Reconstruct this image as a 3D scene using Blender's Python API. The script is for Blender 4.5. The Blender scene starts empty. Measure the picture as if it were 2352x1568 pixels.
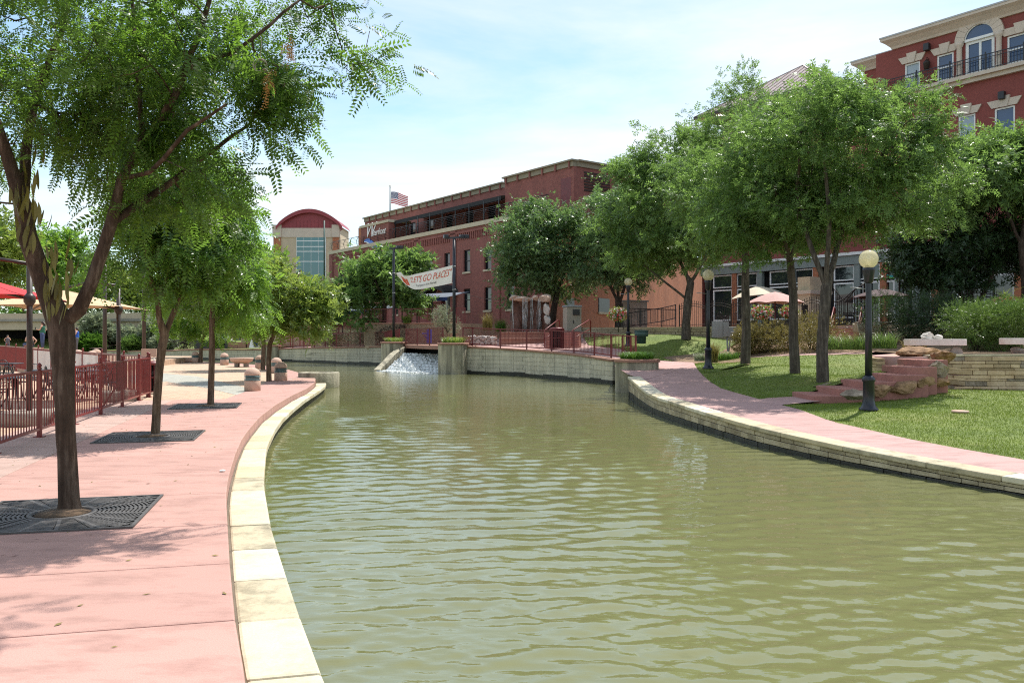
import bpy, bmesh, math, random
import numpy as np
from mathutils import Vector, Matrix
R = math.radians
rnd = random.Random(7)
scene = bpy.context.scene
C = scene.collection

# ---------------------------------------------------------------- camera, sky, sun, exposure
EYE = 1.6
cam_d = bpy.data.cameras.new('camera'); cam_d.sensor_width = 22.3; cam_d.lens = 18.0
cam_d.clip_start = .05; cam_d.clip_end = 3000; cam_d.shift_y = -9.0 / 2352
cam = bpy.data.objects.new('camera', cam_d); C.objects.link(cam)
cam.location = (0, 0, EYE); cam.rotation_euler = (R(90), 0, 0)
scene.camera = cam
SUN_AZ, SUN_EL = 40, 62            # degrees right of the view direction, degrees above the horizon
sd = bpy.data.lights.new('sun', 'SUN'); sd.energy = 4.5; sd.angle = R(.53); sd.color = (1, .955, .88)
sun = bpy.data.objects.new('sun', sd); C.objects.link(sun)
sdir = Vector((math.sin(R(SUN_AZ)) * math.cos(R(SUN_EL)), math.cos(R(SUN_AZ)) * math.cos(R(SUN_EL)), math.sin(R(SUN_EL))))
sun.rotation_euler = sdir.to_track_quat('Z', 'Y').to_euler(); sun.location = (30, 20, 60)
world = bpy.data.worlds.new('World'); scene.world = world; world.use_nodes = True
nt = world.node_tree; nt.nodes.clear()
def N(t, kind, **kw):
    n = t.nodes.new(kind)
    for k, v in kw.items(): setattr(n, k, v)
    return n
wo = N(nt, 'ShaderNodeOutputWorld'); bg = N(nt, 'ShaderNodeBackground'); bg.inputs[1].default_value = .15
sky = N(nt, 'ShaderNodeTexSky', sky_type='NISHITA'); sky.sun_disc = False
sky.sun_elevation = R(SUN_EL); sky.sun_rotation = R(SUN_AZ); sky.altitude = 1400; sky.air_density = 1.15; sky.dust_density = .8; sky.ozone_density = 1.3
tc = N(nt, 'ShaderNodeTexCoord'); sep = N(nt, 'ShaderNodeSeparateXYZ'); nt.links.new(tc.outputs['Generated'], sep.inputs[0])
def wm(op, a, b=None):
    n = N(nt, 'ShaderNodeMath', operation=op)
    for i, v in enumerate((a, b)):
        if v is None: continue
        if isinstance(v, (int, float)): n.inputs[i].default_value = v
        else: nt.links.new(v, n.inputs[i])
    return n.outputs[0]
zc = wm('MAXIMUM', wm('ADD', sep.outputs[2], .16), .05)          # clouds lie on a flat layer overhead
cx_ = wm('DIVIDE', sep.outputs[0], zc); cy_ = wm('DIVIDE', sep.outputs[1], zc)
cmb = N(nt, 'ShaderNodeCombineXYZ'); nt.links.new(cx_, cmb.inputs[0]); nt.links.new(cy_, cmb.inputs[1])
mp = N(nt, 'ShaderNodeMapping'); mp.inputs['Location'].default_value = (3.1, 1.7, 0); mp.inputs['Rotation'].default_value = (0, 0, R(-14)); mp.inputs['Scale'].default_value = (.55, 1.15, 1)
nt.links.new(cmb.outputs[0], mp.inputs[0])
cn = N(nt, 'ShaderNodeTexNoise'); cn.inputs['Scale'].default_value = .9; cn.inputs['Detail'].default_value = 9; cn.inputs['Roughness'].default_value = .58; cn.inputs['Distortion'].default_value = .5
nt.links.new(mp.outputs[0], cn.inputs[0])
cr = N(nt, 'ShaderNodeValToRGB'); cr.color_ramp.elements[0].position = .38; cr.color_ramp.elements[1].position = .64
nt.links.new(cn.outputs[0], cr.inputs[0])
mixc = N(nt, 'ShaderNodeMixRGB'); mixc.inputs[2].default_value = (4.9, 5.05, 5.1, 1)
nt.links.new(wm('ADD', wm('MULTIPLY', cr.outputs[0], .74), .15), mixc.inputs[0]); tint = N(nt, 'ShaderNodeMixRGB', blend_type='MULTIPLY'); tint.inputs[0].default_value = 1; tint.inputs[2].default_value = (.90, 1.03, 1.0, 1); nt.links.new(sky.outputs[0], tint.inputs[1]); nt.links.new(tint.outputs[0], mixc.inputs[1])
nt.links.new(mixc.outputs[0], bg.inputs[0]); nt.links.new(bg.outputs[0], wo.inputs[0])
vs = scene.view_settings; vs.view_transform = 'Standard'; vs.look = 'None'; vs.exposure = .56; vs.gamma = 1; vs.use_curve_mapping = False
scene.cycles.use_denoising = False; scene.cycles.filter_width = 1.1
scene.cycles.max_bounces = 8; scene.cycles.transparent_max_bounces = 8
scene.cycles.caustics_reflective = False; scene.cycles.caustics_refractive = False

# ---------------------------------------------------------------- from photograph measure to place
F, CX, HZ = 1898.0, 1176.0, 775.0
def G(x, y, z=0.0):
    d = F * (EYE - z) / (y - HZ)
    return Vector(((x - CX) / F * d, d, z))
def D(x, y, d):
    return Vector(((x - CX) / F * d, d, EYE - (y - HZ) / F * d))
WATER = -.42

# ---------------------------------------------------------------- materials
MATS = {}
def base_mat(name):
    m = bpy.data.materials.new(name); m.use_nodes = True
    t = m.node_tree; b = t.nodes['Principled BSDF']
    return m, t, b
def L(t, a, b): t.links.new(a, b)
def coords(t, scale=(1, 1, 1), kind='Object', wall=False):
    c = N(t, 'ShaderNodeTexCoord'); out = c.outputs[kind]
    if wall:
        s = N(t, 'ShaderNodeSeparateXYZ'); L(t, out, s.inputs[0])
        a = N(t, 'ShaderNodeMath', operation='ADD'); L(t, s.outputs[0], a.inputs[0]); L(t, s.outputs[1], a.inputs[1])
        k = N(t, 'ShaderNodeCombineXYZ'); L(t, a.outputs[0], k.inputs[0]); L(t, s.outputs[2], k.inputs[1]); out = k.outputs[0]
    m = N(t, 'ShaderNodeMapping'); m.inputs['Scale'].default_value = scale
    L(t, out, m.inputs[0]); return m.outputs[0]
def noise(t, vec, scale, detail=5, rough=.6):
    n = N(t, 'ShaderNodeTexNoise'); n.inputs['Scale'].default_value = scale; n.inputs['Detail'].default_value = detail; n.inputs['Roughness'].default_value = rough
    L(t, vec, n.inputs[0]); return n.outputs[0]
def ramp(t, fac, stops):
    r = N(t, 'ShaderNodeValToRGB'); e = r.color_ramp.elements
    while len(e) < len(stops): e.new(.5)
    for i, (p, c) in enumerate(stops):
        e[i].position = p; e[i].color = (*c, 1) if len(c) == 3 else c
    L(t, fac, r.inputs[0]); return r.outputs[0]
def mixn(t, fac, a, b, mode='MIX'):
    m = N(t, 'ShaderNodeMixRGB', blend_type=mode)
    for i, v in ((0, fac), (1, a), (2, b)):
        if isinstance(v, (int, float)): m.inputs[i].default_value = v
        elif isinstance(v, tuple): m.inputs[i].default_value = (*v, 1)
        else: L(t, v, m.inputs[i])
    return m.outputs[0]
def bump(t, b, h, strength=.4, dist=.02):
    n = N(t, 'ShaderNodeBump'); n.inputs['Strength'].default_value = strength; n.inputs['Distance'].default_value = dist
    L(t, h, n.inputs['Height']); L(t, n.outputs[0], b.inputs['Normal'])
def sc(c, k): return tuple(min(1, v * k) for v in c)
def mat(name, col, rough=.75, var=.18, scale=3.0, bmp=.25, bscale=40, bdist=.008, metal=0, col2=None, island=0, spec=.4, fine=.12):
    """painted, stone or fabric surface: colour that wanders softly, fine speckle, relief and a little change from piece to piece"""
    m, t, b = base_mat(name)
    v = coords(t)
    n1 = noise(t, v, scale); n2 = noise(t, v, scale * 14, 3)
    lo = sc(col, 1 - var); hi = col2 or sc(col, 1 + var)
    c = ramp(t, n1, [(.3, lo), (.7, hi)])
    if fine: c = mixn(t, 1, c, ramp(t, n2, [(.3, (1 - fine,) * 3), (.7, (1 + fine,) * 3)]), 'MULTIPLY')
    if island:
        g = N(t, 'ShaderNodeObjectInfo')
        c = mixn(t, 1, c, ramp(t, g.outputs['Random'], [(0, (1 - island,) * 3), (1, (1 + island,) * 3)]), 'MULTIPLY')
    L(t, c, b.inputs['Base Color'])
    b.inputs['Roughness'].default_value = rough; b.inputs['Metallic'].default_value = metal; b.inputs['Specular IOR Level'].default_value = spec
    if bmp: bump(t, b, noise(t, v, bscale, 4), bmp, bdist)
    MATS[name] = m; return m
def brick_mat(name, c1, c2, mortar, w=.22, h=.073, var=.25, wallco=True):
    m, t, b = base_mat(name); v = coords(t, wall=wallco)
    k = N(t, 'ShaderNodeTexBrick'); k.inputs['Color1'].default_value = (*c1, 1); k.inputs['Color2'].default_value = (*c2, 1); k.inputs['Mortar'].default_value = (*mortar, 1)
    k.inputs['Scale'].default_value = 1; k.inputs['Brick Width'].default_value = w; k.inputs['Row Height'].default_value = h; k.inputs['Mortar Size'].default_value = h * .09; k.inputs['Bias'].default_value = 0
    L(t, v, k.inputs[0])
    w_ = coords(t); n1 = noise(t, coords(t, (1, 1, .3)), .5, 7, .65); n2 = noise(t, w_, 4.5, 6)
    c = mixn(t, 1, k.outputs[0], ramp(t, n1, [(.3, (1 - var,) * 3), (.7, (1 + var * .6,) * 3)]), 'MULTIPLY')
    c = mixn(t, 1, c, ramp(t, n2, [(.3, (.80,) * 3), (.7, (1.16,) * 3)]), 'MULTIPLY')
    L(t, c, b.inputs['Base Color']); b.inputs['Roughness'].default_value = .85
    bump(t, b, k.outputs['Fac'], -.5, .008)
    MATS[name] = m; return m
def glass_mat(name, col=(.02, .025, .03), rough=.03, alpha=1):
    m, t, b = base_mat(name); b.inputs['Base Color'].default_value = (*col, 1); b.inputs['Roughness'].default_value = rough
    b.inputs['Specular IOR Level'].default_value = .9; v = coords(t); bump(t, b, noise(t, v, .9, 2), .05, .02)
    MATS[name] = m; return m
def leaf_mat(name, col, trans, tf=.42, spec=.5, hue=.25):
    m, t, b = base_mat(name); g = N(t, 'ShaderNodeNewGeometry'); v = coords(t)
    n1 = noise(t, v, 1.1, 3)
    r = ramp(t, g.outputs['Random Per Island'], [(0, (1 - hue,) * 3), (1, (1 + hue,) * 3)])
    c = mixn(t, 1, ramp(t, n1, [(.3, sc(col, .8)), (.7, sc(col, 1.2))]), r, 'MULTIPLY')
    L(t, c, b.inputs['Base Color']); b.inputs['Roughness'].default_value = .36; b.inputs['Specular IOR Level'].default_value = spec * .9
    tr = N(t, 'ShaderNodeBsdfTranslucent'); L(t, mixn(t, 1, r, trans, 'MULTIPLY'), tr.inputs[0])
    mx = N(t, 'ShaderNodeMixShader'); mx.inputs[0].default_value = tf
    L(t, b.outputs[0], mx.inputs[1]); L(t, tr.outputs[0], mx.inputs[2]); L(t, mx.outputs[0], t.nodes['Material Output'].inputs[0])
    MATS[name] = m; return m
def bark_mat(name, c1, c2, sc_=1.0):
    m, t, b = base_mat(name); v = coords(t, (14 * sc_, 14 * sc_, 1.6 * sc_)); n = noise(t, v, 1.0, 8, .68); n3 = noise(t, coords(t), 5, 3)
    c = ramp(t, n, [(.32, sc(c1, .55)), (.5, c1), (.68, c2)]); c = mixn(t, 1, c, ramp(t, n3, [(.3, (.72,) * 3), (.7, (1.25,) * 3)]), 'MULTIPLY')
    L(t, c, b.inputs['Base Color']); b.inputs['Roughness'].default_value = .9; b.inputs['Specular IOR Level'].default_value = .2; bump(t, b, n, 1.0, .035); MATS[name] = m; return m
def cut_stone_mat(name, w, h, col, var=.25, green=0.0):
    """cast or laid grey-buff masonry with streaks running down it"""
    m, t, b = base_mat(name); v = coords(t, wall=True)
    k = N(t, 'ShaderNodeTexBrick'); k.offset = .37; k.squash = .8; k.squash_frequency = 3
    k.inputs['Color1'].default_value = (*sc(col, .92), 1); k.inputs['Color2'].default_value = (*sc(col, 1.06), 1); k.inputs['Mortar'].default_value = (*sc(col, .66), 1)
    k.inputs['Scale'].default_value = 1; k.inputs['Brick Width'].default_value = w; k.inputs['Row Height'].default_value = h; k.inputs['Mortar Size'].default_value = h * .05; k.inputs['Mortar Smooth'].default_value = .5
    w2 = N(t, 'ShaderNodeMixRGB'); w2.inputs[0].default_value = .12; nz = N(t, 'ShaderNodeTexNoise'); nz.inputs['Scale'].default_value = 2.2; L(t, v, nz.inputs[0])
    L(t, v, w2.inputs[1]); L(t, nz.outputs['Color'], w2.inputs[2]); L(t, w2.outputs[0], k.inputs[0])
    o = coords(t); s = noise(t, coords(t, (3, 3, .35)), 1.6, 6); n2 = noise(t, o, 1.3, 6)
    c = mixn(t, 1, k.outputs[0], ramp(t, s, [(.35, (1 - var * 1.3,) * 3), (.62, (1.08,) * 3)]), 'MULTIPLY')
    c = mixn(t, 1, c, ramp(t, n2, [(.3, (.84, .84, .80)), (.7, (1.1, 1.08, 1.04))]), 'MULTIPLY')
    L(t, c, b.inputs['Base Color']); b.inputs['Roughness'].default_value = .9
    a = N(t, 'ShaderNodeMath', operation='MULTIPLY'); L(t, k.outputs['Fac'], a.inputs[0]); a.inputs[1].default_value = -1.0
    a2 = N(t, 'ShaderNodeMath', operation='ADD'); L(t, a.outputs[0], a2.inputs[0]); L(t, noise(t, o, 14, 5), a2.inputs[1])
    bump(t, b, a2.outputs[0], .6, .03); MATS[name] = m; return m

def slab_mat(name, c1, c2):
    """coloured concrete: even, with fine sand grain, faint dirt clouds, gum spots and stains"""
    m, t, b = base_mat(name); v = coords(t); n1 = noise(t, v, .7, 4); n2 = noise(t, v, 130, 2); n3 = noise(t, coords(t, (1, 2.6, 1)), 1.7, 8, .68)
    c = mixn(t, n1, c1, c2); g = N(t, 'ShaderNodeObjectInfo'); c = mixn(t, 1, c, ramp(t, g.outputs['Random'], [(0, (.95,) * 3), (1, (1.05,) * 3)]), 'MULTIPLY')
    c = mixn(t, 1, c, ramp(t, n2, [(.3, (.88,) * 3), (.7, (1.1,) * 3)]), 'MULTIPLY')
    d = ramp(t, n3, [(.47, (0, 0, 0)), (.74, (.8, .8, .8))]); c = mixn(t, d, c, sc(c1, .58))
    w = N(t, 'ShaderNodeTexVoronoi'); w.inputs['Scale'].default_value = 2.3; L(t, v, w.inputs[0]); sp = ramp(t, w.outputs['Distance'], [(.020, (.7, .7, .7)), (.034, (0, 0, 0))]); c = mixn(t, sp, c, (.10, .085, .08))
    L(t, c, b.inputs['Base Color']); b.inputs['Roughness'].default_value = .86; b.inputs['Specular IOR Level'].default_value = .3; bump(t, b, n2, .22, .004); MATS[name] = m
slab_mat('pink_concrete', (.425, .247, .208), (.468, .28, .24))
slab_mat('beige_concrete', (.43, .295, .25), (.47, .33, .285))
slab_mat('path_concrete', (.42, .265, .245), (.47, .30, .275))
mat('step_concrete', (.36, .16, .13), .85, .14, 1.5, .3, 70, .006)
def limestone(name, c1, c2, dirt):
    m, t, b = base_mat(name); v = coords(t); n1 = noise(t, v, 2.2, 6); n2 = noise(t, v, 60, 3); g = N(t, 'ShaderNodeObjectInfo')
    c = mixn(t, n1, c1, c2); c = mixn(t, 1, c, ramp(t, g.outputs['Random'], [(0, (.86, .84, .76)), (1, (1.06, 1.05, 1.03))]), 'MULTIPLY')
    d = ramp(t, noise(t, v, 3.4, 7, .7), [(.45, (0, 0, 0)), (.72, (1, 1, 1))]); d = mixn(t, 1, d, (dirt,) * 3, 'MULTIPLY')
    c = mixn(t, d, c, (.17, .15, .10)); c = mixn(t, 1, c, ramp(t, n2, [(.3, (.9,) * 3), (.7, (1.05,) * 3)]), 'MULTIPLY')
    L(t, c, b.inputs['Base Color']); b.inputs['Roughness'].default_value = .85; bump(t, b, n2, .2, .006); MATS[name] = m
limestone('limestone_pale', (.58, .525, .40), (.66, .615, .50), .45)
limestone('limestone_yellow', (.57, .48, .32), (.63, .56, .42), .4)
limestone('limestone_dirty', (.43, .375, .26), (.52, .465, .35), 1.0)
brick_mat('paver_tan', (.50, .33, .22), (.56, .40, .28), (.36, .26, .19), .24, .12, .12, wallco=False)
brick_mat('paver_sage', (.34, .335, .285), (.40, .39, .335), (.27, .25, .21), .24, .12, .12, wallco=False)
mat('bollard_stone', (.50, .34, .26), .8, .08, 3, .15, 120, .003)
mat('louver_teal', (.16, .24, .24), .5, .1, 4, 0)
mat('red_paint', (.17, .018, .018), .35, .18, 3, .08, 60, .002, spec=.5)
mat('maroon_paint', (.15, .026, .028), .42, .15, 3, .08, 60, .002)
mat('black_metal', (.014, .015, .018), .38, .3, 3, .1, 80, .002, spec=.5)
mat('lamp_black', (.012, .014, .022), .32, .3, 6, .12, 70, .002, spec=.5)
mat('bronze_metal', (.045, .032, .027), .42, .2, 4, .06, 60, .002)
mat('wrought_iron', (.022, .014, .011), .5, .3, 4, .1, 60, .002)
mat('grate_iron', (.105, .098, .095), .6, .25, 6, .2, 90, .003, metal=.3, spec=.4)
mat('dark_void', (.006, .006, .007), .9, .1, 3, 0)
mat('grate_pit', (.03, .028, .027), .9, .2, 3, 0)
mat('soil', (.10, .065, .04), .95, .3, 8, .8, 30, .03)
mat('mulch', (.22, .145, .09), .95, .25, 3, .8, 26, .03)
mat('ground_earth', (.16, .14, .09), .95, .25, .2, .4, 6, .05)
cut_stone_mat('stamped_concrete', .62, .19, (.52, .485, .39), .12)
cut_stone_mat('pier_concrete', 3.0, 3.0, (.44, .405, .31), .35)
mat('cap_red', (.31, .165, .12), .85, .15, 2.5, .3, 50, .008, island=.08)
mat('wall_stone', (.38, .31, .20), .88, .3, 2.6, .8, 16, .03, col2=(.46, .40, .28), island=.25)
mat('ledge_stone', (.50, .335, .19), .88, .25, 2.2, .5, 26, .015, col2=(.62, .47, .31), island=.3)
mat('ledge_stone_far', (.41, .32, .205), .88, .3, 1.3, .6, 12, .03, col2=(.44, .36, .25))
mat('mortar', (.16, .13, .095), .95, .2, 4, .4, 30, .01)
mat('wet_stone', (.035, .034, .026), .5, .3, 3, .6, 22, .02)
mat('sandstone_wall', (.46, .34, .22), .88, .18, 1.4, .4, 12, .02, col2=(.54, .42, .29))
mat('cream_stucco', (.52, .43, .31), .85, .08, 1.2, .15, 60, .004)
mat('stucco_red', (.235, .066, .056), .85, .10, .5, .25, 60, .006)
mat('cornice_olive', (.27, .24, .175), .8, .1, 1.4, .1, 60, .003)
mat('slate_canvas', (.13, .15, .19), .8, .1, 2, .1, 60, .003)
mat('cream_trim', (.57, .49, .41), .8, .06, 1.4, .1, 60, .003)
mat('grey_flashing', (.42, .43, .43), .5, .05, 1, 0)
brick_mat('brick_red', (.24, .077, .066), (.285, .093, .077), (.22, .12, .10))
brick_mat('brick_orange', (.40, .135, .062), (.46, .165, .08), (.36, .20, .13))
mat('band_limestone', (.50, .44, .33), .85, .12, 1.5, .2, 30, .006)
mat('window_white', (.78, .80, .80), .45, .05, 2, 0)
mat('window_black', (.012, .013, .015), .4, .2, 3, 0)
mat('sage_frame', (.22, .26, .25), .5, .1, 2, 0)
glass_mat('glass_dark'); glass_mat('glass_blue', (.035, .07, .15), .04); glass_mat('glass_teal', (.06, .19, .20), .05)
mat('awning_dark', (.02, .022, .025), .8, .15, 4, .15, 200, .002)
mat('awning_blue', (.035, .06, .20), .7, .15, 2, .1, 60, .003)
mat('roof_metal', (.33, .265, .25), .45, .10, .8, .06, 20, .003, metal=.3)
mat('roof_maroon', (.27, .045, .055), .5, .1, .6, .06, 20, .003)
mat('canvas_red', (.52, .030, .035), .85, .08, 2, .15, 250, .002)
mat('canvas_tan', (.56, .395, .24), .85, .08, 2, .15, 250, .002)
mat('canvas_pink', (.50, .31, .28), .85, .08, 2, .15, 250, .002)
mat('canvas_cream', (.58, .51, .39), .85, .08, 2, .15, 250, .002)
mat('canvas_plum', (.075, .045, .048), .85, .15, 2, .15, 250, .002)
mat('furniture_cream', (.55, .45, .33), .6, .08, 3, .1, 60, .003)
mat('concrete_grey', (.30, .275, .235), .9, .18, 3, .5, 40, .01)
mat('slab_stone', (.62, .575, .53), .8, .15, 2, .5, 18, .015)
mat('boulder_brown', (.20, .085, .035), .85, .6, 3.0, 1.0, 7, .08, col2=(.46, .28, .15))
mat('boulder_buff', (.25, .18, .12), .85, .5, 3.0, 1.0, 7, .08, col2=(.46, .37, .28))
mat('red_rock', (.085, .032, .022), .6, .45, 1.8, .9, 6, .06, col2=(.17, .075, .05))
mat('pale_rock', (.50, .36, .28), .8, .2, 2, .7, 8, .04)
mat('metal_grey', (.27, .28, .28), .45, .08, 2, .08, 40, .003, metal=.2)
mat('cabinet_tan', (.33, .30, .25), .55, .08, 2, .08, 40, .003)
mat('utility_green', (.05, .10, .085), .5, .1, 2, .06, 40, .003)
mat('fountain_blue', (.015, .05, .36), .4, .1, 3, 0)
mat('white_paint', (.78, .77, .74), .6, .05, 2, 0)
mat('sign_navy', (.012, .025, .055), .6, .1, 2, 0)
mat('letter_dark', (.035, .02, .015), .7, .1, 2, 0)
mat('letter_white', (.80, .80, .80), .6, .03, 2, 0)
mat('letter_red', (.60, .07, .02), .6, .15, 9, 0)
mat('letter_grey', (.10, .10, .10), .6, .1, 2, 0)
mat('letter_brown', (.20, .085, .035), .6, .1, 2, 0)
mat('swoosh_blue', (.08, .20, .62), .5, .1, 2, 0)
mat('swoosh_teal', (.03, .35, .38), .5, .1, 2, 0)
mat('swoosh_green', (.15, .45, .08), .5, .1, 2, 0)
mat('flag_red', (.50, .025, .035), .8, .05, 2, 0); mat('flag_blue', (.02, .035, .14), .8, .05, 2, 0)
mat('banner_cloth', (.74, .72, .68), .8, .05, 2, .1, 40, .004)
mat('pod_brown', (.20, .15, .05), .7, .3, 5, 0); mat('dry_leaf', (.42, .21, .07), .8, .3, 5, 0)
mat('rope', (.48, .42, .34), .8, .1, 9, 0)
mat('skin', (.52, .30, .21), .6, .06, 6, 0); mat('hair_dark', (.035, .02, .014), .5, .2, 9, 0)
mat('cloth_green', (.03, .13, .085), .85, .12, 6, 0); mat('denim', (.045, .07, .15), .85, .15, 8, 0)
mat('cloth_grey', (.10, .10, .12), .85, .12, 6, 0); mat('cloth_black', (.015, .015, .017), .85, .12, 6, 0); mat('cloth_blue', (.02, .10, .45), .85, .12, 6, 0)
mat('flower_red', (.62, .03, .04), .7, .2, 8, 0); mat('flower_white', (.80, .76, .76), .7, .05, 8, 0); mat('flower_pink', (.70, .22, .26), .7, .2, 8, 0)
mat('shrub_lavender', (.24, .20, .36), .8, .2, 5, 0)
leaf_mat('leaf_near', (.048, .095, .024), (.22, .40, .045), .44, .3, .35); leaf_mat('leaf_locust', (.060, .125, .030), (.23, .43, .055), .44, .5, .35); leaf_mat('leaf_bright', (.075, .16, .025), (.30, .52, .06))
leaf_mat('leaf_right', (.105, .175, .062), (.26, .43, .09), .38, .18, .35); leaf_mat('leaf_dark', (.034, .068, .028), (.08, .15, .035), .30, .55); leaf_mat('leaf_pear', (.10, .165, .075), (.22, .37, .10), .36, .4, .35)
leaf_mat('leaf_yellow', (.10, .16, .03), (.34, .45, .08)); leaf_mat('leaf_grass', (.065, .15, .022), (.16, .32, .04), .3, .3); leaf_mat('leaf_lawn', (.145, .20, .032), (.26, .35, .05), .3, .2)
leaf_mat('leaf_gold', (.19, .16, .05), (.28, .24, .07), .3, .3); leaf_mat('leaf_juniper', (.10, .165, .04), (.18, .30, .06), .3, .3); leaf_mat('leaf_silver', (.24, .28, .19), (.28, .33, .19), .4, .3); leaf_mat('leaf_plum', (.05, .035, .035), (.06, .045, .04), .25, .3)
leaf_mat('leaf_pod', (.16, .14, .035), (.2, .17, .05), .3, .3)
bark_mat('bark_near', (.075, .048, .034), (.17, .125, .095)); bark_mat('bark_left', (.13, .085, .055), (.24, .175, .125), 1.4); bark_mat('bark_right', (.085, .070, .056), (.17, .145, .118), 1.2); bark_mat('bark_dark', (.05, .036, .028), (.10, .08, .065), 1.2)
def lawn_mat():
    m, t, b = base_mat('lawn'); v = coords(t); n1 = noise(t, v, .45, 5); n2 = noise(t, v, 22, 5); n3 = noise(t, v, 3.2, 5)
    c = ramp(t, n1, [(.3, (.10, .155, .022)), (.55, (.14, .19, .03)), (.75, (.22, .215, .06))])
    c = mixn(t, 1, c, ramp(t, n2, [(.3, (.62,) * 3), (.7, (1.3,) * 3)]), 'MULTIPLY'); c = mixn(t, 1, c, ramp(t, n3, [(.3, (.85,) * 3), (.7, (1.15, 1.12, 1.0))]), 'MULTIPLY')
    L(t, c, b.inputs['Base Color']); b.inputs['Roughness'].default_value = .8; d = ramp(t, noise(t, v, 1.1, 7, .7), [(.60, (0, 0, 0)), (.72, (.75, .75, .75))]); c = mixn(t, d, c, (.27, .225, .11)); L(t, c, b.inputs['Base Color']); bump(t, b, n2, .8, .05); MATS['lawn'] = m
lawn_mat()
def water_mat():
    m, t, b = base_mat('pond_water'); v = coords(t, (1, 1.6, 1))
    n1 = noise(t, coords(t, (.55, 1.5, 1)), 5.0, 4, .55); n2 = noise(t, coords(t), .12, 3)
    L(t, ramp(t, n2, [(.3, (.134, .140, .058)), (.7, (.166, .168, .074))]), b.inputs['Base Color'])
    b.inputs['Roughness'].default_value = .035; b.inputs['IOR'].default_value = 1.55; b.inputs['Specular IOR Level'].default_value = .5
    bump(t, b, n1, .15, .04); MATS['pond_water'] = m
water_mat()
def foam_mat():
    m, t, b = base_mat('foam'); v = coords(t); n = noise(t, coords(t, (9, 9, 2.2)), 1.3, 6, .7)
    L(t, ramp(t, n, [(.36, (.16, .185, .16)), (.48, (.42, .46, .46)), (.60, (.74, .77, .78))]), b.inputs['Base Color']); b.inputs['Roughness'].default_value = .25; bump(t, b, n, .35, .04); MATS['foam'] = m
foam_mat()
mat('thin_water', (.20, .22, .19), .12, .25, 3, .5, 9, .03)
glass_mat('glass_blind', (.30, .37, .42), .08)
def globe_mat():
    m, t, b = base_mat('lamp_globe'); b.inputs['Base Color'].default_value = (.78, .72, .52, 1); b.inputs['Roughness'].default_value = .08; b.inputs['Specular IOR Level'].default_value = .7
    tr = N(t, 'ShaderNodeBsdfTransparent'); tr.inputs[0].default_value = (.95, .92, .78, 1); tl = N(t, 'ShaderNodeBsdfTranslucent'); tl.inputs[0].default_value = (.8, .74, .5, 1)
    m1 = N(t, 'ShaderNodeMixShader'); m1.inputs[0].default_value = .35; L(t, b.outputs[0], m1.inputs[1]); L(t, tl.outputs[0], m1.inputs[2]); m2 = N(t, 'ShaderNodeMixShader'); m2.inputs[0].default_value = .42; L(t, m1.outputs[0], m2.inputs[1]); L(t, tr.outputs[0], m2.inputs[2]); L(t, m2.outputs[0], t.nodes['Material Output'].inputs[0]); MATS['lamp_globe'] = m
globe_mat()

# ---------------------------------------------------------------- objects
OFF = {}
def props(o, label=None, cat=None, group=None, kind=None):
    if label: o['label'] = label
    if cat: o['category'] = cat
    if group: o['group'] = group
    if kind: o['kind'] = kind
    return o
def thing(name, label=None, cat=None, loc=(0, 0, 0), group=None, kind=None, rotz=0, local=False):
    o = bpy.data.objects.new(name, None); C.objects.link(o); o.empty_display_size = .2
    o.location = loc; o.rotation_euler = (0, 0, rotz)
    OFF[o.name] = Vector((0, 0, 0)) if (local or rotz) else Vector(loc)
    return props(o, label, cat, group, kind)
def mesh_obj(name, me, parent=None, m=None):
    o = bpy.data.objects.new(name, me); C.objects.link(o)
    if m and not me.materials: me.materials.append(MATS[m])
    if parent is not None:
        o.parent = parent; OFF[o.name] = OFF.get(parent.name, Vector((0, 0, 0)))
    return o
def copy_tree(o, parent=None, **kw):
    c = o.copy(); C.objects.link(c); c.parent = parent
    for ch in o.children: copy_tree(ch, c)
    for k, v in kw.items(): c[k] = v
    return c
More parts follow.
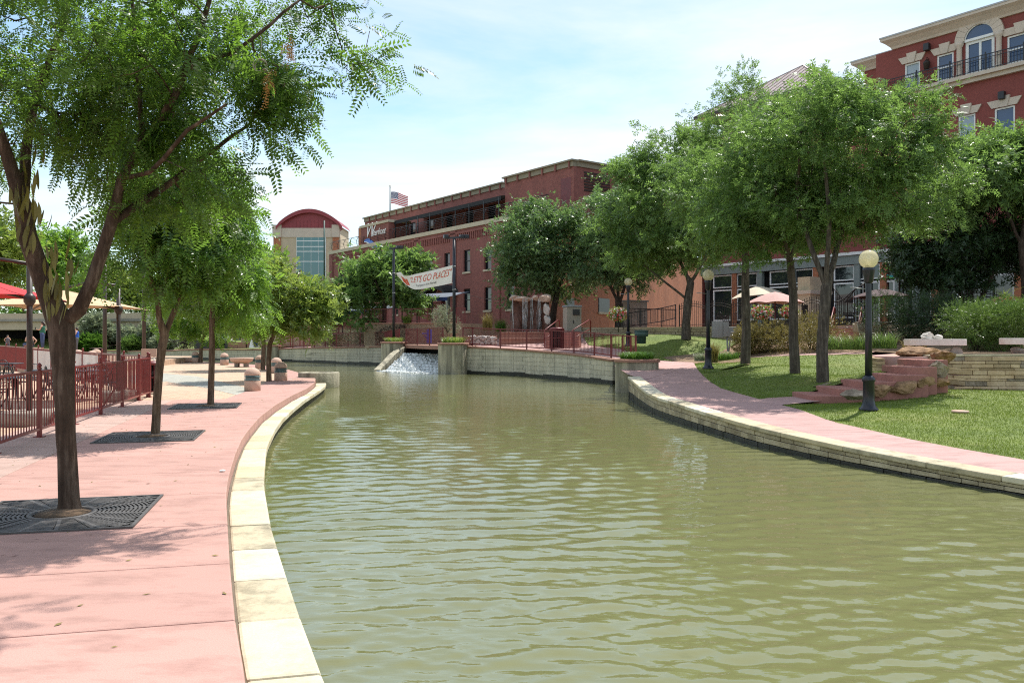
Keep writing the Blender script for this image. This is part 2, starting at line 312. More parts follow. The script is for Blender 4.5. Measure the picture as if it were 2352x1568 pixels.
class MB:
    def __init__(s): s.v = []; s.f = []; s.sm = []
    def add(s, vs_, fs, smooth=False):
        n = len(s.v); s.v += [tuple(v) for v in vs_]; s.f += [tuple(i + n for i in f) for f in fs]; s.sm += [smooth] * len(fs); return s
    def box(s, c, size, rot=0.0, taper=1.0):
        cx, cy, cz = c; a, b, h = size[0] / 2, size[1] / 2, size[2] / 2; co, si = math.cos(rot), math.sin(rot); p = []
        for z, k in ((-h, 1), (h, taper)):
            for x, y in ((-a, -b), (a, -b), (a, b), (-a, b)):
                x, y = x * k, y * k; p.append((cx + x * co - y * si, cy + x * si + y * co, cz + z))
        return s.add(p, [(3, 2, 1, 0), (4, 5, 6, 7), (0, 1, 5, 4), (1, 2, 6, 5), (2, 3, 7, 6), (3, 0, 4, 7)])
    def box2(s, lo, hi): return s.box([(a + b) / 2 for a, b in zip(lo, hi)], [abs(b - a) for a, b in zip(lo, hi)])
    def tube(s, pts, r, n=6, cap=True, smooth=True):
        pts = [Vector(p) for p in pts]; rs = r if isinstance(r, (list, tuple)) else [r] * len(pts)
        vs_ = []; ref = None
        for i, p in enumerate(pts):
            t = (pts[min(i + 1, len(pts) - 1)] - pts[max(i - 1, 0)]).normalized()
            if ref is None:
                ref = t.orthogonal().normalized()
            ref = (ref - t * ref.dot(t)); ref = ref.normalized() if ref.length > 1e-6 else t.orthogonal().normalized()
            b = t.cross(ref)
            for k in range(n):
                a = 2 * math.pi * (k + .5) / n; vs_.append(p + (ref * math.cos(a) + b * math.sin(a)) * rs[i])
        fs = [(i * n + k, i * n + (k + 1) % n, (i + 1) * n + (k + 1) % n, (i + 1) * n + k) for i in range(len(pts) - 1) for k in range(n)]
        if cap: fs += [tuple(range(n - 1, -1, -1)), tuple((len(pts) - 1) * n + k for k in range(n))]
        return s.add(vs_, fs, smooth and n > 4)
    def bar(s, a, b, w, h=None):
        """square bar from a to b"""
        a, b = Vector(a), Vector(b); h = h or w; t = (b - a).normalized(); up = Vector((0, 0, 1)) if abs(t.z) < .95 else Vector((0, 1, 0))
        x = t.cross(up).normalized() * (w / 2); y = x.cross(t).normalized() * (h / 2)
        p = [q + i * x + j * y for q in (a, b) for i, j in ((-1, -1), (1, -1), (1, 1), (-1, 1))]
        return s.add(p, [(0, 1, 2, 3), (7, 6, 5, 4), (0, 4, 5, 1), (1, 5, 6, 2), (2, 6, 7, 3), (3, 7, 4, 0)])
    def lathe(s, c, prof, n=20, smooth=True):
        cx, cy, cz = c; vs_ = []
        for r, z in prof:
            for k in range(n): a = 2 * math.pi * k / n; vs_.append((cx + r * math.cos(a), cy + r * math.sin(a), cz + z))
        fs = [(i * n + k, i * n + (k + 1) % n, (i + 1) * n + (k + 1) % n, (i + 1) * n + k) for i in range(len(prof) - 1) for k in range(n)]
        if prof[0][0] > .001: fs.append(tuple(range(n - 1, -1, -1)))
        if prof[-1][0] > .001: fs.append(tuple((len(prof) - 1) * n + k for k in range(n)))
        return s.add(vs_, fs, smooth)
    def prism(s, poly, z0, z1):
        """poly: (x, y) or (x, y, z) corners counter-clockwise seen from above; with 3 numbers z0 and z1 are offsets"""
        n = len(poly); g = lambda p: p[2] if len(p) > 2 else 0
        vs_ = [(p[0], p[1], g(p) + z0) for p in poly] + [(p[0], p[1], g(p) + z1) for p in poly]
        return s.add(vs_, [tuple(range(n - 1, -1, -1)), tuple(range(n, 2 * n))] + [(i, (i + 1) % n, n + (i + 1) % n, n + i) for i in range(n)])
    def strip(s, A, B):
        n = len(A); return s.add(list(A) + list(B), [(i, i + 1, n + i + 1, n + i) for i in range(n - 1)])
    def rock(s, c, size, seed=0, sub=2, rough=.22, rot=0.0):
        r = random.Random(seed); bm = bmesh.new(); bmesh.ops.create_icosphere(bm, subdivisions=sub, radius=1)
        dirs = [Vector((r.gauss(0, 1), r.gauss(0, 1), r.gauss(0, 1))).normalized() for _ in range(14)]; cut = [r.uniform(.42, .8) for _ in dirs]
        co, si = math.cos(rot), math.sin(rot); vs_ = []
        for v in bm.verts:
            p = v.co.copy()
            for d, k in zip(dirs, cut):
                e = p.dot(d)
                if e > k: p -= d * (e - k) * .9
            p *= 1 + r.uniform(-rough, rough) * .3
            x, y, z = p.x * size[0] / 2, p.y * size[1] / 2, p.z * size[2] / 2
            vs_.append((c[0] + x * co - y * si, c[1] + x * si + y * co, c[2] + z))
        bm.verts.index_update(); fs = [tuple(v.index for v in f.verts) for f in bm.faces]; bm.free(); return s.add(vs_, fs)
    def build(s, name, m, parent=None, off=None, bevel=0):
        o_ = Vector(off) if off is not None else (OFF.get(parent.name, Vector((0, 0, 0))) if parent is not None else Vector((0, 0, 0)))
        me = bpy.data.meshes.new(name); me.from_pydata([(x - o_.x, y - o_.y, z - o_.z) for x, y, z in s.v], [], s.f)
        me.polygons.foreach_set('use_smooth', s.sm); me.materials.append(MATS[m]); me.update()
        o = mesh_obj(name, me, parent)
        if bevel:
            bv = o.modifiers.new('bevel', 'BEVEL'); bv.width = bevel; bv.segments = 2; bv.limit_method = 'ANGLE'; bv.angle_limit = R(40)
        if parent is None: o.location = o_
        return o
def np_mesh(name, V, faces_n, idx, m, smooth=False):
    """V (n,3) array, idx flat loop indices, every face with faces_n corners"""
    me = bpy.data.meshes.new(name); nf = len(idx) // faces_n
    me.vertices.add(len(V)); me.vertices.foreach_set('co', np.ascontiguousarray(V, dtype=np.float32).ravel())
    me.loops.add(len(idx)); me.loops.foreach_set('vertex_index', np.ascontiguousarray(idx, dtype=np.int32))
    me.polygons.add(nf); me.polygons.foreach_set('loop_start', np.arange(0, len(idx), faces_n, dtype=np.int32))
    me.polygons.foreach_set('loop_total', np.full(nf, faces_n, dtype=np.int32))
    if smooth: me.polygons.foreach_set('use_smooth', np.ones(nf, dtype=bool))
    me.materials.append(MATS[m]); me.update(calc_edges=True); return me
def text_mesh(body, size, name='letters', extrude=.004, shear=0, align='CENTER', space=1.0):
    cu = bpy.data.curves.new(name, 'FONT'); cu.body = body; cu.size = size; cu.extrude = extrude; cu.shear = shear; cu.align_x = align; cu.align_y = 'CENTER'; cu.space_character = space; cu.resolution_u = 3
    o = bpy.data.objects.new('tmp_text', cu); C.objects.link(o); dg = bpy.context.evaluated_depsgraph_get()
    me = bpy.data.meshes.new_from_object(o.evaluated_get(dg)); bpy.data.objects.remove(o); bpy.data.curves.remove(cu); me.name = name; me.materials.clear()
    return me
# ---------------------------------------------------------------- the setting: ground, water, walks, banks
from mathutils import geometry as geo
MB().add([(-900, -300, -1.6), (900, -300, -1.6), (900, 1500, -1.6), (-900, 1500, -1.6)], [(0, 1, 2, 3)]).build('ground', 'ground_earth')['kind'] = 'structure'
A_, B_ = Vector((-.235, .972, 0)), Vector((.972, .235, 0))           # along and across the left walkway
def W(s, b, z=0.0): p = A_ * s + B_ * b; return Vector((p.x, p.y, z))
def SB(p): return p.dot(A_), p.dot(B_)
kpx = [(566, 1568), (540, 1419), (528, 1293), (523, 1204), (519.5, 1135), (524, 1100), (529, 1080), (542, 1038), (556.6, 1006), (574, 982.6), (597.6, 956), (631.6, 930), (668.7, 908.6), (706, 891), (722, 879), (724.7, 871)]
kerb = [Vector((1.2, -3, 0)), Vector((-.2, .8, 0))] + [G(x, y) for x, y in kpx]
ks = np.array([SB(p)[0] for p in kerb]); kb = np.array([SB(p)[1] for p in kerb])
cpx = [(748.5, 1568), (692, 1419), (661, 1327), (637.5, 1255), (622, 1204), (608.4, 1125), (607, 1095), (608, 1079), (611, 1038), (615, 1021), (631.6, 985.5), (650, 960), (676, 936), (701.6, 916), (732.4, 897), (747, 886), (750, 878)]
cop = [Vector((2.1, -3, 0)), Vector((.55, .9, 0))] + [G(x, y, -.15) for x, y in cpx]
cs = np.array([SB(p)[0] for p in cop]); cb = np.array([SB(p)[1] for p in cop])
bk = lambda s: float(np.interp(s, ks, kb)); bo = lambda s: float(np.interp(s, cs, cb))
KEND = ks[-1]
def cdt_patch(name, boundary, m, step=1.0, extra=(), jitter=.0, parent=None, seed=3, skirt=0, build=True):
    """surface over a boundary of 3-D corners; inside heights flow from the boundary and the extra points"""
    r = random.Random(seed); ctrl = np.array([tuple(p) for p in list(boundary) + list(extra)])
    dense = []
    for i, p in enumerate(boundary):
        q = boundary[(i + 1) % len(boundary)]; n = max(1, int((Vector(q) - Vector(p)).length / step))
        dense += [Vector(p).lerp(Vector(q), k / n) for k in range(n)]
    ctrl = np.array([tuple(p) for p in dense] + [tuple(p) for p in extra])
    xs, ys = ctrl[:, 0], ctrl[:, 1]; pts = [Vector((p.x, p.y)) for p in dense]; nb = len(pts)
    poly = pts[:]
    def inside(x, y):
        c = False; j = nb - 1
        for i in range(nb):
            a, b = poly[i], poly[j]
            if (a.y > y) != (b.y > y) and x < (b.x - a.x) * (y - a.y) / (b.y - a.y) + a.x: c = not c
            j = i
        return c
    x = xs.min()
    while x < xs.max():
        y = ys.min()
        while y < ys.max():
            px, py = x + r.uniform(-.2, .2) * step, y + r.uniform(-.2, .2) * step
            if inside(px, py) and min((px - q.x) ** 2 + (py - q.y) ** 2 for q in poly) > (.35 * step) ** 2: pts.append(Vector((px, py)))
            y += step
        x += step
    vo, ed, fa, *_ = geo.delaunay_2d_cdt(pts, [(i, (i + 1) % nb) for i in range(nb)], [], 1, 1e-5)
    V = []
    for v in vo:
        d2 = (xs - v.x) ** 2 + (ys - v.y) ** 2; w = 1 / (d2 + 1e-4) ** 1.6
        z = float((w * ctrl[:, 2]).sum() / w.sum())
        V.append((v.x, v.y, z + (r.uniform(-jitter, jitter) if d2.min() > .04 else 0)))
    mb = MB(); mb.add(V, fa, True)
    if not build: return V, fa
    o = mb.build(name, m, parent)
    if o.data.polygons and sum(p.normal.z for p in o.data.polygons) < 0: o.data.flip_normals()
    return o
# pond
def build_water():
    ys = [1.2]
    while ys[-1] < 84: ys.append(ys[-1] + max(.024, ys[-1] * .0062))
    ys = np.array(ys); n = 300
    lx = np.interp(ys, [1, 3.8, 6, 9, 14, 20, 27, 31.5, 33.5, 40, 84], [-.2, -1.1, -1.9, -2.9, -4.3, -5.4, -6.4, -7.2, -14, -46, -46])
    rx = np.interp(ys, [1, 6, 10.5, 13, 18, 27, 34, 46, 56, 60, 84], [13, 10.4, 7.6, 6.2, 4.8, 4.6, 5.2, 0, -4, -6, -6])
    t = np.linspace(0, 1, n); X = lx[:, None] + (rx - lx)[:, None] * t[None, :]; Y = np.repeat(ys[:, None], n, 1)
    rg = np.random.default_rng(5); Z = np.zeros_like(X)
    for k in range(72):
        lam = .11 * (.55 / .11) ** rg.random(); a = rg.normal(-.1, .33); a = a if rg.random() < .86 else rg.uniform(-1.5, 1.5)
        kx, ky = math.sin(a) * 2 * math.pi / lam, math.cos(a) * 2 * math.pi / lam; ph = rg.random() * 6.28
        amp = .0034 * lam * (.6 + .8 * rg.random())
        fade = np.clip(lam / (2.2 * np.maximum(.03, Y * .0062)) - .55, 0, 1)
        env = .7 + .5 * np.sin(X * rg.normal(0, .5) + Y * rg.normal(0, .5) + rg.random() * 6)
        q = np.sin(kx * X + ky * Y + ph + .6 * np.sin(.9 * X * rg.normal(0, 1) + .7 * Y * rg.normal(0, 1)))
        Z += amp * 1.25 * fade * env * (q + .25 * np.abs(q))
    V = np.stack([X, Y, Z + WATER], -1).reshape(-1, 3); i = np.arange(len(ys) - 1)[:, None] * n + np.arange(n - 1)[None, :]
    idx = np.stack([i, i + 1, i + n + 1, i + n], -1).reshape(-1)
    o = mesh_obj('water', np_mesh('water', V, 4, idx, 'pond_water', True)); o['kind'] = 'structure'
build_water()
# left plaza, walkway slabs, stone edging
pl = [W(s, bk(s) - .04, -.012) for s in np.linspace(-2, KEND, 24)]
far_edge = [G(725, 869), G(693, 857), G(660, 848), G(600, 838), G(520, 833), G(439, 829.5), G(378, 826.5)]
pl += [Vector((p.x, p.y, -.012)) for p in far_edge] + [Vector((-46, 66, -.012)), Vector((-46, -4, -.012))]
MB().prism([(p.x, p.y) for p in pl], -1.5, -.012).build('plaza', 'paver_tan')['kind'] = 'structure'
walk = thing('walkway', kind='structure'); J = [-2.0, -.6, .8, 2.2, 3.6, 4.93, 6.18, 7.49, 8.99, 10.45, 12.05, 13.61, 15.06, 16.6, 18.1, 19.55, 21.2, 22.7]
for j in range(len(J) - 1):
    a, b = J[j] + .005, J[j + 1] - .005; ss = np.linspace(a, b, 5)
    MB().prism([W(a, -3.465)[:2]] + [W(s, bk(s))[:2] for s in ss] + [W(b, -3.465)[:2]], -.3, 0).build('slab', 'pink_concrete', walk, bevel=.012)
    MB().prism([W(a, -4.95)[:2], W(a, -3.475)[:2], W(b, -3.475)[:2], W(b, -4.95)[:2]], -.1, -.001).build('slab', 'beige_concrete', walk, bevel=.008)
ss = list(np.arange(22.71, KEND - .2, 1.45)) + [KEND - .02]
for a, b in zip(ss[:-1], ss[1:]):
    q = np.linspace(a + .005, b - .005, 5); wdt = lambda s: 1.55 + .2 * (s - 22) / 10
    MB().prism([W(s, bk(s) - wdt(s))[:2] for s in q][::-1] + [W(s, bk(s))[:2] for s in q], -.3, 0).build('slab', 'pink_concrete', walk, bevel=.012)
fe = [Vector((p.x, p.y, 0)) for p in far_edge]
for p, q in zip(fe[:-1], fe[1:]):
    n = Vector((-(q - p).y, (q - p).x, 0)).normalized()
    MB().prism([(p - n * .02)[:2], (q - n * .02)[:2], (q + n * 1.1)[:2], (p + n * 1.1)[:2]], -.3, -.002).build('slab', 'pink_concrete', walk, bevel=.012)
def paving_band(px):
    p = [G(x, y) for x, y in px]; o = MB().add([(q.x, q.y, -.007) for q in p], [tuple(range(len(p)))]).build('paving_band', 'paver_sage'); o['kind'] = 'structure'
    if o.data.polygons[0].normal.z < 0: o.data.flip_normals()
paving_band([(300, 862), (378, 857), (450, 863), (530, 881), (616, 901), (556, 909), (480, 891), (378, 875), (300, 880)])
paving_band([(640, 880), (668, 868), (676, 874), (650, 888)])
edging = thing('stone_edging', kind='structure')
cj = [SB(G(600, y, -.15))[0] for y in (1203, 1157.6, 1123.5, 1095, 1070, 1049, 1029)]
joints = [cj[0] - .9 * k for k in range(10, 4, -1)] + [SB(G(700, 1568, -.15))[0] + .12, SB(G(660, 1417, -.15))[0], SB(G(650, 1324, -.15))[0], SB(G(630, 1255, -.15))[0]] + cj
joints = sorted(j for j in joints if j > -3)
while joints[-1] < KEND - 1.0: joints.append(joints[-1] + rnd.uniform(.85, 1.05))
joints[-1] = KEND - .02
kinds = {}
order = ['limestone_pale', 'limestone_dirty', 'limestone_pale', 'limestone_dirty', 'limestone_pale', 'limestone_pale', 'limestone_dirty', 'limestone_yellow', 'limestone_yellow', 'limestone_pale', 'limestone_yellow', 'limestone_yellow', 'limestone_yellow', 'limestone_pale']
i0 = min(range(len(joints)), key=lambda i: abs(joints[i] - (SB(G(700, 1568, -.15))[0] + .12)))
for i in range(len(joints) - 1):
    k = i - i0; m = order[k] if 0 <= k < len(order) else rnd.choice(['limestone_pale', 'limestone_pale', 'limestone_yellow', 'limestone_dirty'] if k < 0 else ['limestone_pale', 'limestone_pale', 'limestone_pale', 'limestone_yellow'])
    q = np.linspace(joints[i] + .005, joints[i + 1] - .005, 5); dz = rnd.uniform(-.006, .006)
    MB().prism([W(s, bk(s) + .025)[:2] for s in q][::-1] + [W(s, bo(s))[:2] for s in q], -.27, -.15 + dz).build('edging_stone', m, edging, bevel=.022)
q = np.linspace(-2, KEND, 40)
MB().prism([W(s, bk(s) + .004)[:2] for s in q][::-1] + [W(s, bo(s) - .06)[:2] for s in q], -1.4, -.275).build('base_wall', 'wet_stone', edging)
MB().prism([W(s, bk(s) + .001)[:2] for s in q][::-1] + [W(s, bk(s) + .03)[:2] for s in q], -.3, -.165).build('joint_filler', 'mortar', edging)
# right bank
ZP = ([0, 5, 10.5, 11.5, 13, 15.3, 17.6, 19.8, 22.3, 26.9, 30, 36, 42, 50], [-.34, -.3, -.225, -.2, -.15, -.075, -.035, .02, .065, .27, .42, .62, .80, 1.05])
zp = lambda y: float(np.interp(y, *ZP))
def GP(x, y):
    z = 0
    for _ in range(30): p = G(x, y, z); z = .5 * z + .5 * zp(p.y)
    return G(x, y, z)
rw = [(1445, 917.6, 864), (1493, 947, 902), (1547, 968.5, 922), (1627, 992.6, 947), (1734, 1025, 977), (1841, 1049, 1002), (1949, 1070, 1025), (2056, 1089, 1046), (2163, 1108, 1066), (2270, 1127, 1085), (2352, 1140, 1098)]
RWp = []
for x, yw, yc in rw:
    p = G(x, yw, WATER); RWp.append(Vector((p.x, p.y, EYE - (yc - HZ) / F * p.y)))
e = (RWp[-1] - RWp[-3]).normalized(); RWp += [RWp[-1] + e * 5, RWp[-1] + e * 12]
RWp[-2].z = -.23; RWp[-1].z = -.28
def resample(P, step):
    P = [Vector(p) for p in P]; out = [P[0]]; acc = 0
    # smooth with Catmull-Rom first
    S = []
    for i in range(len(P) - 1):
        a, b, c, d = P[max(i - 1, 0)], P[i], P[i + 1], P[min(i + 2, len(P) - 1)]
        for k in range(10):
            t = k / 10; S.append(.5 * ((2 * b) + (c - a) * t + (2 * a - 5 * b + 4 * c - d) * t * t + (3 * b - a - 3 * c + d) * t ** 3))
    S.append(P[-1])
    for i in range(len(S) - 1):
        seg = (S[i + 1] - S[i]).length
        while acc + seg >= step * len(out):
            k = (step * len(out) - acc) / seg; out.append(S[i].lerp(S[i + 1], k))
        acc += seg
    out.append(S[-1]); return out
def side_n(P, i):
    t = P[min(i + 1, len(P) - 1)] - P[max(i - 1, 0)]; t.z = 0; t.normalize(); return Vector((-t.y, t.x, 0))
def offset(P, d): return [p + side_n(P, i) * d for i, p in enumerate(P)]
RW = resample(RWp, .25)                   # far to near; side_n points away from the pond
if side_n(RW, 20).x < 0: sgn = -1
else: sgn = 1
def lerp_path(P, s):
    i = min(int(s), len(P) - 2); return P[i].lerp(P[i + 1], s - i), side_n(P, i)
def stone_wall(parent, P, zb, sgn_in, courses, lens, mats, proud=.03, depth=.12, step=.25, seed=1, gap=.005, batter=0.0):
    """courses of separate stones along P (sampled every step metres, z = top of the stonework) from zb(i) up; sgn_in: +1 when side_n points into the wall"""
    r = random.Random(seed); n = len(P) - 1; tot = n * step; frac = [0]
    for c in courses: frac.append(frac[-1] + c)
    frac = [f / frac[-1] for f in frac]; cnt = 0
    for ci in range(len(courses)):
        s = -r.uniform(0, lens[1]) * .6
        while s < tot:
            l = r.uniform(*lens) * (1.35 if courses[ci] < .8 else 1); a, b = max(0, s), min(tot, s + l); s += l
            if b - a < .05: continue
            pr = r.uniform(.3, 1) * proud; vs_ = []
            f0, f1 = frac[ci], frac[ci + 1]
            for q in (a + gap, b - gap):
                p, nn = lerp_path(P, q / step); nn = nn * sgn_in; lo = zb(p)
                z0, z1 = lo + (p.z - lo) * f0 + gap, lo + (p.z - lo) * f1 - gap
                for z in (z0, z1):
                    j = r.uniform(-.006, .006); sh = batter * (z - lo); vs_ += [(p - nn * (pr + j) + nn * sh)[:2] + (z + r.uniform(-.5, .5) * gap,), (p + nn * (depth + sh))[:2] + (z,)]
            # order: a-z0 front,back ; a-z1 front,back ; b-z0 ; b-z1
            MB().add([tuple(v) for v in vs_], [(0, 4, 6, 2), (1, 3, 7, 5), (2, 6, 7, 3), (0, 1, 5, 4), (0, 2, 3, 1), (4, 5, 7, 6)]).build('stone', mats(ci, r), parent, bevel=.008); cnt += 1
    return cnt
bank = thing('retaining_wall', 'curved buff stone wall with pale caps beside the pink path', 'wall', tuple(RW[40]))
core = offset(RW, sgn * .05)
MB().prism([p[:2] for p in core][::-1] + [(p[0], p[1]) for p in offset(RW, sgn * .38)], -1.4, -.45).build('footing', 'wet_stone', bank)
mbk = MB(); nk = len(core)
for Pq in (core, offset(RW, sgn * .36)): mbk.add([(p.x, p.y, -.45) for p in Pq] + [(p.x, p.y, p.z - .09) for p in Pq], [(i, i + 1, nk + i + 1, nk + i) for i in range(nk - 1)])
mbk.build('core', 'mortar', bank)
tops = [Vector((p.x, p.y, p.z - .085)) for p in RW]
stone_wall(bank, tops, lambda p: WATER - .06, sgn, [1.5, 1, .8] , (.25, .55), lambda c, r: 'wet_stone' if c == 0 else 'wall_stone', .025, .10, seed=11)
k = 0
while k < len(RW) - 1:
    n_ = min(rnd.choice((4, 5, 6)), len(RW) - 1 - k); seg = RW[k:k + n_ + 1]
    ins = [RW[i] + side_n(RW, i) * sgn * .37 for i in range(k, k + n_ + 1)]; outs = [RW[i] - side_n(RW, i) * sgn * .05 for i in range(k, k + n_ + 1)]
    sh = (seg[1] - seg[0]).normalized() * .005; outs[0] = outs[0] + sh; ins[0] = ins[0] + sh
    poly = [tuple(p) for p in outs] + [tuple(p) for p in ins[::-1]]
    ar = sum(poly[i][0] * poly[(i + 1) % len(poly)][1] - poly[(i + 1) % len(poly)][0] * poly[i][1] for i in range(len(poly)))
    if ar < 0: poly = poly[::-1]
    MB().prism(poly, -.085, 0).build('cap_stone', rnd.choice(['limestone_pale', 'limestone_pale', 'limestone_yellow', 'limestone_dirty']), bank, bevel=.02); k += n_
# right path: slabs between the wall cap and the lawn
pe_px = [(1596, 838), (1604.7, 851.3), (1626.6, 873.3), (1655, 891), (1699, 904), (1743, 916), (1798, 930.4), (1831, 938), (1875, 954.6), (1919, 970), (1959.5, 978), (2056, 1000.7), (2163, 1022), (2352, 1055)]
PE = [GP(x, y) for x, y in pe_px]; e = (PE[-1] - PE[-2]).normalized(); PE += [PE[-1] + e * 4, PE[-1] + e * 9]
for p in PE: p.z = zp(p.y)
PEr = resample(PE, .3)
inner = offset(RW, sgn * .365)
path = thing('path', kind='structure')
npth = 7
def at_i(P, t): i = min(int(t), len(P) - 2); return P[i].lerp(P[i + 1], t - i)
ia = np.linspace(0, len(inner) - 1, npth + 1); ib = [0] + [min(range(len(PEr)), key=lambda j: (PEr[j] - at_i(inner, t)).length) for t in ia[1:-1]] + [len(PEr) - 1]
for k in range(npth):
    a = [at_i(inner, t) for t in np.linspace(ia[k] + .02, ia[k + 1] - .02, 5)]; b = [at_i(PEr, t) for t in np.linspace(ib[k] + .02, ib[k + 1] - .02, 5)]
    for p in a + b: p.z = zp(p.y)
    poly = [tuple(p) for p in a] + [tuple(p) for p in b[::-1]]
    if sum(poly[i][0] * poly[(i + 1) % 10][1] - poly[(i + 1) % 10][0] * poly[i][1] for i in range(10)) < 0: poly = poly[::-1]
    MB().prism(poly, -.3, 0).build('slab', 'path_concrete', path)
# lawns and upper ground
p2a = [D(1596, 834, 38.5), D(1640, 827, 37.5), D(1721, 822, 36), D(1809, 818, 33.5), D(1930, 815, 31), D(1990, 813, 29.5)]     # near edge of the upper path
p2b = [D(1590, 828, 41), D(1660, 822.5, 39.6), D(1725, 817.5, 38), D(1812, 813, 35.5), D(1932, 810, 33), D(2010, 808, 31)]
stair_far = [Vector((7.60, 22.25, .0)), Vector((8.25, 22.3, .2)), Vector((9.0, 22.4, .38)), Vector((9.75, 22.5, .56)), Vector((10.3, 22.7, .66)), Vector((10.75, 23.2, .72))]
lawnA_b = [p for p in PE[:6]] + stair_far + [D(2005, 868, 25.0), D(2008, 840, 28)] + p2a[::-1]
extraA = [D(1890, 878, 23.3), D(1825, 858, 26), D(1712, 833, 31.5), D(1800, 840, 28)]
lawnA = cdt_patch('lawn', lawnA_b, 'lawn', .9, extraA, .015); lawnA['kind'] = 'structure'
st_near = [Vector((7.66, 20.85, -.07)), Vector((8.4, 20.95, -.05)), Vector((9.6, 21.1, .01)), Vector((10.6, 21.7, .10)), Vector((11.5, 22.6, .12)), Vector((12.0, 23.6, .12))]
lawnB_b = [PE[6]] + st_near + [Vector((12.6, 23.75, .12)), Vector((14.5, 23.6, .10)), Vector((19.2, 23.1, .05)), Vector((22, 14, -.05)), Vector((15, 3, -.2))] + PE[7:][::-1]
lawnB = cdt_patch('lawn', lawnB_b, 'lawn', .9, [G(1995, 943, .02), Vector((11, 17, .02)), Vector((15, 17, 0))], .012); lawnB['kind'] = 'structure'
lawnC_b = [D(1472, 822, 37.5), D(1500, 826, 37.2), D(1550, 829, 38.5), D(1592, 826, 41), D(1660, 806, 42), D(1700, 786, 44), D(1650, 776, 46), D(1560, 769, 47.6), D(1435, 767, 48.5), D(1340, 775, 49), D(1352, 792, 46), D(1430, 801, 42.5)]
lawnC = cdt_patch('lawn', lawnC_b, 'lawn', .9, [D(1575, 778, 44)], .015); lawnC['kind'] = 'structure'
step_pad = cdt_patch('path', [PE[5] + Vector((-.25, .1, -.004)), PE[6] + Vector((-.25, -.1, -.004)), Vector((7.75, 20.72, .008)), Vector((7.75, 22.35, .008))], 'path_concrete', 2.0); step_pad['kind'] = 'structure'; step_pad.location.z = .006
up = cdt_patch('path', p2a + p2b[::-1], 'path_concrete', 2.0); up['kind'] = 'structure'; up.location.z = .01
bed = cdt_patch('garden_bed', [D(1600, 834.5, 38), D(1640, 828, 37.4), D(1700, 824, 36.2), D(1722, 838, 30.6), D(1660, 850, 29.5), D(1622, 862, 30)], 'mulch', 1.0, jitter=.01); bed['kind'] = 'structure'; bed.location.z = .04
under = cdt_patch('terrain', [Vector((5, 40, .45)), Vector((7, 33, .1)), Vector((7.6, 24, -.35)), Vector((12, 24, .0)), Vector((24, 23, .2)), Vector((34, 40, 1.4)), Vector((30, 60, 1.6)), Vector((6, 60, 1.2))], 'mulch', 4.0, [D(1800, 795, 40), D(1950, 800, 36)]); under['kind'] = 'structure'
bed2 = cdt_patch('garden_bed', [D(1660, 821.5, 39.6), D(1725, 816.5, 38), D(1812, 812, 35.5), D(1932, 809, 33), D(2010, 807, 31), Vector((13.2, 27.5, 1.05)), Vector((24, 27, 1.2)), Vector((24, 33, 1.8)), D(2250, 762, 34.6), D(2100, 772, 37.5), D(1960, 790, 39.5), D(1905, 790, 40.5), D(1800, 778, 43.5), D(1700, 786, 44), D(1660, 805, 42)], 'mulch', 1.5, jitter=.03); bed2['kind'] = 'structure'
upper = [Vector((4.55, 35.6, .64)), Vector((2.98, 39.2, .82)), Vector((1.7, 41.4, .91)), Vector((.28, 44.2, .98)), Vector((-2.2, 46.6, 1.08)), Vector((-2.2, 50, 1.12)), Vector((-5.6, 57, 1.12)), Vector((-7.4, 56.6, 1.12)), Vector((-9.5, 61.2, .94)), Vector((-13.8, 65.3, .84)), Vector((-17.9, 69.3, .74)), Vector((-19.9, 70.7, .65)), Vector((-29.8, 77, .50)), Vector((-34.8, 80.3, .33)), Vector((-52, 90, .3)), Vector((-52, 112, 1.2)), Vector((-20, 112, 1.5)), Vector((-6, 74, 1.6)), Vector((2.5, 61, 1.5)), Vector((6, 56, 1.5)), Vector((6.3, 49.5, 1.45)), D(1345, 776, 49), D(1352, 793, 46), D(1430, 802, 42.5), D(1472, 823, 37.5), D(1500, 827, 37.2), D(1550, 830, 38.5), D(1590, 829, 40), PE[0] + Vector((.02, 0, .004)), Vector((inner[0].x + .1, inner[0].y - .4, zp(inner[0].y) - .012)), Vector((4.0, 28.5, .33)), Vector((3.98, 32, .50))]
upw = cdt_patch('pavement', upper, 'path_concrete', 3.0); upw['kind'] = 'structure'
